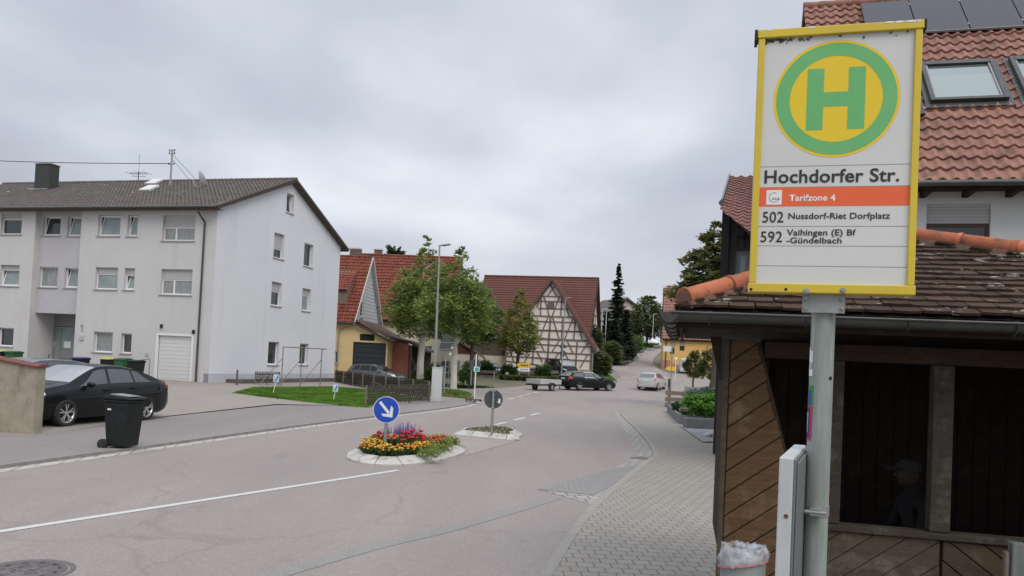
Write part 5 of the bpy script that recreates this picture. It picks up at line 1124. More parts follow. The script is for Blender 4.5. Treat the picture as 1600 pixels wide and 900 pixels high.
for z in (zr_-3.4, zr_-6.2): mb.box((.0, -1.2, z), (2.0, -.01, z+.95))
mb.build('balcony', mat('balcony_white', (.55, .54, .52), .8), pb_)
mb = MB(); zt_ = at(981, 452, 155).z-ter(155); mb.cyl((-.8, 2, za-1), (-.8, 2, zt_), .03, n=5); mb.cyl((-1.6, 2, zt_-1.3), (0, 2, zt_-1.3), .03, n=5); mb.build('roof_antenna', M['galv'], pb_)
# ---------------------------------------------------------------- house with the pantiled roof behind the shelter
c = at(1500, 600, 14.6); Z_ = Fr((c.x, 14.6, .05), -15)
ph = thing('pantiled_house', 'white house behind the shelter with weathered pink pantile roof, solar panels and roof windows', 'house', Z_.o, Z_.a)
ze = Z_.py(1510, 284, -.62).z; rise = 4.6; 
zr = Z_.py(1380, 4, rise).z
Sv = V((0, rise+.62, zr-ze)); Sn = V((0, -Sv.z, Sv.y)).normalized(); E0 = V((0, -.62, ze))
on = lambda x, y: Z_.pl(x, y, E0, Sn)
xl = on(1256, 22).x; xr = xl+13
f = mapper('F'); wn = pr(Z_, 1446.5, 318, 1547, 318+118)
mb = MB(); mb.holed([(xl+.35, -.1), (xr-.3, -.1), (xr-.3, ze+.3), (xl+.35, ze+.3)], [rect(wn)], lambda s, z: f(s, 0, z), .25, (0, 1, 0)); mb.poly([(xl+.35, 0, -.1), (xl+.35, 2*rise, -.1), (xl+.35, 2*rise, ze+.3), (xl+.35, rise, zr-.2), (xl+.35, 0, ze+.3)]); mb.build('wall', mat('white_rough_render', (.66, .665, .65), .95, c2=(.60, .605, .585), scale=1.2, bmp=.5, bscale=60), ph)
w0 = window(ph, f, wn, .08, .26, 'dark_glass', 0, bar=.055, fm='brownf', white_sill=False)
rf = gable_roof(ph, xl, xr, -.62, rise, 2*rise+.62, ze, zr, M['tile_pink'], .225, .345, .055, .045, 12, M['hutbeam'], .12, .12)
mb = MB(); mb.smooth = True; mb.cyl((xl, -.68, ze-.03), (xr, -.68, ze-.03), .06, n=12); mb.build('gutter', M['darkmetal'], ph)
x_ = xl+.4
while x_ < xr: mb = MB(); mb.box((x_, -.56, ze-.16), (x_+.10, .0, ze-.04)); mb.build('rafter_end', M['hutbeam'], rf); x_ += .72
mb = MB(); mb.box((xl+.05, -.6, ze-.045), (xr-.05, -.02, ze-.015)); mb.build('soffit', M['hutbeam'], rf)
def slab(mb, x0, x1, v0, v1, h0, h1):      # box lying on the roof slope (v = distance up the slope)
    w_ = Sv.normalized(); vs_ = [E0 + V((x, 0, 0)) + w_*v + Sn*h for h in (h0, h1) for x, v in ((x0, v0), (x1, v0), (x1, v1), (x0, v1))]
    mb.add(vs_, [(3,2,1,0),(4,5,6,7),(0,1,5,4),(1,2,6,5),(2,3,7,6),(3,0,4,7)])
vv = lambda p: (p-E0).dot(Sv.normalized())
b0 = on(1500, 55); t0 = on(1310, 11); v0, v1 = vv(b0), Sv.length-.28; sxs = [on(1309, 22).x]; wd_ = on(1598, 48).x - on(1513, 51).x; x_ = on(1513, 51).x
xs2 = [x_ + k*wd_ for k in range(-6, 5)]; xs2 = [k for k in xs2 if k > on(1309, 22).x-.4]
for k in xs2[:-1]:
    mb = MB(); slab(mb, k+.012, k+wd_-.012, v0, v1, .10, .14); o = mb.build('solar_panel', M['solar'], rf)
    mb = MB(); slab(mb, k+.006, k+wd_-.006, v0-.006, v0+.008, .095, .142); 
    for vq in (v0+.25, v1-.25): slab(mb, k+wd_-.02, k+wd_+.02, vq, vq+.05, .10, .147)
    mb.build('panel_clamp', M['galv'], o)
q = on(1444, 187); v_ = vv(q); mb = MB(); slab(mb, q.x-1.0, q.x+.0, v_, v_+1.6, .10, .14); o = mb.build('solar_panel', M['solar'], rf)
mb = MB(); slab(mb, q.x-.015, q.x+.025, v_+.18, v_+.22, .10, .15); mb.build('panel_clamp', M['galv'], o)
def roofwin(a, b, c_, d):                 # pixel corners: top-left, top-right, bottom-left, bottom-right
    A_, B_, C_, D_ = [on(*k) for k in (a, b, c_, d)]; x0, x1 = (A_.x+C_.x)/2, (B_.x+D_.x)/2; v0, v1 = (vv(C_)+vv(D_))/2, (vv(A_)+vv(B_))/2
    mb = MB(); e_ = .09
    for q in ((x0, x0+e_, v0, v1), (x1-e_, x1, v0, v1), (x0+e_, x1-e_, v0, v0+e_), (x0+e_, x1-e_, v1-e_*1.6, v1)): slab(mb, *q, .02, .17)
    w_ = mb.build('roof_window', M['darkmetal'], rf, bevel=.01)
    mb = MB(); slab(mb, x0+e_, x1-e_, v0+e_, v1-e_*1.6, .05, .11); mb.build('glass', mat('sky_glass', (.10, .13, .125), .05, spec=.9, coat=1.0), w_)
    mb = MB(); slab(mb, x0+e_+.03, x1-e_-.03, v0+e_+.03, v0+e_+.06+(v1-v0)*.56, .111, .118); mb.build('blind', mat('pale_blind', (.24, .29, .275), .35, coat=.2), w_)
    mb = MB(); 
    for q in ((x0+e_, x0+e_+.035, v0+e_, v1-e_*1.6), (x1-e_-.035, x1-e_, v0+e_, v1-e_*1.6), (x0+e_+.035, x1-e_-.035, v0+e_, v0+e_+.035)): slab(mb, *q, .112, .145)
    mb.build('sash', M['sill'], w_)
    mb = MB(); slab(mb, x0-.1, x1+.1, v0-.16, v0-.003, .05, .085); slab(mb, x0-.09, x0-.003, v0-.003, v1+.08, .05, .085); slab(mb, x1+.003, x1+.09, v0-.003, v1+.08, .05, .085); mb.build('flashing', M['darkmetal'], w_)
roofwin((1440, 108), (1552, 101), (1447, 168), (1571, 163)); roofwin((1576, 100), (1690, 93), (1598, 162), (1720, 156))
# ---------------------------------------------------------------- dark clad house left of the sign
c = at(1123, 580, 19.5); J = Fr((c.x, 19.5, .05), -18)
dh = thing('dark_clad_house', 'house with black timber cladding and dusky tiled roof just left of the bus stop sign', 'house', J.o, J.a)
a_ = J.py(1129.5, 320); b_ = J.py(1168, 364); sl_ = (b_.z-a_.z)/(b_.x-a_.x); wl = 7.0; zl_ = a_.z - sl_*0 
lim = J.py(1205, 400)
mb = MB(); xk = lim.x
wn = pr(J, 1147, 391, 1172, 452); 
mb.holed([(0, 0), (wl, 0), (wl, a_.z+sl_*xk), (xk, a_.z+sl_*xk), (a_.x, a_.z)][:5], [rect(wn)], lambda s, z: (s, 0, z), .2, (0, 1, 0)); mb.add([(0, 0, 0), (0, 7, 0), (a_.x, 7, a_.z), (a_.x, 0, a_.z)], [(0,1,2,3)]); mb.build('wall', M['blackboards'], dh)
M['greyframe'] = mat('grey_frame', (.16, .18, .20), .5)
window(dh, mapper('F'), (wn[0], wn[1], wn[2], wn[3]), .1, 0, 'frost_glass', fm='greyframe', bar=.12, sill=None)
mb = MB()
x_ = .3
while x_ < xk+1: mb.box((x_, -.03, wn[3]+.05), (x_+.035, 0.01, max(wn[3]+.1, min(a_.z+sl_*x_, 99)-.05))); x_ += .16
mb.build('cladding', M['black'], dh)
mb = MB(); mb.beam((a_.x-.05, -.12, a_.z+.06), (xk+.3, -.12, a_.z+sl_*(xk+.3)+.06), .25, .12); mb.build('verge_board', mat('grey_verge', (.085, .08, .075), .8), dh)
mb = MB(); mb.box((-.06, -.1, 0), (.12, .0, a_.z-.02)); mb.build('corner_board', M['black'], dh)
q = J.py(1157, 363, -.2); mb = MB(); mb.box((q.x-.08, -.25, q.z-.1), (q.x+.1, 0, q.z+.05)); mb.build('purlin_end', M['black'], dh)
t0, t1 = J.py(1131, 277, 3.2), J.py(1129.5, 318, .05)
xr_ = 8.0; eav = a_.z + sl_*xk-.3
Wv = V((0, t0.y-.05, t0.z-t1.z)); W0 = V((t1.x-.02, .05, t1.z)); ext = (t1.z-eav)/Wv.z
tiles(dh, 'roof', M['tile_pinkdark'], W0 - Wv*ext, (1, 0, 0), Wv, xr_, Wv.length*(1+ext), .25, .33, .05, .035, 8, poly=[((a_.x, 0, a_.z-.28), (sl_, 0, -1))])
mb = MB(); mb.add([W0+V((0, .02, 0)), W0+Wv, W0+Wv+V((0, 3, -3)), W0+V((0, 6, -1))], [(0,1,2,3)]); mb.build('roof_side', M['black'], dh)
mb = MB(); mb.beam(W0+V((-.01, 0, .04)), W0+Wv+V((-.01, 0, .04)), .05, .12); mb.build('roof_verge', M['greyframe'], dh)
# ---------------------------------------------------------------- cars
def lerp(tab, x):
    if x <= tab[0][0]: return tab[0][1]
    for (a, b), (c, d) in zip(tab, tab[1:]):
        if x <= c: return b + (d-b)*(x-a)/(c-a)
    return tab[-1][1]
def sm(tab, x, r=.05): return (lerp(tab, x-r)+2*lerp(tab, x)+lerp(tab, x+r))/4
class CarShape:
    def __init__(s, L0, L1, W, top, belt, plan, wb, bot=.2, wr=.70, roofh=None):
        s.x0, s.x1, s.W, s.top, s.belt, s.plan, s.wb, s.bot, s.wr = L0, L1, W, top, belt, plan, wb, bot, wr
        s.rh = roofh or max(z for x, z in top)
    def ring(s, x):
        zt = sm(s.top, x); w = s.W/2*sm(s.plan, x, .08); zb = s.bot + .12*max(0, (abs(x)-s.x1*.78)/(s.x1*.22))**2
        bz = min(lerp(s.belt, x), zt-.012); t = max(0, min(1, (zt-bz)/(s.rh-lerp(s.belt, 0))))
        wr = w*(.90+(s.wr-.90)*t); h = zt-zb
        q = [(0, zb), (w*.86, zb), (w*.955, zb+.07), (w*.985, zb+min(.22, h*.35)), (w, zb+(bz-zb)*.62), (w*.975, bz-.05*(1 if bz-zb > .2 else 0)), (w*.93, bz), (wr, zt-.035*t-.006), (wr*.86, zt-.010*t-.002), (wr*.45, zt-.0), (0, zt+.006)]
        return q
    def surf(s, x, v, side=1):
        r = s.ring(x); i = min(int(v), len(r)-2); f = v-i
        return V((x, side*(r[i][0]+(r[i+1][0]-r[i][0])*f), r[i][1]+(r[i+1][1]-r[i][1])*f))
    def nrm(s, x, v, side=1):
        a = s.surf(x+.02, v, side)-s.surf(x-.02, v, side); b = s.surf(x, min(v+.05, 9.99), side)-s.surf(x, max(0, v-.05), side)
        n = a.cross(b); n = n.normalized() if n.length > 1e-9 else V((0, side, 0))
        if n.dot(V((0, side, .35))) < 0: n = -n
        return n
    def patch(s, mb, x0, x1, v0, v1, side=1, nx=8, nv=4, o=.005, xs=None):
        vs_ = []
        for i in range(nx+1):
            for j in range(nv+1):
                fi, fj = i/nx, j/nv; v = v0+(v1-v0)*fj
                a, b = (xs(fj) if xs else (x0, x1)); x = a+(b-a)*fi
                vs_.append(s.surf(x, v, side)+s.nrm(x, v, side)*o)
        k = nv+1; mb.smooth = True
        mb.add(vs_, [(i*k+j, (i+1)*k+j, (i+1)*k+j+1, i*k+j+1) for i in range(nx) for j in range(nv)]); mb.smooth = False
def car(name, label, cat, loc, heading, sh, paint, glass=None, wheel_r=.32, side_glass=(), wind=None, rear=None, head=None, tail=None, doors=(), rim='rim', spokes=5, group=None, plates=(), rails=False, mirror_x=None, chrome=False, rim_dark=True, track=None):
    t = thing(name, label, cat, loc, heading, group); NS = 64
    mb = MB(); mb.smooth = True; rs = []
    for i in range(NS+1):
        u = i/NS; u = .5-.5*math.cos(math.pi*u)*.35-.5*.65*(1-2*u) if True else u
        rs.append(s_x := sh.x0+(sh.x1-sh.x0)*u)
    vs_ = []; n = len(sh.ring(0)); m = 2*n-2
    for x in rs:
        r = sh.ring(x); vs_ += [(x, y, z) for y, z in r] + [(x, -y, z) for y, z in r[-2:0:-1]]
    fs = [(i*m+j, (i+1)*m+j, (i+1)*m+(j+1) % m, i*m+(j+1) % m) for i in range(NS) for j in range(m)] + [tuple(range(m)), tuple(range(NS*m, NS*m+m))]
    mb.add(vs_, fs); body = mb.build('body', [M[paint], M['black']], t, weld=False)
    # wheel arches cut out of the body
    me = body.data; cut = MB(); R_ = wheel_r+.055
    for ax in sh.wb: cut.cyl((ax, -sh.W, wheel_r), (ax, sh.W, wheel_r), R_, n=32)
    cu = cut.build('arch_tool', [M['black'], M['black']]); cu.data.polygons.foreach_set('material_index', [1]*len(cu.data.polygons))
    bo = body.modifiers.new('arch', 'BOOLEAN'); bo.operation = 'DIFFERENCE'; bo.object = cu; bo.solver = 'EXACT'
    m2 = bpy.data.meshes.new_from_object(body.evaluated_get(bpy.context.evaluated_depsgraph_get())); body.modifiers.clear(); body.data = m2; m2.name = 'body'
    bpy.data.objects.remove(cu); m2.set_sharp_from_angle(angle=R(38))
    core = MB(); core.box((sh.wb[1]-.3, -sh.W*.30, sh.bot+.02), (sh.wb[0]+.3, sh.W*.30, .55)); core.build('underbody', M['black'], t)
    G_ = M['carglass']
    for a, b, xs in side_glass:
        for sd in (1, -1):
            mb = MB(); sh.patch(mb, a, b, 6.12, 6.86, sd, 14, 5, .006, xs); mb.build('side_window', G_, t)
    for kind, w_ in (('windscreen', wind), ('rear_window', rear)):
        if w_:
            mb = MB()
            for sd in (1, -1): sh.patch(mb, w_[0], w_[1], 7.2, 9.99, sd, 10, 8, .006)
            mb.build(kind, M[glass or 'carglass'] if kind == 'windscreen' else M['screen'] if glass else G_, t)
    for nm, spec, mt in (('headlight', head, 'lamp_lens'), ('taillight', tail, 'red_lamp')):
        if spec:
            for sd in (1, -1): mb = MB(); sh.patch(mb, spec[0], spec[1], spec[2], spec[3], sd, 8, 6, .007); mb.build(nm, M[mt], t)
    for sd in (1, -1):
        for k, (a, b) in enumerate(doors):
            mb = MB()
            for x in (a, b): sh.patch(mb, x-.006, x+.006, 2.2, 6.0, sd, 1, 12, .0035)
            sh.patch(mb, a, b, 2.2, 2.26, sd, 10, 1, .0035); d_ = mb.build('door', M['black'], t)
            mb = MB(); p = sh.surf(a+.16, 4.85, sd); mb.cbox(p+V((0, sd*.015, 0)), (.18, .03, .028)); mb.build('handle', M['chrome' if chrome else paint], d_, bevel=.006)
        if chrome:
            mb = MB(); sh.patch(mb, side_glass[0][0]+.0, side_glass[-1][1], 6.02, 6.09, sd, 20, 1, .012); sh.patch(mb, side_glass[0][0]+.0, side_glass[-1][1], 6.88, 6.95, sd, 20, 1, .012); mb.build('window_trim', M['chrome'], t)
        if mirror_x is not None:
            p = sh.surf(mirror_x, 6.05, sd); mb = MB(); mb.ball(p+V((-.02, sd*.13, .06)), (.075, .115, .075), 12, 8); mb.beam(p, p+V((0, sd*.1, .03)), .05, .03); mb.build('mirror', M[paint], t)
        if rails:
            mb = MB(); pts = [sh.surf(x, 7.3, sd)+V((0, 0, .03)) for x in (rails[0], rails[0]+.15, (rails[0]+rails[1])/2, rails[1]-.15, rails[1])]; pts[0].z -= .03; pts[-1].z -= .03; mb.tube(pts, .014, 6); mb.build('roof_rail', M['chrome'], t)
    hw = track or sh.W/2-.02
    for ax in sh.wb:
        for sd in (1, -1):
            w0 = bpy.data.objects.new('wheel', None); col.objects.link(w0); w0.parent = t; w0.location = (ax, sd*(hw-.1), wheel_r)
            mb = MB(); r = wheel_r; mb.lathe([(r*.68, -.1), (r*.93, -.105), (r, -.085), (r, .085), (r*.93, .105), (r*.70, .10), (r*.66, .07), (r*.64, -.06)], n=32, axis='Y'); mb.build('tyre', M['tyre'], w0)
            mb = MB(); o = sd*.055; mb.lathe([(r*.70, sd*.098), (r*.63, sd*.085), (r*.62, sd*.02)], n=32, axis='Y')
            for k in range(spokes):
                a = 6.283185*k/spokes + .3
                for da in (-.13, .13):
                    mb.beam((math.cos(a)*r*.13, sd*.075, math.sin(a)*r*.13), (math.cos(a+da*1.5)*r*.66, sd*.088, math.sin(a+da*1.5)*r*.66), .030, .02, (0, 1, 0))
            mb.cyl((0, sd*.04, 0), (0, sd*.09, 0), r*.17, n=14); mb.build('rim', M[rim], w0)
            mb = MB(); mb.cyl((0, sd*-.02, 0), (0, sd*.03, 0), r*.64, n=24); mb.build('brake_disc', M['rimdark'], w0)
    for (x, y, z, w_, h, dx) in plates:
        mb = MB(); mb.cbox((x, y, z), (.02, w_, h)); pl_ = mb.build('number_plate', M['plate'], t)
    return t
def hd(a, b): return math.atan2(b[1]-a[1], b[0]-a[0])
# black liftback with two-tone wheels
TOPS = [(-2.34, .52), (-2.33, .80), (-2.27, 1.0), (-2.05, 1.055), (-1.85, 1.085), (-1.45, 1.23), (-1.0, 1.375), (-.55, 1.445), (-.1, 1.465), (.25, 1.44), (.55, 1.345), (.95, 1.17), (1.28, 1.015), (1.7, .95), (2.05, .86), (2.22, .76), (2.30, .66), (2.33, .42)]
PLAN = [(-2.34, .74), (-2.2, .87), (-1.8, .965), (-1.0, 1), (.8, 1), (1.5, .975), (1.95, .89), (2.2, .76), (2.33, .58)]
BELT = [(-2.3, .95), (-1.8, 1.01), (-1, .97), (1.2, .90), (1.6, .86), (2.3, .72)]
sed = CarShape(-2.34, 2.33, 1.81, TOPS, BELT, PLAN, (1.40, -1.28), .18, .66)
def winx(a, b, ta, tb): return lambda f: (a+(ta-a)*f, b+(tb-b)*f)
fw, rw = gp(100, 667.5, LZ), gp(231, 656.5, LZ); hdg = hd(rw, fw); mid = (fw+rw)/2
# wheel contact line is on the car's left; shift to the centre line
lat = V((-math.sin(hdg), math.cos(hdg), 0)); ctr = mid - lat*.88 - V((math.cos(hdg), math.sin(hdg), 0))*.06
def blackcar(loc, lbl):
    t = car('parked_car', lbl, 'car', (loc.x, loc.y, LZ), hdg, sed, 'carblack', 'screen', .325,
        side_glass=[(.10, 1.02, lambda f: (.10-.06*f, 1.02-.58*f)), (-.80, .02, lambda f: (-.80+.02*f, .02-.06*f)), (-1.48, -.86, lambda f: (-1.48+.42*f, -.86+.02*f))],
        wind=(.34, 1.22), rear=(-1.82, -1.02), head=(1.93, 2.24, 5.15, 6.5), tail=(-2.30, -2.05, 4.7, 5.9), doors=((-.88, .06), (.06, 1.08)), mirror_x=.82, rim='rim', spokes=5, plates=((2.335, 0, .40, .52, .11, 0), (-2.345, 0, .72, .52, .11, 0)))
    mb = MB(); 
    for sd in (1, -1): sed.patch(mb, 2.27, 2.325, 3.2, 4.2, sd, 3, 3, .006)
    mb.build('fog_lamp', M['lamp_lens'], t); return t
bc = blackcar(ctr, 'black liftback car with grey alloy wheels parked behind the black wheelie bin')
TOPH = [(-1.98, .5), (-1.97, .82), (-1.92, .98), (-1.75, 1.22), (-1.55, 1.375), (-1.0, 1.45), (-.3, 1.485), (.15, 1.46), (.5, 1.36), (.9, 1.17), (1.22, 1.01), (1.6, .94), (1.9, .84), (2.05, .72), (2.12, .6), (2.14, .42)]
PLANH = [(-1.98, .78), (-1.85, .90), (-1.4, .975), (-.6, 1), (.7, 1), (1.4, .97), (1.8, .87), (2.02, .74), (2.14, .56)]
BELTH = [(-1.98, 1.0), (-1.2, .98), (1.1, .90), (1.5, .86), (2.1, .7)]
hat = CarShape(-1.98, 2.14, 1.77, TOPH, BELTH, PLANH, (1.28, -1.26), .19, .66)
dcl = ctr + (-lat*1.0)*2.75 + V((math.cos(hdg), math.sin(hdg), 0))*(-.9)
def hatch(name, lbl, loc, h, paint, **k):
    return car(name, lbl, 'car', loc, h, hat, paint, None, .315, side_glass=[(.06, .98, lambda f: (.06-.05*f, .98-.55*f)), (-.82, -.01, lambda f: (-.82, -.01-.05*f)), (-1.5, -.9, lambda f: (-1.5+.22*f, -.9))], wind=(.28, 1.16), rear=(-1.90, -1.58), head=(1.74, 2.04, 4.9, 6.4), tail=(-1.97, -1.70, 4.55, 6.0), doors=((-.9, .03), (.03, 1.05)), mirror_x=.78, **k)
dc = hatch('parked_car', 'dark hatchback half hidden behind the concrete wall and the black liftback', (dcl.x, dcl.y, .09), hdg, 'cardark')
# grey hatchback by the garage
p = gp(586, 600.5, .05); p = at(586, 598, 56.5)
gc = hatch('parked_car', 'grey hatchback parked in front of the dark garage door behind the lattice fence', (p.x, 56.5, .02), R(-22), 'cargrey', rim='rimdark', plates=((2.14, 0, .42, .5, .11, 0),))
# silver hatchback driving away
p = at(1020, 604, 67); 
scar = hatch('driving_car', 'silver hatchback seen from behind driving up the road', (p.x, 67.5, ter(67.5)), R(66), 'carsilver', plates=((-1.99, 0, .74, .5, .11, 0),))
# black estate car with a trailer
TOPE = [(-2.42, .5), (-2.41, .85), (-2.36, 1.02), (-2.12, 1.25), (-1.92, 1.38), (-1.4, 1.44), (-.5, 1.475), (.0, 1.46), (.35, 1.38), (.8, 1.18), (1.15, 1.03), (1.6, .97), (2.0, .89), (2.25, .78), (2.38, .64), (2.42, .42)]
est = CarShape(-2.42, 2.42, 1.83, TOPE, [(-2.4, 1.03), (-1.2, .99), (1.1, .92), (1.6, .88), (2.4, .7)], [(-2.42, .76), (-2.25, .9), (-1.7, .975), (-.8, 1), (.9, 1), (1.7, .965), (2.1, .87), (2.3, .74), (2.42, .56)], (1.46, -1.40), .18, .66)
p = at(918, 610, 63.5); eh = R(30)
ec = car('driving_car', 'black estate car with chrome window trim pulling a flat trailer across the junction', 'car', (p.x, 63.5, ter(63.5)+.01), eh, est, 'carblack', None, .33, side_glass=[(.08, .92, lambda f: (.08-.05*f, .92-.55*f)), (-.9, .0, lambda f: (-.9, .0-.05*f)), (-2.0, -.98, lambda f: (-2.0+.22*f, -.98))], wind=(.12, 1.1), rear=(-2.34, -2.0), head=(2.0, 2.32, 4.9, 6.4), tail=(-2.41, -2.05, 4.5, 5.75), doors=((-.97, .02), (.02, 1.0)), mirror_x=.72, rails=(-1.85, -.1), chrome=True, plates=((-2.425, 0, .88, .52, .11, 0),))
tl_ = V((p.x, 63.5, 0)) - V((math.cos(eh), math.sin(eh), 0))*4.75
q = at(850, 608, 60.6); th_ = hd((q.x, 60.6), (p.x-math.cos(eh)*2.6, 63.5-math.sin(eh)*2.6))
tr_ = thing('car_trailer', 'low silver-grey flatbed trailer with two wheels behind the black estate car', 'trailer', (q.x, 60.6, .04), th_)
mb = MB(); mb.box((-1.35, -.70, .52), (1.25, -.67, .88)); mb.box((-1.35, .67, .52), (1.25, .70, .88)); mb.box((-1.35, -.67, .52), (-1.32, .67, .88)); mb.box((1.22, -.67, .52), (1.25, .67, .88)); mb.box((-1.32, -.67, .50), (1.22, .67, .54)); mb.build('load_bed', mat('trailer_alu', (.50, .50, .49), .45, metal=.35), tr_, bevel=.008)
mb = MB(); mb.box((-1.3, -.5, .40), (1.2, -.42, .50)); mb.box((-1.3, .42, .40), (1.2, .5, .50)); mb.beam((1.2, -.45, .45), (2.35, 0, .45), .07, .07); mb.beam((1.2, .45, .45), (2.35, 0, .45), .07, .07); mb.cyl((2.3, 0, .45), (2.55, 0, .46), .05); mb.cyl((2.1, .1, .05), (2.1, .1, .75), .03); mb.box((-1.42, -.68, .40), (-1.36, .68, .50)); mb.build('chassis', M['black'], tr_)
for sd in (1, -1):
    mb = MB(); mb.lathe([(.17, -.08), (.27, -.09), (.285, -.06), (.285, .06), (.27, .09), (.17, .08)], (-.1, sd*.82, .285), 24, 'Y'); wh = mb.build('wheel', M['tyre'], tr_)
    mb = MB(); mb.cyl((-.1, sd*.80, .285), (-.1, sd*.885, .285), .17, n=20); mb.cyl((-.1, sd*.885, .285), (-.1, sd*.905, .285), .06, n=12); mb.build('rim', M['galv'], wh)
    mb = MB(); n = 12
    for i in range(n):
        a0, a1 = R(10+160*i/n), R(10+160*(i+1)/n); mb.beam((-.1+.36*math.cos(a0), sd*.82, .29+.34*math.sin(a0)), (-.1+.36*math.cos(a1), sd*.82, .29+.34*math.sin(a1)), .22, .015, (math.cos(a0), 0, math.sin(a0)))
    mb.build('mudguard', M['plasticblack'], tr_)
mb = MB()
for sd in (1, -1): mb.cbox((-1.4, sd*.5, .45), (.04, .22, .08))
mb.build('tail_lamp', M['red_lamp'], tr_)
# cars standing in front of the barn
VAN = CarShape(-2.2, 2.2, 1.85, [(-2.2, .5), (-2.19, 1.1), (-2.1, 1.6), (-1.9, 1.8), (-1, 1.88), (.4, 1.86), (.85, 1.7), (1.4, 1.25), (1.7, 1.12), (2.05, .98), (2.17, .8), (2.2, .45)], [(-2.2, 1.12), (1.3, 1.06), (1.7, .98), (2.2, .8)], [(-2.2, .85), (-1.9, .95), (0, 1), (1.5, .97), (1.9, .88), (2.2, .66)], (1.4, -1.35), .2, .72)
def van(lbl, loc, h, paint): return car('parked_van', lbl, 'van', loc, h, VAN, paint, 'screen', .33, side_glass=[(.1, 1.0, lambda f: (.1, 1.0-.3*f)), (-.95, 0, None), (-1.95, -1.05, None)], wind=(.7, 1.55), rear=(-2.17, -1.95), head=(1.8, 2.12, 4.8, 6.2), tail=(-2.18, -2.0, 4.2, 6.0), doors=((-.97, .05), (.05, 1.05)), mirror_x=.9, plates=((2.2, 0, .5, .52, .12, 0),))
p = at(876, 590, 77); van('dark van facing the road between the clipped bush and the barn gable', (p.x, 77.5, ter(77)-.05), R(-62), 'carblack')
p = at(764, 590, 77.5); hatch('parked_car', 'pale car mostly hidden behind the dark picket fence in front of the boarded shed', (p.x, 78, ter(78)-.35), R(-70), 'carwhite')
# ---------------------------------------------------------------- plants
def leafcloud(mb, clumps, n, size, rr, flat=.3, asp=.55):
    """n leaf faces spread through clumps [(centre, (rx, ry, rz))], denser near each clump's skin"""
    wts = [(c[1][0]*c[1][1]*c[1][2])**.72 for c in clumps]; tot = sum(wts)
    for (c, r), w_ in zip(clumps, wts):
        for _ in range(max(22, int(n*w_/tot))):
            d = V((rr.gauss(0, 1), rr.gauss(0, 1), rr.gauss(0, 1))).normalized(); k = rr.random()**.42
            p = V(c)+V((d.x*r[0]*k, d.y*r[1]*k, d.z*r[2]*k))
            a = V((rr.gauss(0, 1), rr.gauss(0, 1), rr.gauss(0, flat))).normalized(); b = a.cross(V((rr.gauss(0, .6), rr.gauss(0, .6), 1))).normalized()
            s = size*rr.uniform(.6, 1.35); a *= s; b *= s*asp; nn = a.cross(b).normalized()*s*.18
            mb.add([p-a, p+b*.9+nn, p+a, p-b*.9+nn], [(0, 1, 2, 3)])
def tree(name, label, loc, H, trunk_h, r0, crown, leaf, n, size, bark='bark', seed=1, limbs=9, group=None, lean=(0, 0), rz=0):
    """crown: list of (z fraction, radius); clumps fill that outline unevenly"""
    rr = random.Random(seed); t = thing(name, label, 'tree', loc, rz, group)
    mb = MB(); top = V((lean[0], lean[1], trunk_h)); k = 6; pts = [V((rr.uniform(-.04, .04)*i/k*2, rr.uniform(-.04, .04), -.15+(trunk_h+.15)*i/k)) for i in range(k)] + [top]
    for i in range(k): mb.cyl(pts[i], pts[i+1], r0*(1.12-.30*i/k) if i else r0*1.35, r0*(1.12-.30*(i+1)/k), 10)
    lead = [top]; zc = trunk_h
    for i in range(4): zc += (H-trunk_h)*.22; lead.append(V((rr.uniform(-.15, .15), rr.uniform(-.15, .15), zc)))
    for i in range(4): mb.cyl(lead[i], lead[i+1], r0*(.66-.16*i), r0*(.50-.155*i), 7)
    def rad(f):
        return max(.05, lerp(crown, f))
    for i in range(limbs):
        f = rr.uniform(.02, .75); a = rr.uniform(0, 6.28); z = trunk_h+(H-trunk_h)*f; R0 = rad(f)*.8
        s = V((0, 0, max(trunk_h*.9, z-R0*.55))); e = V((math.cos(a)*R0, math.sin(a)*R0, z+R0*.1)); m = s.lerp(e, .5)+V((0, 0, R0*.06)); mb.cyl(s, m, r0*.32, r0*.2, 6); mb.cyl(m, e, r0*.2, r0*.06, 6)
    mb.build('trunk', M[bark], t)
    cl = []; nz = 16
    for i in range(nz):
        f = (i+.3)/nz; R_ = rad(f); cnt = max(2, int(3+R_*3.2))
        for j in range(cnt):
            a = 6.283*(j+rr.random())/cnt+i; q = rr.uniform(.45, 1.0)*R_; cr = max(.22, R_*rr.uniform(.20, .34)) if R_ > .5 else max(.14, R_*.75)
            if rr.random() < .12: q *= 1.14
            cl.append(((math.cos(a)*q*.86, math.sin(a)*q*.86, trunk_h+(H-trunk_h)*(f+rr.uniform(-.045, .045))), (cr, cr, cr*rr.uniform(.6, .9))))
    mb = MB(); mb.fix_normals = False; leafcloud(mb, cl, n, size, rr); mb.build('crown', LEAF[leaf] if isinstance(leaf, str) else leaf, t); return t
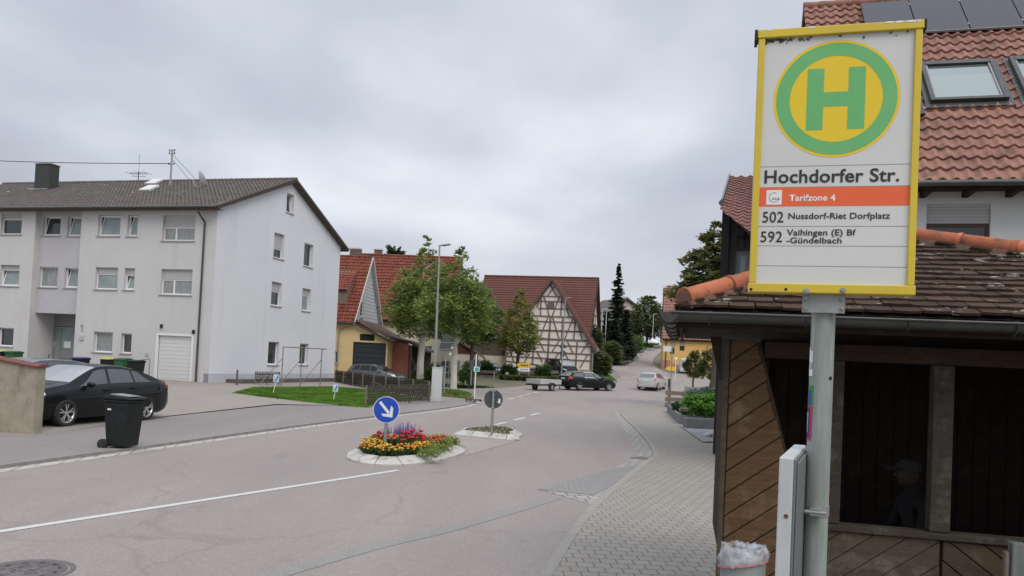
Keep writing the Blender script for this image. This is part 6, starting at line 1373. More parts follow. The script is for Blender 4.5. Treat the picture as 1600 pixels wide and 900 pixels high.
def bush(name, label, loc, dims, leaf, n, size, seed=1, cat='bush', stems=True, lumps=14, group=None, rz=0, box=False):
    rr = random.Random(seed); t = thing(name, label, cat, loc, rz, group); a, b, h = dims; mb = MB(); mb.fix_normals = False; cl = []
    for i in range(lumps):
        if box: p = (rr.uniform(-.8, .8)*a, rr.uniform(-.8, .8)*b, h*rr.uniform(.18, .84)); r = (.34*a+.1, .34*b+.1, .22*h)
        else:
            an = rr.uniform(0, 6.28); q = math.sqrt(rr.random())*.68; f = rr.uniform(.18, .78); w_ = math.sin(math.pi*min(.98, f*.85+.12)); p = (math.cos(an)*q*a*w_, math.sin(an)*q*b*w_, h*f); r = (a*.36, b*.36, h*.22)
        cl.append((p, r))
    leafcloud(mb, cl, n, size, rr); mb.build('foliage', LEAF[leaf], t)
    if stems:
        mb = MB()
        for i in range(6): an = rr.uniform(0, 6.28); mb.cyl((0, 0, -.1), (math.cos(an)*a*.5, math.sin(an)*b*.5, h*.6), .035*max(1, a), .01, 6)
        mb.build('stem', M['bark'], t)
    return t
def conifer(name, label, loc, H, R0, n, seed, leaf='conifer', size=.34, group=None, droop=.35):
    rr = random.Random(seed); t = thing(name, label, 'tree', loc, 0, group)
    mb = MB(); mb.cyl((0, 0, -.3), (0, 0, H*.97), .025*H*.6, .02, 8); mb.build('trunk', M['bark'], t)
    mb = MB(); mb.fix_normals = False; tiers = int(H*4.2)
    for i in range(tiers):
        f = (i/tiers); z = H*(.06+.94*f)+rr.uniform(-.2, .2); R_ = R0*(1-f)**.85*rr.uniform(.8, 1.12)+.10; nb = max(4, int(4+R_*2.2))
        for j in range(nb):
            a = 6.283*(j+rr.uniform(-.3, .3))/nb+i*.7; L_ = R_*rr.uniform(.55, 1.15); bz_ = rr.uniform(-.45, .45)*min(1, R_); dr_ = droop*rr.uniform(.5, 1.5); m = max(2, int(n/tiers/nb))
            for k in range(m):
                u_ = ((k+rr.random())/m)**.8; x = L_*u_; p = V((math.cos(a)*x, math.sin(a)*x, z + bz_ - dr_*x + .25*x*u_*u_ + rr.uniform(-.10, .10)))
                w_ = size*(1.15-.5*u_)*rr.uniform(.7, 1.3); d = V((math.cos(a), math.sin(a), -.25)); s_ = V((-math.sin(a), math.cos(a), rr.uniform(-.5, .5)))*w_*.5
                d = (d+s_*rr.uniform(-1, 1)).normalized()*w_; mb.add([p-s_*.6, p+d*.6, p+s_*.6+V((0, 0, .03)), p-d*.25], [(0, 1, 2, 3)])
    mb.build('crown', LEAF[leaf], t); return t
def blades(name, poly, n, h, leaf, seed, zf, label=None):
    """short grass: one mass nobody could count"""
    rr = random.Random(seed); mb = MB(); mb.fix_normals = False; P = [V((p[0], p[1])) for p in poly]
    xs, ys = [p.x for p in P], [p.y for p in P]
    def inside(x, y):
        c = False; j = len(P)-1
        for i in range(len(P)):
            if (P[i].y > y) != (P[j].y > y) and x < (P[j].x-P[i].x)*(y-P[i].y)/(P[j].y-P[i].y)+P[i].x: c = not c
            j = i
        return c
    k = 0
    while k < n:
        x, y = rr.uniform(min(xs), max(xs)), rr.uniform(min(ys), max(ys))
        if not inside(x, y): continue
        k += 1; z = zf(x, y); a = rr.uniform(0, 6.28); w_ = h*.28; hh_ = h*rr.uniform(.5, 1.3); d = V((math.cos(a)*w_, math.sin(a)*w_, 0)); le_ = V((rr.gauss(0, .4)*hh_, rr.gauss(0, .4)*hh_, hh_)); p = V((x, y, z-.01))
        mb.add([p-d, p+d, p+d*.4+le_, p-d*.3+le_*.9], [(0, 1, 2, 3)])
    o = mb.build(name, LEAF[leaf]); tag(o, label, None, None, 'stuff'); return o
# street trees
p = at(708, 609, 51.0); z2 = .16
t2c = [(0, 2.6), (.12, 3.3), (.3, 3.2), (.5, 2.5), (.65, 1.9), (.78, 1.25), (.9, .7), (1, .15)]
tree('street_tree', 'leafy street tree with pale trunk, right-hand of the two big ones behind the grey cabinet', (p.x, 51.0, .1), at(727, 384, 51).z-.1, 3.6, .20, [(0, 1.8), (.12, 2.65), (.25, 2.8), (.56, 2.1), (.76, 1.15), (.89, .5), (1, .1)], 'lime', 9500, .135, 'palebark', 11, 12, None, (.35, 0))
p = at(656, 595, 61.0)
tree('street_tree', 'street tree with thick pale trunk and yellowing top in front of the long red roof', (p.x, 61.0, .2), at(660, 370, 61).z-.2, 3.9, .27, [(0, 2.2), (.1, 3.1), (.25, 3.35), (.45, 2.8), (.6, 2.1), (.79, 1.1), (.9, .5), (1, .1)], 'lime', 10500, .15, 'palebark', 12, 12)
p = at(737, 560, 70.0)
tree('street_tree', 'dense green tree with a round crown behind the right pale-trunked tree', (p.x, 70.0, .5), at(735, 440, 70).z-.5, 3.2, .2, [(0, 2.2), (.25, 3.0), (.6, 2.6), (.85, 1.6), (1, .3)], 'deep', 5500, .18, 'bark', 13)
p = at(808, 585, 72.5)
tree('street_tree', 'smaller yellowing tree with dark trunk in front of the half-timbered barn', (p.x, 72.5, .5), at(803, 449, 72.5).z-.5, 2.6, .17, [(0, 1.6), (.15, 2.5), (.35, 2.3), (.6, 1.6), (.8, 1.0), (1, .15)], 'limeyellow', 4600, .15, 'bark', 14, 12, None, (.1, 0))
p = at(1102, 560, 44)
tree('chestnut_tree', 'large browning chestnut tree rising behind the corner of the shelter roof', (p.x+.6, 44, .3), at(1098, 344, 44).z-.3, 4.1, .26, [(0, 1.9), (.2, 2.5), (.4, 2.4), (.6, 2.0), (.85, 1.2), (1, .4)], 'chestnut', 12500, .185, 'bark', 15, 12)
p = at(1118, 560, 60)
tree('small_tree', 'small tree with dark leaves in front of the ochre house wall', (at(1085, 560, 62).x, 62, .3), at(1085, 560, 62).z+.2, 1.4, .08, [(0, .7), (.4, 1.05), (1, .3)], 'chestnut', 1600, .13, 'bark', 16, 6)
tree('small_tree', 'small round-crowned tree close beside the shelter corner, above the planters', (at(1112, 560, 52).x, 52, .3), at(1112, 553, 52).z, 1.4, .07, [(0, .8), (.4, 1.25), (1, .4)], 'chestnut', 1400, .12, 'bark', 17, 6)
p = at(1010, 548, 150)
tree('round_tree', 'tall full tree with pale green crown far up the road', (p.x, 150, ter(150)-1), at(1012, 460, 150).z-ter(150)+1, 3.0, .3, [(0, 2.6), (.2, 4.3), (.5, 4.0), (.8, 2.5), (1, .5)], 'fargreen', 5500, .30, 'bark', 18)
p = at(962, 540, 116)
conifer('spruce', 'tall slender dark spruce standing above the dark trees beside the barn', (p.x, 116, ter(116)), at(962, 413, 116).z-ter(116), 2.3, 13000, 21, size=.42)
for i, (px_, top_, Y, R_, n, lb) in enumerate(((946, 487, 104, 2.4, 7500, 'dark conifer between the barn end and the tall spruce'), (976, 484, 108, 2.2, 7500, 'dark broad conifer just right of the tall spruce trunk'), (958, 497, 100, 2.6, 7500, 'lower dark conifer in front of the spruce, behind the street lamps'))):
    p = at(px_, 560, Y); conifer('conifer_tree', lb, (p.x, Y, ter(Y)-.3), at(px_, top_, Y).z-ter(Y)+.3, R_, n, 30+i, size=.45, droop=.25)
for i, (px_, top_, base_, Y, w_, lf, lb) in enumerate(((927, 508, 590, 84, 1.5, 'fargreen', 'ivy-green bush growing against the right end of the barn'), (937, 545, 592, 80, 1.5, 'fargreen', 'loose bush at the roadside below the right barn corner'), (978, 520, 560, 112, 2.0, 'fargreen', 'light green bush where the road bends past the conifers'), (953, 532, 565, 98, 2.4, 'fargreen', 'broad shrub on the slope behind the barn'), (990, 520, 552, 125, 2.2, 'deep', 'dark shrub beside the low hedge up the road'))):
    p = at(px_, base_, Y); bush('bush', lb, (p.x, Y, ter(Y)-.2), (w_, w_, at(px_, top_, Y).z-ter(Y)+.4), lf, 3000, .2, 40+i, lumps=18)
p = at(617, 395, 95); 
t = thing('conifer_tree', 'dark spiky conifer top showing above the red roof ridge', 'tree', (p.x, 95, .5), 0); Hh = p.z-.5; mb = MB(); mb.cyl((0, 0, 0), (0, 0, Hh+.6), .22, .08, 8); mb.build('trunk', M['bark'], t)
mb = MB(); mb.fix_normals = False; rr = random.Random(5)
for i in range(34):
    a = rr.uniform(0, 6.28); e_ = rr.uniform(-.5, .95); L_ = rr.uniform(.9, 1.5); d = V((math.cos(a)*math.cos(e_), math.sin(a)*math.cos(e_), math.sin(e_)))
    for k in range(16):
        q = V((0, 0, Hh-.1))+d*L_*(k+1)/16; s_ = d.cross(V((rr.gauss(0, 1), rr.gauss(0, 1), rr.gauss(0, 1)))).normalized()*.22; mb.add([q, q+s_+d*.1, q+d*.22, q-s_+d*.1], [(0, 1, 2, 3)])
mb.build('crown', LEAF['conifer'], t)
# hedges and clipped bushes by the junction
for i, (px_, w_, h0, h1, Y, lf, lb) in enumerate(((850, 1.05, 566, 594, 72, 'hedge', 'round clipped green bush standing left of the dark van'), (793, .95, 567, 592, 72.5, 'hedge', 'dark clipped bush below the yellowing tree'), (677, .85, 563, 594, 60, 'hedge', 'dark hedge bush left of the grey sign stand'), (732, 1.0, 562, 597, 58, 'hedge', 'upright grey-green hedge bush right of the pale trunk'), (757, 1.5, 560, 590, 75, 'hedge', 'dark spreading bush in front of the boarded shed'))):
    p = at(px_, h1, Y); bush('clipped_bush', lb, (p.x, Y, ter(Y)-.05), (w_, w_*.9, max(.8, at(px_, h0, Y).z-ter(Y)+.05)), lf, 2600, .10, 60+i, lumps=22)
p = at(985, 552, 120); bush('hedge', 'small clipped hedge cube at the bend of the road', (at(985, 550, 112).x, 112, ter(112)), (1.1, .9, 1.9), 'hedge', 2200, .14, 71, 'hedge', lumps=20, box=True)
p = at(1000, 545, 128); t = bush('hedge', 'long low hedge along the bend far up the road', (at(1002, 545, 132).x, 132, ter(132)), (2.8, .6, 1.5), 'deep', 2500, .16, 72, 'hedge', lumps=26, box=True)
blades('roadside_grass', [(at(928, 590, 74).x, 72), (at(958, 594, 76).x, 73.5), (at(950, 585, 84).x, 88), (at(935, 580, 88).x, 92), (at(926, 585, 80).x, 79)], 5000, .22, 'grass', 80, lambda x, y: ter(y)+.02)
blades('verge_plants', [(-.5, 70.2), (2, 70.1), (5.2, 70.6), (5.2, 71.5), (-1, 71.3)], 2600, .38, 'dry', 81, lambda x, y: ter(y)+.0)
blades('verge_plants', [(-.5, 70.0), (2, 69.9), (5.2, 70.4), (5.2, 71.6), (-1, 71.3)], 2200, .34, 'bed', 87, lambda x, y: ter(y)+.0)
blades('verge_grass', [(-4.5, 44.6), (-2.3, 42.2), (-2.1, 43.6), (-2.5, 46.9), (-3.3, 50.3), (-7.3, 51.3), (-8.7, 47.4)], 4200, .13, 'dry', 82, lambda x, y: .1)
blades('verge_grass', [(-3.8, 44.6), (-2.3, 42.2), (-2.1, 43.6), (-2.5, 46.9), (-3.3, 49), (-5, 48)], 2600, .14, 'grass', 83, lambda x, y: .1)
blades('verge_grass', [(-9, 57.0), (-4.0, 57.8), (-1.2, 60.7), (-6.5, 61.5), (-9, 60)], 3000, .2, 'bed', 84, lambda x, y: .0)
blades('verge_grass', [(-9.5, 58.5), (-6.2, 59.0), (-6.6, 64), (-9.6, 64)], 2200, .35, 'bed', 85, lambda x, y: .1)
# front lawn
def zl(x, y): return yz(x, y)+.012
LW = [gp(368, 609, .32)[:2], gp(400, 613, .30)[:2], gp(470, 621, .26)[:2], gp(575, 632.5, .18)[:2], (-5.75, 34.4), (-4.1, 38.2), (-7.2, 43.2), gp(524, 603.5, .25)[:2], gp(470, 603, .3)[:2], gp(398, 602.5, .33)[:2]]
sheet('lawn_soil', LW, 0, mat('lawn_base', (.10, .20, .03), .95, c2=(.16, .24, .05), scale=1.2, lo=.3, hi=.7), zf=lambda x, y: yz(x, y)+.01)
blades('lawn_grass', LW, 42000, .075, 'grass', 90, zl); blades('lawn_grass', LW, 3500, .07, 'dry', 93, zl); blades('lawn_grass', [(p[0]+(p[0]+9)*.05, p[1]+(p[1]-40)*.05) for p in LW], 5000, .06, 'grass', 94, lambda x, y: zl(x, y)-.01)
# ---------------------------------------------------------------- traffic islands
def resample(pts, step):
    o = []; P = [V(p) for p in pts]; P.append(P[0]); acc = 0
    d = [0]
    for a, b in zip(P, P[1:]): d.append(d[-1]+(b-a).length)
    n = int(d[-1]/step)
    for i in range(n):
        s = d[-1]*i/n; k = max(j for j in range(len(d)-1) if d[j] <= s); t = (s-d[k])/max(1e-9, d[k+1]-d[k]); o.append(P[k].lerp(P[k+1], t))
    return o
def island(label, out, inset, h, fill, fillname, seglen=.55):
    c = sum((V(p) for p in out), V((0, 0)))/len(out); t = thing('traffic_island', label, 'traffic island', (c.x, c.y, 0))
    sm_ = resample(smooth(list(out)+[out[0]], 8)[:-1], .06); n = len(sm_); seg = max(3, int(seglen/.06)); mb = MB()
    inn = []
    for i in range(n):
        tt = (sm_[(i+2) % n]-sm_[i-2]).normalized(); inn.append(sm_[i]+V((-tt.y, tt.x))*inset)
    area = sum(a.x*b.y-b.x*a.y for a, b in zip(sm_, sm_[1:]+sm_[:1]))
    if area < 0: inn = [s-(i-s) for s, i in zip(sm_, inn)]
    k = 0
    while k < n:
        e_ = min(k+seg, n); idx = list(range(k, e_+1)); A_ = [sm_[i % n] for i in idx]; B_ = [inn[i % n] for i in idx]
        def trim(L_, f=.008):
            L2 = [p.copy() for p in L_]; d0 = (L2[1]-L2[0]).normalized(); d1 = (L2[-2]-L2[-1]).normalized(); L2[0] += d0*f; L2[-1] += d1*f; return L2
        A_, B_ = trim(A_), trim(B_); C_ = [b+(b-a)*.35 for a, b in zip(A_, B_)]; m = len(A_); L3 = lambda L_, z: [V((p.x-c.x, p.y-c.y, z)) for p in L_]
        rings = L3(A_, -.03) + L3(A_, .035) + L3(B_, h) + L3(C_, h) + L3(C_, -.03)
        fs = [(r*m+i, r*m+i+1, (r+1)*m+i+1, (r+1)*m+i) for r in range(4) for i in range(m-1)] + [tuple(r*m for r in range(5)), tuple(r*m+m-1 for r in range(4, -1, -1))]
        mb.add(rings, fs); k = e_
    mb.build('kerb', M['islandkerb'], t, bevel=.008)
    mb = MB(); mb.poly([(p.x+(p.x-s.x)*.3-c.x, p.y+(p.y-s.y)*.3-c.y, h-.03) for p, s in zip(inn, sm_)]); mb.build(fillname, fill, t)
    return t, [V((p.x, p.y)) for p in inn]
M['islandkerb'] = mat('island_kerb', (.47, .455, .42), .85, c2=(.36, .345, .315), scale=4, bmp=.4, bscale=50, isl=.08, dirt=((.17, .16, .13), 5, (1, 1, 2), .5, .75))
I1 = [gp(x, y)[:2] for x, y in ((541, 717), (557, 723.5), (590, 728), (640, 727.5), (690, 720), (726, 708), (722, 701))] + [(-1.25, 18.3), (-2.1, 18.5), (-2.9, 17.9), (-3.3, 16.8)]
i1, in1 = island('front traffic island with sloping concrete kerb, full of red and yellow flowers', I1, .24, .15, M['soil'], 'soil')
I2 = [gp(x, y)[:2] for x, y in ((708, 680.5), (735, 683), (765, 686), (790, 688.5), (811, 688.5), (811, 684))] + [(.42, 22.6), (.1, 23.6), (-.45, 23.9), (-1.0, 23.3), (-1.4, 22.5)]
i2, in2 = island('second traffic island with sloping kerb and thin dry grass around the turned-away sign', I2, .20, .15, mat('dry_soil', (.24, .21, .15), .95, c2=(.16, .15, .09), scale=6), 'soil')
blades('island_grass', in2, 550, .06, 'dry', 91, lambda x, y: .12); blades('island_grass', in2, 160, .05, 'bed', 92, lambda x, y: .12)
# bedding plants: one of each kind, then copies
def plant(name, label, cat, leaf, nl, sz, dims, bl, group, seed, spikes=False):
    rr = random.Random(seed); t = thing(name, label, cat, (0, 0, -5), 0, group); mb = MB(); mb.fix_normals = False
    leafcloud(mb, [((0, 0, dims[2]*.45), (dims[0], dims[1], dims[2]*.5))], nl, sz, rr, .6, .5); mb.build('leaves', leaf, t)
    mb = MB()
    for (m, cnt, r) in bl:
        for _ in range(cnt):
            a = rr.uniform(0, 6.28); q = math.sqrt(rr.random())*dims[0]*.95; z = dims[2]*rr.uniform(.75, 1.15)
            if spikes:
                h = dims[2]*rr.uniform(.5, 1.0); b_ = V((math.cos(a)*q*.5, math.sin(a)*q*.5, dims[2]*.5)); e_ = V((math.cos(a)*q, math.sin(a)*q, dims[2]*.6+h))
                for k in range(7): mb.ball(b_.lerp(e_, .35+.65*k/6), r*(1.15-.1*k), 5, 4)
            else: mb.ball((math.cos(a)*q, math.sin(a)*q, z), (r, r, r*.65), 7, 5)
    mb.build('blossoms', bl[0][0], t); return t
petal = {k: mat('petal_'+k, c, .7, isl=.25) for k, c in (('orange', (.52, .20, .010)), ('yellow', (.58, .37, .04)), ('red', (.44, .010, .020)), ('pink', (.62, .03, .09)), ('violet', (.16, .085, .30)))}
P_ = [plant('marigold_plant', 'low orange marigold in the front edge of the flower bed', 'flower', LEAF['bed'], 120, .035, (.16, .16, .19), [(petal['orange'], 7, .028)], 'orange marigolds edging the island bed', 1),
      plant('marigold_plant', 'pale yellow marigold among the orange ones at the bed edge', 'flower', LEAF['bed'], 120, .035, (.16, .16, .18), [(petal['yellow'], 6, .026)], 'yellow marigolds edging the island bed', 2),
      plant('geranium', 'bright red geranium in the middle of the flower bed', 'flower', LEAF['bed'], 190, .05, (.22, .22, .36), [(petal['red'], 6, .05)], 'red geraniums in the island bed', 3),
      plant('salvia', 'violet spiked salvia at the back of the flower bed', 'flower', LEAF['bluish'], 130, .045, (.20, .20, .34), [(petal['violet'], 11, .014)], 'violet salvias in the island bed', 4, True),
      plant('green_bedding_plant', 'leafy green bedding plant with tiny yellow flowers on the right of the bed', 'plant', LEAF['lime'], 200, .035, (.21, .21, .27), [(petal['yellow'], 6, .012)], 'green bedding plants on the right of the bed', 5)]
used = [False]*5; rr = random.Random(77)
def put(k, x, y, s=1.0):
    o = P_[k] if not used[k] else copy_tree(P_[k]); used[k] = True; o.location = (x, y, .115); o.rotation_euler = (0, 0, rr.uniform(0, 6.28)); s *= rr.uniform(.85, 1.2); o.scale = (s, s, s*rr.uniform(.9, 1.1))
cI = sum(in1, V((0, 0)))/len(in1)
def bedpt(px_, py_, z=.3): return gp(px_, py_, z)
ring_ = resample(in1, .17)
for q in ring_:
    d = (cI-q).normalized(); side = (q-cI); s_px = side.x
    for j in (0, 1):
        p = q + d*(.20+.19*j) + V((rr.uniform(-.05, .05), rr.uniform(-.05, .05)))
        if side.y > .9 and side.x < .5: continue
        if side.x > .62 and side.y > -1.0: p2 = p + (cI-q).normalized()*.12; put(4, p2.x, p2.y, .85)
        else: put(0 if rr.random() < .62 else 1, p.x, p.y, 1.0)
for px_, py_ in ((588, 683), (598, 687), (612, 690), (626, 691), (640, 687), (650, 691), (656, 682), (666, 687), (676, 681), (688, 684), (634, 680)):
    p = at(px_, 690, 16.35+(692-py_)*.055); put(2, p.x, p.y, .8)
for px_, py_ in ((612, 684), (619, 680), (627, 684), (633, 679), (640, 683), (645, 678), (650, 682), (626, 677), (637, 676), (606, 682)):
    p = at(px_, 690, 17.1+(688-py_)*.075); put(3, p.x, p.y, .85)
for px_, py_ in ((672, 698), (682, 696), (690, 694), (663, 701), (699, 692), (676, 702)):
    p = bedpt(px_, py_, .28); put(4, p.x, p.y, .9)
# keep-right sign and the sign turned away
def disc_sign(name, label, cat, base, top_px, dia, face, yaw, pole_h):
    t = thing(name, label, cat, base, yaw)
    mb = MB(); mb.cyl((0, 0, 0), (0, 0, pole_h), .032, n=14); mb.build('pole', M['galv'], t); return t
bz = gp(601, 706, .12); Zc = at(602.5, 640, bz.y).z
ks_ = disc_sign('keep_right_sign', 'round blue keep-right sign with white arrow pointing down right above the flower bed', 'road sign', (bz.x, bz.y, .11), 0, .6, None, R(-2), Zc-.11+.25)
zc = Zc-.11; r = 20.7/FPX*bz.y
mb = MB(); mb.cyl((0, -.05, zc), (0, -.045, zc), r, n=56); dsc = mb.build('disc_rim', M['paintwhite'], ks_)
mb = MB(); mb.cyl((0, -.0525, zc), (0, -.0505, zc), r*.955, n=56); mb.build('blue_face', M['blue'], dsc)
mb = MB(); d = V((.66, 0, -.75)).normalized(); n_ = V((d.z, 0, -d.x)); o_ = V((0, -.0545, zc))
tip = o_+d*r*.74; a0 = o_-d*r*.76; w_ = r*.105; hl = r*.72
mb.add([a0+n_*w_, a0-n_*w_, tip-d*r*.42-n_*w_, tip-d*r*.42+n_*w_], [(0,1,2,3)])
for sg in (1, -1):
    e = (-d*.72+n_*sg*.69).normalized(); q = tip+e*hl
    mb.add([tip, q, q-d*r*.24+n_*sg*(-.02)*r, tip-d*r*.34], [(0,1,2,3)])
mb.build('white_arrow', M['paintwhite'], dsc)
bz = gp(768, 679, .12); Zc = at(770, 624, bz.y).z
gs_ = disc_sign('turned_sign', 'round road sign seen from its grey back on the second traffic island', 'road sign', (bz.x, bz.y, .11), 0, .6, None, R(-6), Zc-.11+.27)
zc = Zc-.11; r = 14.7/FPX*bz.y
mb = MB(); mb.cyl((0, .04, zc), (0, .046, zc), r, n=48); b_ = mb.build('sign_back', M['signback'], gs_)
mb = MB(); mb.box((-.055, -.045, zc+r*.82), (.055, .039, zc+r*.94)); mb.build('clamp', M['galv'], b_)
mb = MB(); mb.box((-.055, -.045, zc-r*.94), (.055, .039, zc-r*.82)); mb.build('clamp', M['galv'], b_)
mb = MB(); mb.box((r*.55, .034, zc-.10), (r*.76, .0395, zc+.02)); mb.box((r*.42, .034, zc-.07), (r*.54, .0395, zc-.05)); mb.build('sticker', M['paintwhite'], b_)
# ---------------------------------------------------------------- foreground left: wheelie bin, wall, manhole
def wheelie(label, loc, rz, body, lid, W=.58, D_=.70, H=1.0, sticker_=False, group=None, wheelside=True):
    t = thing('wheelie_bin', label, 'wheelie bin', loc, rz, group); mb = MB(); b0, b1 = .78, 1.0
    w0, w1, d0, d1 = W/2*.80, W/2*.96, D_/2*.72, D_/2*.95
    vs_ = [(x*w, y*d+oy, z) for z, w, d, oy in ((.06, w0, d0, .0), (H-.10, w1, d1, 0)) for x, y in ((-1,-1),(1,-1),(1,1),(-1,1))]
    mb.add(vs_, [(3,2,1,0),(4,5,6,7),(0,1,5,4),(1,2,6,5),(2,3,7,6),(3,0,4,7)]); mb.box((-W/2, -D_/2, H-.10), (W/2, D_/2, H-.045)); mb.build('bin_body', M[body], t, bevel=.025)
    mb = MB(); mb.prism([(-W/2-.015, -D_/2-.03, H-.04), (-W/2-.015, D_/2+.02, H-.04), (-W/2-.015, D_/2, H+.02), (-W/2-.015, .1, H+.05), (-W/2-.015, -D_/2-.01, H+.005)], (W+.03, 0, 0)); ld = mb.build('lid', M[lid], t, bevel=.018)
    mb = MB(); mb.cyl((-W/2+.06, D_/2+.08, H-.06), (W/2-.06, D_/2+.08, H-.06), .017, n=10); mb.beam((-W/2+.08, D_/2-.02, H-.05), (-W/2+.08, D_/2+.09, H-.06), .03, .03); mb.beam((W/2-.08, D_/2-.02, H-.05), (W/2-.08, D_/2+.09, H-.06), .03, .03); mb.build('handle', M[body], t)
    for sd in (1, -1):
        mb = MB(); mb.lathe([(.0, -.03), (.06, -.03), (.1, -.028), (.1, .028), (.06, .03), (0, .03)], (sd*(W/2-.02), D_/2*.80+.02, .10), 20, 'X'); wh = mb.build('wheel', M['tyre'], t)
        mb = MB(); mb.cyl((sd*(W/2-.02)-sd*.0, D_/2*.80+.02, .1), (sd*(W/2+.018), D_/2*.80+.02, .1), .055, n=14); mb.build('hub', M['rimdark'], wh)
    mb = MB(); mb.cyl((-W/2+.05, D_/2*.8+.02, .1), (W/2-.05, D_/2*.8+.02, .1), .014, n=8); mb.build('axle', M['black'], t)
    return t
p = gp(186, 700, LZ)
wb_ = wheelie('black wheelie bin standing alone at the pavement edge with pale glare painted across its lid', (p.x, p.y+.12, LZ-.03), R(78), 'plasticblack', 'plasticblack', .52, .56, 1.0)
mb = MB(); mb.cbox((-.05, -.04, 1.045), (.34, .42, .008), Matrix.Rotation(R(4), 3, 'X')); mb.build('lid_glare', mat('lid_glare_grey', (.22, .23, .24), .35), wb_)  # pale sheet on the lid, glare put in as colour
mb = MB(); mb.cbox((-.238, .14, .80), (.012, .08, .09)); mb.build('bin_sticker', M['paintwhite'], wb_)
def bin_at(px_, py_, Y, **k):
    q = at(px_, py_, Y); return q
for px_, Y, lb, b_, l_ in ((127, 41.0, 'dark wheelie bin with blue lid beside the house entrance', 'plasticblack', 'plasticblue'), (171, 40.5, 'black wheelie bin with yellow lid under the kitchen window', 'plasticblack', 'plasticyellow'), (193, 39.6, 'dark green wheelie bin between the yellow-lidded and the black bin by the house', 'plasticgreen', 'plasticgreen'), (213, 39.2, 'black wheelie bin nearest the garage railing', 'plasticblack', 'plasticblack'), (3, 42, 'black wheelie bin with yellow lid at the left frame edge', 'plasticblack', 'plasticyellow'), (22, 42, 'dark green wheelie bin in front of the left entrance wall', 'plasticgreen', 'plasticgreen')):
    q = at(px_, {127: 557.5, 171: 558.5, 193: 559, 213: 562, 3: 546.5, 22: 548}[px_], Y); wheelie(lb, (q.x, Y, q.z-1.06), R(-12), b_, l_, group='wheelie bins along the house front')
wa = gp(51, 678.5, LZ)
wl_ = thing('concrete_wall', 'stained concrete wall end with dark red tile capping at the left frame edge', 'wall', (wa.x, wa.y, LZ), R(-4))
zt0 = at(52, 574, wa.y).z-LZ
mb = MB(); mb.prism([(0, 0, -.15), (-3.2, 0, -.15), (-3.2, 0, zt0+.46), (0, 0, zt0)], (0, .30, 0)); mb.build('wall_body', M['wallconc'], wl_, bevel=.012)
mb = MB(); n = 16
for k in range(n):
    x0_, x1_ = .05-3.3*k/n, .05-3.3*(k+1)/n; sl = lambda x: zt0 + .46*max(0, -x)/3.2
    mb.prism([(x0_-.004, -.06, sl(x0_)+.004), (x0_-.004, .36, sl(x0_)+.004), (x0_-.004, .36, sl(x0_)+.028), (x0_-.004, .15, sl(x0_)+.075), (x0_-.004, -.06, sl(x0_)+.028)], (x1_-x0_+.008, 0, sl(x1_)-sl(x0_)+rr.uniform(-.005, .005)))
mb.build('capping', M['wallcap'], wl_)
mh = gp(38, 893); hole = thing('manhole_cover', 'round cast iron manhole cover with ring rim in the road, bottom left corner', 'manhole cover', (mh.x, mh.y, .004))
mb = MB(); mb.lathe([(.40, -.02), (.40, .004), (.36, .005), (.352, -.012), (.34, -.012), (.335, .004), (0, .004)], n=64); mb.build('rim', M['manhole'], hole)
mb = MB()
for i in range(12): a = 6.283*i/12; mb.cbox((.27*math.cos(a), .27*math.sin(a), .0052), (.05, .022, .002), Matrix.Rotation(a+1.57, 3, 'Z'))
mb.build('vent_slot', M['black'], hole)
mb = MB()
for i in range(40): a = rr.uniform(0, 6.28); q = math.sqrt(rr.random())*.21; mb.cbox((q*math.cos(a), q*math.sin(a), .006), (.035, .012, .006), Matrix.Rotation(rr.uniform(0, 3), 3, 'Z'))
mb.build('tread_pattern', M['manhole'], hole)
mb = MB(); mb.lathe([(.302, .004), (.302, .008), (.29, .008), (.29, .004)], n=48); mb.lathe([(.245, .004), (.245, .008), (.235, .008), (.235, .004)], n=48); mb.build('raised_ring', M['manhole'], hole)
# ---------------------------------------------------------------- fences, poles, small things on the left
def lattice(label, a, b, h, z0, sp=.13, posts=4, wdt=.034):
    a, b = V(a), V(b); t = thing('lattice_fence', label, 'fence', (a.x, a.y, z0), math.atan2(b.y-a.y, b.x-a.x)); L_ = (b-a).length; mb = MB(); s = -h*.8
    rr = random.Random(int(L_*10)); k = 0
    while s < L_:
        for d in (1, -1):
            x0_, x1_ = (s, s+h*.8); 
            if d < 0: x0_, x1_ = x1_, x0_
            p, q = V((x0_, -.018*d, .06)), V((x1_, -.018*d, h*rr.uniform(.97, 1.03)))
            for _ in range(2):
                for e, lim in ((0, 0.0), (1, L_)):
                    if (p.x < 0 or p.x > L_) and abs(q.x-p.x) > 1e-6: lim2 = 0 if p.x < 0 else L_; f_ = (lim2-p.x)/(q.x-p.x); p = p.lerp(q, min(1, max(0, f_)))
                    if (q.x < 0 or q.x > L_) and abs(q.x-p.x) > 1e-6: lim2 = 0 if q.x < 0 else L_; f_ = (lim2-p.x)/(q.x-p.x); q = p.lerp(q, min(1, max(0, f_)))
            if (q-p).length > .08: mb.beam(p, q, .024, wdt, (0, 1, 0))
        s += sp
    mb.build('lattice', M['fencewood'], t)
    mb = MB(); mb.beam((0, 0, h*.28), (L_, 0, h*.28), .03, .05); mb.beam((0, 0, h*.78), (L_, 0, h*.78), .03, .05); mb.build('rail', M['fencewood'], t)
    for i in range(posts):
        mb = MB(); x = L_*i/(posts-1); mb.cyl((x, .05, -.2), (x, .05, h*1.0), .045, n=8); mb.build('fence_post', M['oldwood'], t)
    return t
fA, fB = gp(573, 632.5, .12), gp(671, 626, .12)
lattice('dark lattice fence along the pavement, running from the lawn to the grey cabinet', fA[:2], fB[:2], .82, .07, .19, 4)
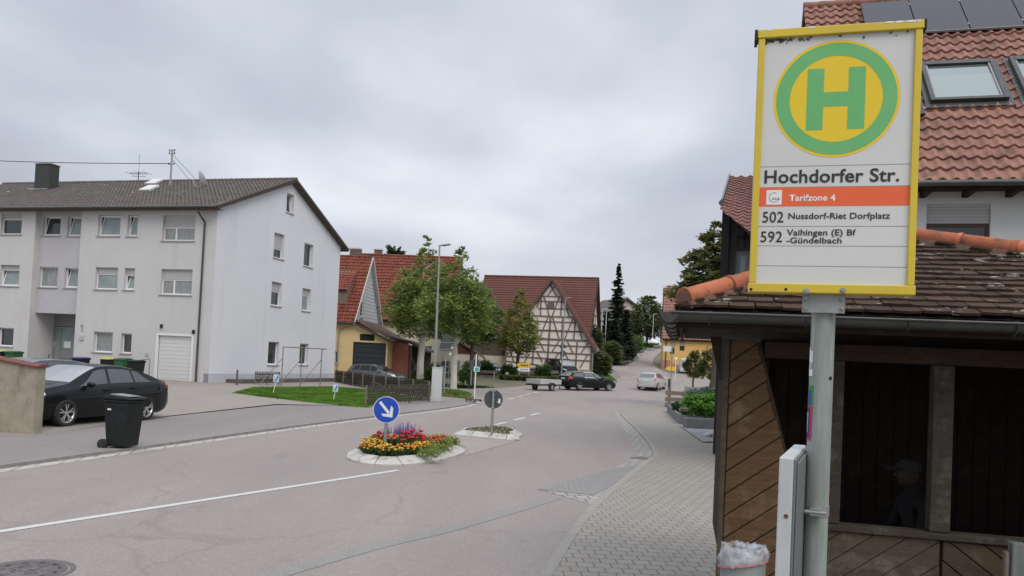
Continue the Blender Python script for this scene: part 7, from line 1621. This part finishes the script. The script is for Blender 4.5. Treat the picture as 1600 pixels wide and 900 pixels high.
lattice('long lattice fence behind the lawn, in front of the grey hatchback', fB[:2], at(524, 600, 52)[:2], .85, .16, .21, 9)
qa, qb = at(399, 606, 42.5), at(436, 603, 43.5); lattice('short piece of lattice fence at the corner of the lawn by the gable wall', qa[:2], qb[:2], .62, .32, .14, 3)
# laundry frame of steel tubes
FY = 42.3; qs = [at(x, y, FY+dy) for x, y, dy in ((439.5, 602, 0), (469, 602.5, .25), (500, 603.5, .5))]; zt_ = at(441, 542, FY).z-.25
lf = thing('laundry_frame', 'rusty steel tube frame with three slanting braces standing on the lawn', 'laundry frame', (qs[0].x, qs[0].y, .25)); loc = [q-V((qs[0].x, qs[0].y, .25)) for q in qs]
for q in loc: mb = MB(); mb.cyl((q.x, q.y, -.2), (q.x, q.y, zt_), .028, n=8); mb.build('post', M['rustpipe'] if 'rustpipe' in M else M.setdefault('rustpipe', mat('rusty_pipe', (.16, .13, .115), .7, c2=(.24, .22, .21), scale=6)), lf)
for q in loc: mb = MB(); mb.cyl((q.x, q.y-.02, zt_*.72), (q.x-1.0, q.y-.9, -.1), .020, n=6); mb.build('brace', M['rustpipe'], lf)
mb = MB(); mb.cyl((loc[0].x-.03, loc[0].y, zt_), (loc[2].x+.25, loc[2].y+.06, zt_), .03, n=8); mb.build('crossbar', M['rustpipe'], lf)
for (xs0, ys0, xs1, ys1, sw, sh_, bx_, by_, lb) in ((427, 585, 437, 597, 0, 0, 426.5, 613, 'small blue and white lawn notice on a leaning pale stick, near the lattice piece'), (520, 600, 529, 612, 0, 0, 521, 622, 'small blue and white lawn notice on a stick, nearer the long lattice fence')):
    Yq = gp(bx_, by_, .22).y; a, b = at(xs0, ys1, Yq), at(xs1, ys0, Yq); base = gp(bx_, by_, .22)
    t = thing('lawn_sign', lb, 'sign', base, 0, 'small notices stuck in the lawn'); mb = MB(); mb.beam((0, 0, -.1), ((a.x+b.x)/2-base.x, .0, a.z-base.z+.1), .035, .015, (0, 1, 0)); mb.build('stick', mat('pale_stick', (.62, .66, .42), .7), t)
    mb = MB(); mb.box((a.x-base.x, -.03, a.z-base.z), (b.x-base.x, -.02, b.z-base.z)); pl_ = mb.build('plate', mat('lawn_sign_blue', (.42, .55, .68), .5), t)
    mb = MB(); cx_, cz_ = (a.x+b.x)/2-base.x, (a.z+b.z)/2-base.z; w_ = (b.x-a.x)/2; y_ = -.0325
    for pts in ([(-.1, -.55), (.1, -.6), (.55, .25), (.25, .35)], [(.2, .2), (.6, .25), (.55, .6), (.35, .75)], [(-.5, -.7), (.1, -.7), (.05, -.4), (-.45, -.5)]): mb.poly([(cx_+x*w_, y_, cz_+z*w_*1.25) for x, z in pts])
    mb.build('pictogram', mat('pictogram_blue', (.02, .06, .20), .5), pl_)
    mb = MB(); mb.poly([(cx_-.8*w_, y_, cz_+.6*w_), (cx_-.1*w_, y_, cz_+.3*w_), (cx_-.05*w_, y_, cz_+1.0*w_), (cx_-.75*w_, y_, cz_+1.05*w_)]); mb.build('white_field', M['paintwhite'], pl_)
q = at(370, 598, 40.5); t = thing('wooden_post', 'short dark wooden post by the left end of the gable wall', 'post', (q.x, 40.5, .25)); mb = MB(); mb.cyl((0, 0, -.1), (0, 0, .78), .055, .05, 8); mb.build('post_shaft', M['darkboards'], t)
a, b = at(318, 598, 38.0), at(420, 603, 41.5); 
gb2 = thing('garden_edge', 'low dark edging strip along the foot of the gable wall', 'edging', A.wor((.02, 1.5, 0)), A.a); mb = MB(); mb.box((0, 0, -.2), (.9, 11.5, .16)); mb.build('edging_bed', mat('edge_dark', (.085, .08, .075), .9, c2=(.13, .12, .11), scale=2), gb2)
t = thing('wooden_board', 'pale wooden board lying on the yard beside the garage', 'board', at(298, 602, 37.5)); mb = MB(); mb.cbox((.4, 0, .06), (1.7, .09, .05), Matrix.Rotation(R(-8), 3, 'Y')); mb.build('plank', mat('pale_board', (.42, .36, .27), .8), t); t.location.z = yz(0, 37.5)
# grey cabinet, street lamp and base plate
q0_, q1_ = gp(673, 627, LZ), gp(688.5, 627.5, LZ); Yc = q0_.y; zt_ = at(681, 573.5, Yc).z
cb_ = thing('utility_cabinet', 'tall pale grey utility cabinet standing at the end of the lattice fence', 'utility cabinet', ((q0_.x+q1_.x)/2, Yc+.18, LZ), R(-4)); wc = (q1_.x-q0_.x)/2
mb = MB(); mb.box((-wc, -.17, .0), (wc, .17, zt_-.06)); mb.build('cabinet_body', M['cabinet'], cb_, bevel=.012)
mb = MB(); mb.box((-wc+.015, -.178, .12), (wc*.55, -.171, zt_-.18)); mb.build('cabinet_door', M['cabinet'], cb_, bevel=.003)
mb = MB(); mb.box((-wc-.015, -.19, zt_-.1), (wc+.015, .19, zt_-.06)); mb.build('cabinet_top', M['cabinet'], cb_, bevel=.01)
Yl = Yc+1.6; q = at(679, 625, Yl); ztop = at(687.5, 384, Yl).z-.1
xt = at(687, 384, Yl).x; xb_ = at(678.5, 600, Yl).x
lp = thing('street_lamp', 'tall galvanised street lamp with flat lamp head rising behind the grey cabinet', 'street lamp', (xb_, Yl, .1)); dx = xt-xb_
mb = MB(); mb.cyl((0, 0, -.1), (dx*.35, 0, ztop*.4), .075, .062, 14); mb.cyl((dx*.35, 0, ztop*.4), (dx, 0, ztop), .062, .04, 14); mb.build('pole', M['galv'], lp)
e_ = at(704, 381.5, Yl); ex = e_.x-xb_
mb = MB(); mb.beam((dx-.03, 0, ztop), (ex-.05, -.05, ztop+.07), .10, .045); mb.beam((dx+.12, -.01, ztop+.02), (ex, -.05, ztop+.085), .20, .06); mb.build('lamp_head', mat('lamp_grey', (.17, .175, .18), .5), lp, bevel=.012)
mb = MB(); mb.beam((dx+.16, -.01, ztop-.013), (ex-.04, -.05, ztop+.05), .14, .01); mb.build('lamp_lens', M['frost_glass'], lp)
# far street lamps
for px_, pb_y, pt_y, Y, arm, lb in ((937, 575, 483, 86, 9, 'white street lamp with bent top close to the right barn end'), (944.5, 560, 485, 100, 8, 'second white street lamp a little further behind the barn end'), (1019, 541, 491, 138, 3, 'thin street lamp far up the road before the full tree')):
    q = at(px_, pb_y, Y); zt_ = at(px_+2.5, pt_y, Y).z; z0_ = ter(Y); t = thing('street_lamp', lb, 'street lamp', (q.x, Y, z0_), 0, 'street lamps up the side road'); dx = at(px_+(pb_y-pt_y)*.045, pt_y, Y).x-q.x; ex = at(px_+4+arm, pt_y-.5, Y).x-q.x
    mb = MB(); mb.cyl((0, 0, -.3), (dx, 0, zt_-z0_), .07, .05, 8); mb.build('pole', M['paintgrey'] if 'paintgrey' in M else M.setdefault('paintgrey', mat('pale_pole', (.46, .47, .47), .5)), t); mb = MB(); mb.beam((dx-.04, 0, zt_-z0_), (ex, 0, zt_-z0_+.08), .16, .08); mb.build('lamp_head', M['paintgrey'], t)
def signpole(name, label, cat, px_, py_, top_y, Y, r=.03, m='galv', z=None):
    q = at(px_, py_, Y); z = q.z if z is None else z; t = thing(name, label, cat, (q.x, Y, z)); zt_ = at(px_+(py_-top_y)*.04, top_y, Y).z-z
    mb = MB(); mb.cyl((0, 0, -.1), (0, 0, zt_), r, n=10); mb.build('pole', M[m], t); return t, q.x, z, zt_
def lz(px_, py_, Y, X0, Z0): p = at(px_, py_, Y); return p.x-X0, p.z-Z0
# round sign back with green plate on a recycled base plate by the kerb
Y = gp(741, 627, .1).y; t, X0, Z0, zt_ = signpole('turned_sign', 'round sign back on a white pole with green plate, standing in a black base block', 'road sign', 741, 625, 553, Y, .03, 'paintwhite', .11)
x_, z_ = lz(744-1.5, 571, Y, X0, Z0); mb = MB(); mb.cyl((x_, .045, z_), (x_, .05, z_), 9.5/FPX*Y, n=36); mb.build('sign_back', M['signback'], t)
x_, z_ = lz(745.5, 577, Y, X0, Z0); mb = MB(); mb.box((x_-.10, -.05, z_-.09), (x_+.09, -.04, z_+.09)); mb.build('green_plate', mat('plate_green', (.05, .36, .26), .5), t)
mb = MB(); mb.box((x_-.16, -.04, z_-.12), (x_+.12, -.034, z_+.12)); mb.build('white_plate', M['paintwhite'], t)
mb = MB(); mb.box((-.42, -.22, .0), (.36, .22, .09)); bp = mb.build('base_block', M['black'], t, bevel=.02)
mb = MB()
for k in range(3): mb.box((-.36+k*.23, -.228, .02), (-.2+k*.23, -.221, .06)); 
mb.build('reflector', M['sill'], bp)
# stacked triangular sign backs left of the pale trunk
Y = 44; q = at(698, 600, Y); t = thing('turned_sign', 'dark sign back with cut-off triangular top beside the pale tree trunk', 'road sign', (q.x-.12, Y, .1)); X0, Z0 = q.x-.12, .1
P4 = [lz(*k, Y, X0, Z0) for k in ((686, 545), (708, 545), (702, 523), (693, 523))]
mb = MB(); mb.prism([(x, 0, z) for x, z in P4], (0, .02, 0)); a = lz(685.5, 533, Y, X0, Z0); b_ = lz(708, 548, Y, X0, Z0); sb = mb.build('sign_back', M['signback'], t)
mb = MB(); mb.box((P4[0][0]+.02, .0, a[1]-.52), (P4[1][0], .02, a[1]-.40-.02)); mb.build('extra_plate', M['signback'], t)
mb = MB(); mb.cyl((P4[0][0]+.4, .06, 0), (P4[0][0]+.4, .06, P4[2][1]), .03, n=8); mb.box((P4[0][0]-.15, -.02, P4[0][1]-.04), (P4[1][0], -.004, P4[0][1]-.01)); mb.box((P4[0][0]-.15, -.02, P4[0][1]+.35), (P4[1][0]-.1, -.004, P4[0][1]+.38)); mb.build('pole', M['galv'], t)
mb = MB(); mb.box((P4[1][0]-.12, -.03, P4[1][1]+.02), (P4[1][0]-.02, -.021, P4[1][1]+.10)); mb.box((P4[1][0]-.2, -.03, P4[1][1]-.35), (P4[1][0]-.1, -.021, P4[1][1]-.25)); mb.build('sticker', M['paintwhite'], t)
# wide sign stand with three dark panels, seen from behind
Y = 52.5; q = at(697, 604, Y); t = thing('turned_sign', 'stand of three dark direction panels seen from behind, between the hedge and the trunk', 'road sign', (q.x, Y, .1)); X0, Z0 = q.x, .1
for k in range(3):
    a, b_ = lz(691, 564+9.3*k, Y, X0, Z0), lz(703, 572.4+9.3*k, Y, X0, Z0); mb = MB(); mb.prism([(a[0], 0, b_[1]), (b_[0], 0, b_[1]), (b_[0], 0, a[1]), (a[0], 0, a[1]), (a[0]-.13, 0, (a[1]+b_[1])/2)] if k == 0 else [(a[0], 0, b_[1]), (b_[0], 0, b_[1]), (b_[0], 0, a[1]), (a[0], 0, a[1])], (0, .03, 0)); mb.build('panel', M['signback'], t)
mb = MB(); a, b_ = lz(690.5, 560, Y, X0, Z0), lz(702, 560, Y, X0, Z0)
for x in (a[0], b_[0]): mb.cyl((x, -.04, -.1), (x, -.04, a[1]), .03, n=8)
for k in range(3): z = lz(690, 573+9.3*k, Y, X0, Z0)[1]; mb.box((a[0]-.1, -.05, z), (b_[0]+.1, -.02, z+.05))
mb.build('pole', M['galv'], t)
# thin posts on the corner
for px_, py_, ty, Y, lb in ((771.5, 596, 580, 68, 'short grey bollard post at the far kerb left of the verge plants'), (735.5, 600, 566, 55, 'thin grey post beside the hedge bush at the corner'), (693, 604, 575, 47, 'thin grey post at the edge of the verge in front of the sign stand')):
    t = signpole('bollard', lb, 'bollard', px_, py_, ty, Y, .05)[0]
# yellow and white direction signs
Y = 70.6; q = at(818, 594, Y); t = thing('direction_sign', 'yellow arrow board above a white arrow board on two posts before the barn', 'road sign', (q.x, Y, ter(Y))); X0, Z0 = q.x, ter(Y)
for nm, y0_, y1_, m in (('yellow_board', 567.5, 574, 'signyellow2'), ('white_board', 574.6, 580.2, 'paintwhite')):
    a, b_ = lz(811, y1_, Y, X0, Z0), lz(828, y0_, Y, X0, Z0); mid_ = (a[1]+b_[1])/2; tip_ = lz(806.5 if nm == 'yellow_board' else 808, (y0_+y1_)/2, Y, X0, Z0)
    M.setdefault('signyellow2', mat('direction_yellow', (.72, .47, .02), .5)); mb = MB(); mb.prism([(a[0], 0, a[1]), (b_[0], 0, a[1]), (b_[0], 0, b_[1]), (a[0], 0, b_[1]), (tip_[0], 0, mid_)], (0, .03, 0)); bd = mb.build(nm, M[m], t)
    mb = MB(); k = 0
    for seg in ((.12, .30), (.33, .62), (.66, .86)): mb.box((a[0]+(b_[0]-a[0])*seg[0], -.012, mid_-.045), (a[0]+(b_[0]-a[0])*seg[1], -.004, mid_+.045))
    mb.build('lettering', M['letter'] if nm == 'yellow_board' else M['sill'], bd)
mb = MB()
for px_ in (811.5, 826): x = lz(px_, 585, Y, X0, Z0)[0]; mb.cyl((x, .05, -.1), (x, .05, lz(px_, 568, Y, X0, Z0)[1]), .035, n=8)
mb.build('post', M['galv'], t)
# tall pole with two dark sign backs and a lamp before the barn
Y = 70.2; q = at(876.5, 596, Y); t = thing('lamp_and_sign_pole', 'tall thin street lamp pole carrying a triangular and a diamond sign back before the barn', 'street lamp', (q.x, Y, ter(Y)-.1)); X0, Z0 = q.x, ter(Y)-.1
tp_ = lz(883.5, 466, Y, X0, Z0); mb = MB(); mb.cyl((0, 0, -.1), (tp_[0], 0, tp_[1]), .075, .05, 8); mb.build('pole', M['galv'], t)
e = lz(892, 464.5, Y, X0, Z0); mb = MB(); mb.beam((tp_[0], 0, tp_[1]), (e[0], 0, e[1]), .16, .07); mb.build('lamp_head', M['galv'], t)
pts = [lz(*k, Y, X0, Z0) for k in ((874, 544), (885.5, 544), (880.5, 534))]; mb = MB(); mb.prism([(x, .06, z) for x, z in pts], (0, .03, 0)); mb.build('triangle_back', M['signback'], t)
pts = [lz(*k, Y, X0, Z0) for k in ((873, 552), (879.5, 545.5), (886, 552), (879.5, 558.5))]; mb = MB(); mb.prism([(x, .06, z) for x, z in pts], (0, .03, 0)); mb.build('diamond_back', M['signback'], t)
# picket fence and benches before the barn
Y = 74.5; x0_, x1_ = at(760, 585, Y).x, at(872, 585, Y).x; t = thing('picket_fence', 'dark picket fence behind the benches in front of the barn', 'fence', (x0_, Y, ter(Y)-.1)); L_ = x1_-x0_; h = at(800, 573.5, Y).z-ter(Y)+.1
mb = MB(); n = int(L_/.14)
for k in range(n): mb.box((k*.14, 0, 0), (k*.14+.07, .03, h+.04*(k % 2)))
mb.build('pickets', M['black'], t); mb = MB(); mb.box((0, .03, h*.3), (L_, .07, h*.4)); mb.box((0, .03, h*.8), (L_, .07, h*.9)); mb.build('rail', M['black'], t)
for i, (px_, w_, lb) in enumerate(((766, .95, 'grey wooden bench in front of the dark picket fence, left of the dark clipped bush'), (823, .75, 'grey wooden bench behind the yellow and white arrow boards'), (862, .6, 'grey wooden bench right of the round clipped bush'))):
    Y = 72.6; q = at(px_, 592, Y); z0_ = ter(Y)-.05; t = thing('park_bench', lb, 'bench', (q.x, Y, z0_), 0, 'benches in front of the picket fence'); zb_ = at(px_, 581, Y).z-z0_; zt_ = at(px_, 587, Y).z-z0_
    mb = MB(); mb.box((-w_, .15, zb_-.15), (w_, .2, zb_+.12)); mb.build('backrest', M['oldwood'], t); mb = MB(); mb.box((-w_, -.25, zt_-.03), (w_, .15, zt_+.03)); mb.build('seat', M['oldwood'], t)
    for x in (-w_*.8, w_*.8): mb = MB(); mb.box((x-.05, -.2, 0), (x+.05, .16, zt_-.03)); mb.build('leg', M['concrete'], t)
Y = 71.6; q = at(792, 587, Y); t = thing('notice_board', 'small pale notice board in the planting left of the arrow boards', 'sign', (q.x, Y, ter(Y))); a, b_ = lz(789.5, 588, Y, q.x, ter(Y)), lz(795, 582, Y, q.x, ter(Y)); mb = MB(); mb.box((a[0], 0, a[1]), (b_[0], .03, b_[1])); mb.cyl((0, .06, -.1), (0, .06, b_[1]), .03, n=6); mb.build('board', M['shutter'], t)
# ---------------------------------------------------------------- right side: planters, rail fence, plants, shops
Pz = .03
def planter(label, front_l, front_r, depth, h_px, Y=None):
    a, b = gp(*front_l, Pz), gp(*front_r, Pz); an = math.atan2(b.y-a.y, b.x-a.x); L_ = (b-a).length; zt_ = at(front_l[0], front_l[1]-h_px, a.y).z-Pz
    t = thing('stone_planter', label, 'planter', a, an); mb = MB(); w_ = .08
    mb.box((0, 0, 0), (L_, w_, zt_)); mb.box((0, depth-w_, 0), (L_, depth, zt_)); mb.box((0, w_, 0), (w_, depth-w_, zt_)); mb.box((L_-w_, w_, 0), (L_, depth-w_, zt_)); mb.build('trough', M['graniteplanter'], t, bevel=.01)
    mb = MB(); mb.box((w_, w_, 0), (L_-w_, depth-w_, zt_-.06)); mb.build('soil', M['soil'], t); return t, a, an, zt_
planter('low granite planter trough nearest the shelter, empty in front of the green shrubs', (1072.5, 669), (1128, 671.5), .55, 15.5)
ta, tb_ = gp(1061, 662.5, Pz), gp(1042, 643, Pz); an = math.atan2(tb_.y-ta.y, tb_.x-ta.x)
t = thing('stone_planter', 'long granite planter trough running back along the paving, filled with green shrubs', 'planter', ta, an); L_ = (tb_-ta).length; zt_ = at(1061.5, 648, ta.y).z-Pz
mb = MB(); mb.box((0, -.08, 0), (L_, 0, zt_)); mb.box((0, -2.6, 0), (.08, -.08, zt_)); mb.box((L_-.08, -2.6, 0), (L_, -.08, zt_)); mb.build('trough', M['graniteplanter'], t, bevel=.01)
mb = MB(); mb.box((.08, -2.6, 0), (L_-.08, -.08, zt_-.06)); mb.build('soil', M['soil'], t)
sh_pts = [g2((1072, 669.5, .06), (1128, 672, .06), (1128, 690, .06), (1098, 690, .06), (1060, 664, .06))[k] for k in range(5)]
sheet('slab_paving', sh_pts, .062, mat('grey_slabs', (.235, .235, .24), .8, c2=(.20, .20, .205), scale=3))
for i, (px_, py_, Y, a, b_, h, lf, n, lb) in enumerate(((1092, 650, 30.3, .85, .7, .95, 'bright', 3800, 'bright green needle shrub in the long planter'), (1116, 652, 29.9, .8, .7, 1.0, 'bright', 3800, 'bright green shrub between the first one and the shelter'), (1071, 652, 31.0, .32, .32, .42, 'grey', 900, 'small silvery cushion plant at the planter corner'), (1057, 645, 33.5, .28, .28, .5, 'bluish', 800, 'small bluish plant at the far end of the planter'), (1094, 622, 37.5, 1.25, .9, 1.2, 'bluish', 3600, 'blue-green pine shrub spreading behind the bright shrubs'), (1115, 618, 38.5, 1.0, .9, 1.3, 'bluish', 3000, 'blue-green pine shrub beside the shelter board'), (1080, 634, 35.8, .7, .6, .7, 'bluish', 1800, 'low bluish spreading conifer behind the rail fence'))):
    q = at(px_, py_, Y); bush('shrub', lb, (q.x, Y, Pz+(.28 if i < 4 else .1)), (a, b_, h), lf, n, .065, 100+i, 'shrub', lumps=16)
Y = 36.5; a = gp(1041, 636, Pz); t = thing('rail_fence', 'low weathered timber fence of three stacked rails with an end post', 'fence', (a.x, a.y, Pz), R(-3)); Y = a.y; z_ = lambda y: at(1045, y, Y).z-Pz; x1_ = at(1080, 630, Y).x-a.x
for y in (613, 623, 632): mb = MB(); mb.box((-.08, -.06, z_(y+3.6)), (x1_, .06, z_(y-2.4))); mb.build('rail', M['oldwood'], t, bevel=.015)
mb = MB(); mb.box((.04, -.05, -.1), (.22, .05, z_(606))); mb.build('fence_post', M['oldwood'], t, bevel=.01)
Y = a.y+.35; q = at(1047.5, 612, Y); t = thing('name_sign', 'white street name sign on a steel pole strapped to a dark wooden post', 'road sign', (q.x, Y, Pz)); X0, Z0 = q.x, Pz
mb = MB(); mb.cyl((0, 0, -.1), (0, 0, lz(1050, 541, Y, X0, Z0)[1]), .03, n=10); mb.build('pole', M['galv'], t)
a_, b_ = lz(1036, 549, Y, X0, Z0), lz(1049, 541, Y, X0, Z0); mb = MB(); mb.box((a_[0], -.05, a_[1]), (b_[0], -.035, b_[1])); mb.build('name_plate', M['paintwhite'], t)
a_ = lz(1047, 592, Y, X0, Z0); mb = MB(); mb.cyl((-.06, .09, -.1), (-.06, .09, a_[1]), .09, .08, 10); mb.build('wooden_post', M['darkboards'], t)
gx = at(1085, 620, 41); t = thing('panel_fence', 'grey panel fence behind the pine shrubs', 'fence', (at(1070, 615, 41.5).x, 41.5, Pz), 0); mb = MB(); mb.box((0, 0, 0), (2.6, .05, at(1090, 605, 41.5).z-Pz)); mb.build('panel', mat('panel_greyblue', (.20, .23, .24), .5), t)
mb = MB()
for x in (0, .9, 1.8, 2.6): mb.box((x-.03, -.04, 0), (x+.03, .0, at(1090, 604, 41.5).z-Pz))
mb.build('fence_post', M['galv'], t)
# far right corner: yellow arrow board, plant sign, coloured banner, orange box, white van
Y = 86; q = at(1054, 590, Y); t = thing('direction_sign', 'small yellow arrow board on posts at the far kerb by the ochre house', 'road sign', (q.x, Y, ter(Y))); X0, Z0 = q.x, ter(Y); a_, b_ = lz(1044, 579, Y, X0, Z0), lz(1056, 573, Y, X0, Z0)
mb = MB(); mb.prism([(a_[0], 0, a_[1]), (b_[0], 0, a_[1]), (b_[0], 0, b_[1]), (a_[0], 0, b_[1]), (a_[0]-.35, 0, (a_[1]+b_[1])/2)], (0, .03, 0)); mb.build('yellow_board', M['signyellow2'], t); mb = MB()
for x in (a_[0]+.1, b_[0]-.1): mb.cyl((x, .06, -.3), (x, .06, b_[1]), .035, n=6)
mb.build('post', M['galv'], t)
Y = 80; t, X0, Z0, zt_ = signpole('round_sign', 'small white round sign on a pale pole at the far kerb', 'road sign', 1055, 588, 561, Y, .04, 'paintwhite', ter(Y)); x_, z_ = lz(1056, 560, Y, X0, Z0); mb = MB(); mb.cyl((x_, -.05, z_), (x_, -.045, z_), .16, n=20); mb.build('disc', M['paintwhite'], t)
Y = 84; q = at(1088, 585, Y); t = thing('hoarding', 'bright green and orange-red hoarding beside the small dark trees', 'hoarding', (q.x, Y, ter(Y))); X0, Z0 = q.x, ter(Y)
pt = lambda x, y: (lambda k: (k[0], 0, k[1]))(lz(x, y, Y, X0, Z0))
mb = MB(); mb.prism([pt(1084, 587), pt(1098, 587), pt(1098, 570), pt(1092, 570)], (0, .06, 0)); mb.build('green_panel', mat('hoarding_green', (.10, .52, .06), .5), t)
mb = MB(); mb.prism([pt(1078, 587), pt(1083.7, 587), pt(1091.7, 570), pt(1078, 572)], (0, .06, 0)); mb.build('orange_panel', mat('hoarding_orange', (.62, .16, .08), .5), t)
Y = 82; p = at(1075, 585, 92); van('white van parked at the far kerb beside the ochre house', (p.x, 93, ter(93)-.3), R(80), 'carwhite')
Y = 72; q = at(1117, 585, Y); t = thing('sign_board', 'orange sign board on short posts seen just beside the shelter edge', 'sign', (q.x, Y, ter(Y))); X0, Z0 = q.x, ter(Y); a_, b_ = lz(1112, 584, Y, X0, Z0), lz(1124, 577.5, Y, X0, Z0); mb = MB(); mb.box((a_[0], 0, a_[1]), (b_[0], .08, b_[1])); mb.build('board', mat('board_orange', (.55, .20, .04), .5), t); mb = MB(); mb.box((a_[0]+.02, .02, -.2), (a_[0]+.1, .08, a_[1])); mb.box((b_[0]-.1, .02, -.2), (b_[0]-.02, .08, a_[1])); mb.build('post', M['oldwood'], t)
p = at(1106, 682, 24.0); pp = gp(1108, 684, Pz)
t = thing('stone', 'pale rounded stone lying on the paving beside the shelter', 'stone', (at(1107, 684, pp.y).x, pp.y, Pz+.02)); mb = MB(); mb.ball((0, 0, .06), (.13, .1, .085), 12, 8); mb.build('stone_body', M['concrete'], t)
# small white things and barrels far up the road
for i, (px_, Y, h, w_, lb) in enumerate(((994, 134, 1.5, 1.5, 'white framed gate far up the road before the full tree'), (1006, 136, 1.5, .5, 'white wrapped bale far up the road, left of the thin lamp'), (1019, 137, 1.9, .55, 'white wrapped bale beside the thin lamp far up the road'), (1023.5, 138, 1.6, .45, 'smaller white wrapped bale by the bend of the far road'))):
    q = at(px_, 545, Y); t = thing('white_bale' if i else 'white_gate', lb, 'bale' if i else 'gate', (q.x, Y, ter(Y)-.1)); mb = MB()
    if i: mb.ball((0, 0, h*.5), (w_, .5, h*.5), 12, 8)
    else: mb.box((-w_, 0, 0), (-w_+.15, .1, h)); mb.box((w_-.15, 0, 0), (w_, .1, h)); mb.box((-w_+.15, 0, h-.18), (w_-.15, .1, h))
    mb.build('bale_wrap' if i else 'gate_frame', M['paintwhite'], t)
Y = 106; q = at(963, 565, Y); t = thing('garden_shed', 'small dark garden shed with pale sloping roof below the conifers', 'shed', (q.x, Y, ter(Y)-.4)); zt_ = at(965, 534, Y).z-ter(Y)+.4; mb = MB(); mb.box((-1, 0, 0), (1, 2, zt_-.5)); mb.build('shed_wall', M['darkboards'], t); mb = MB(); mb.prism([(-.6, -.3, zt_), (1.8, -.3, zt_-1.0), (1.8, -.3, zt_-.85), (-.6, -.3, zt_+.15)], (0, 2.6, 0)); mb.build('roof', M['fencewood'], t)
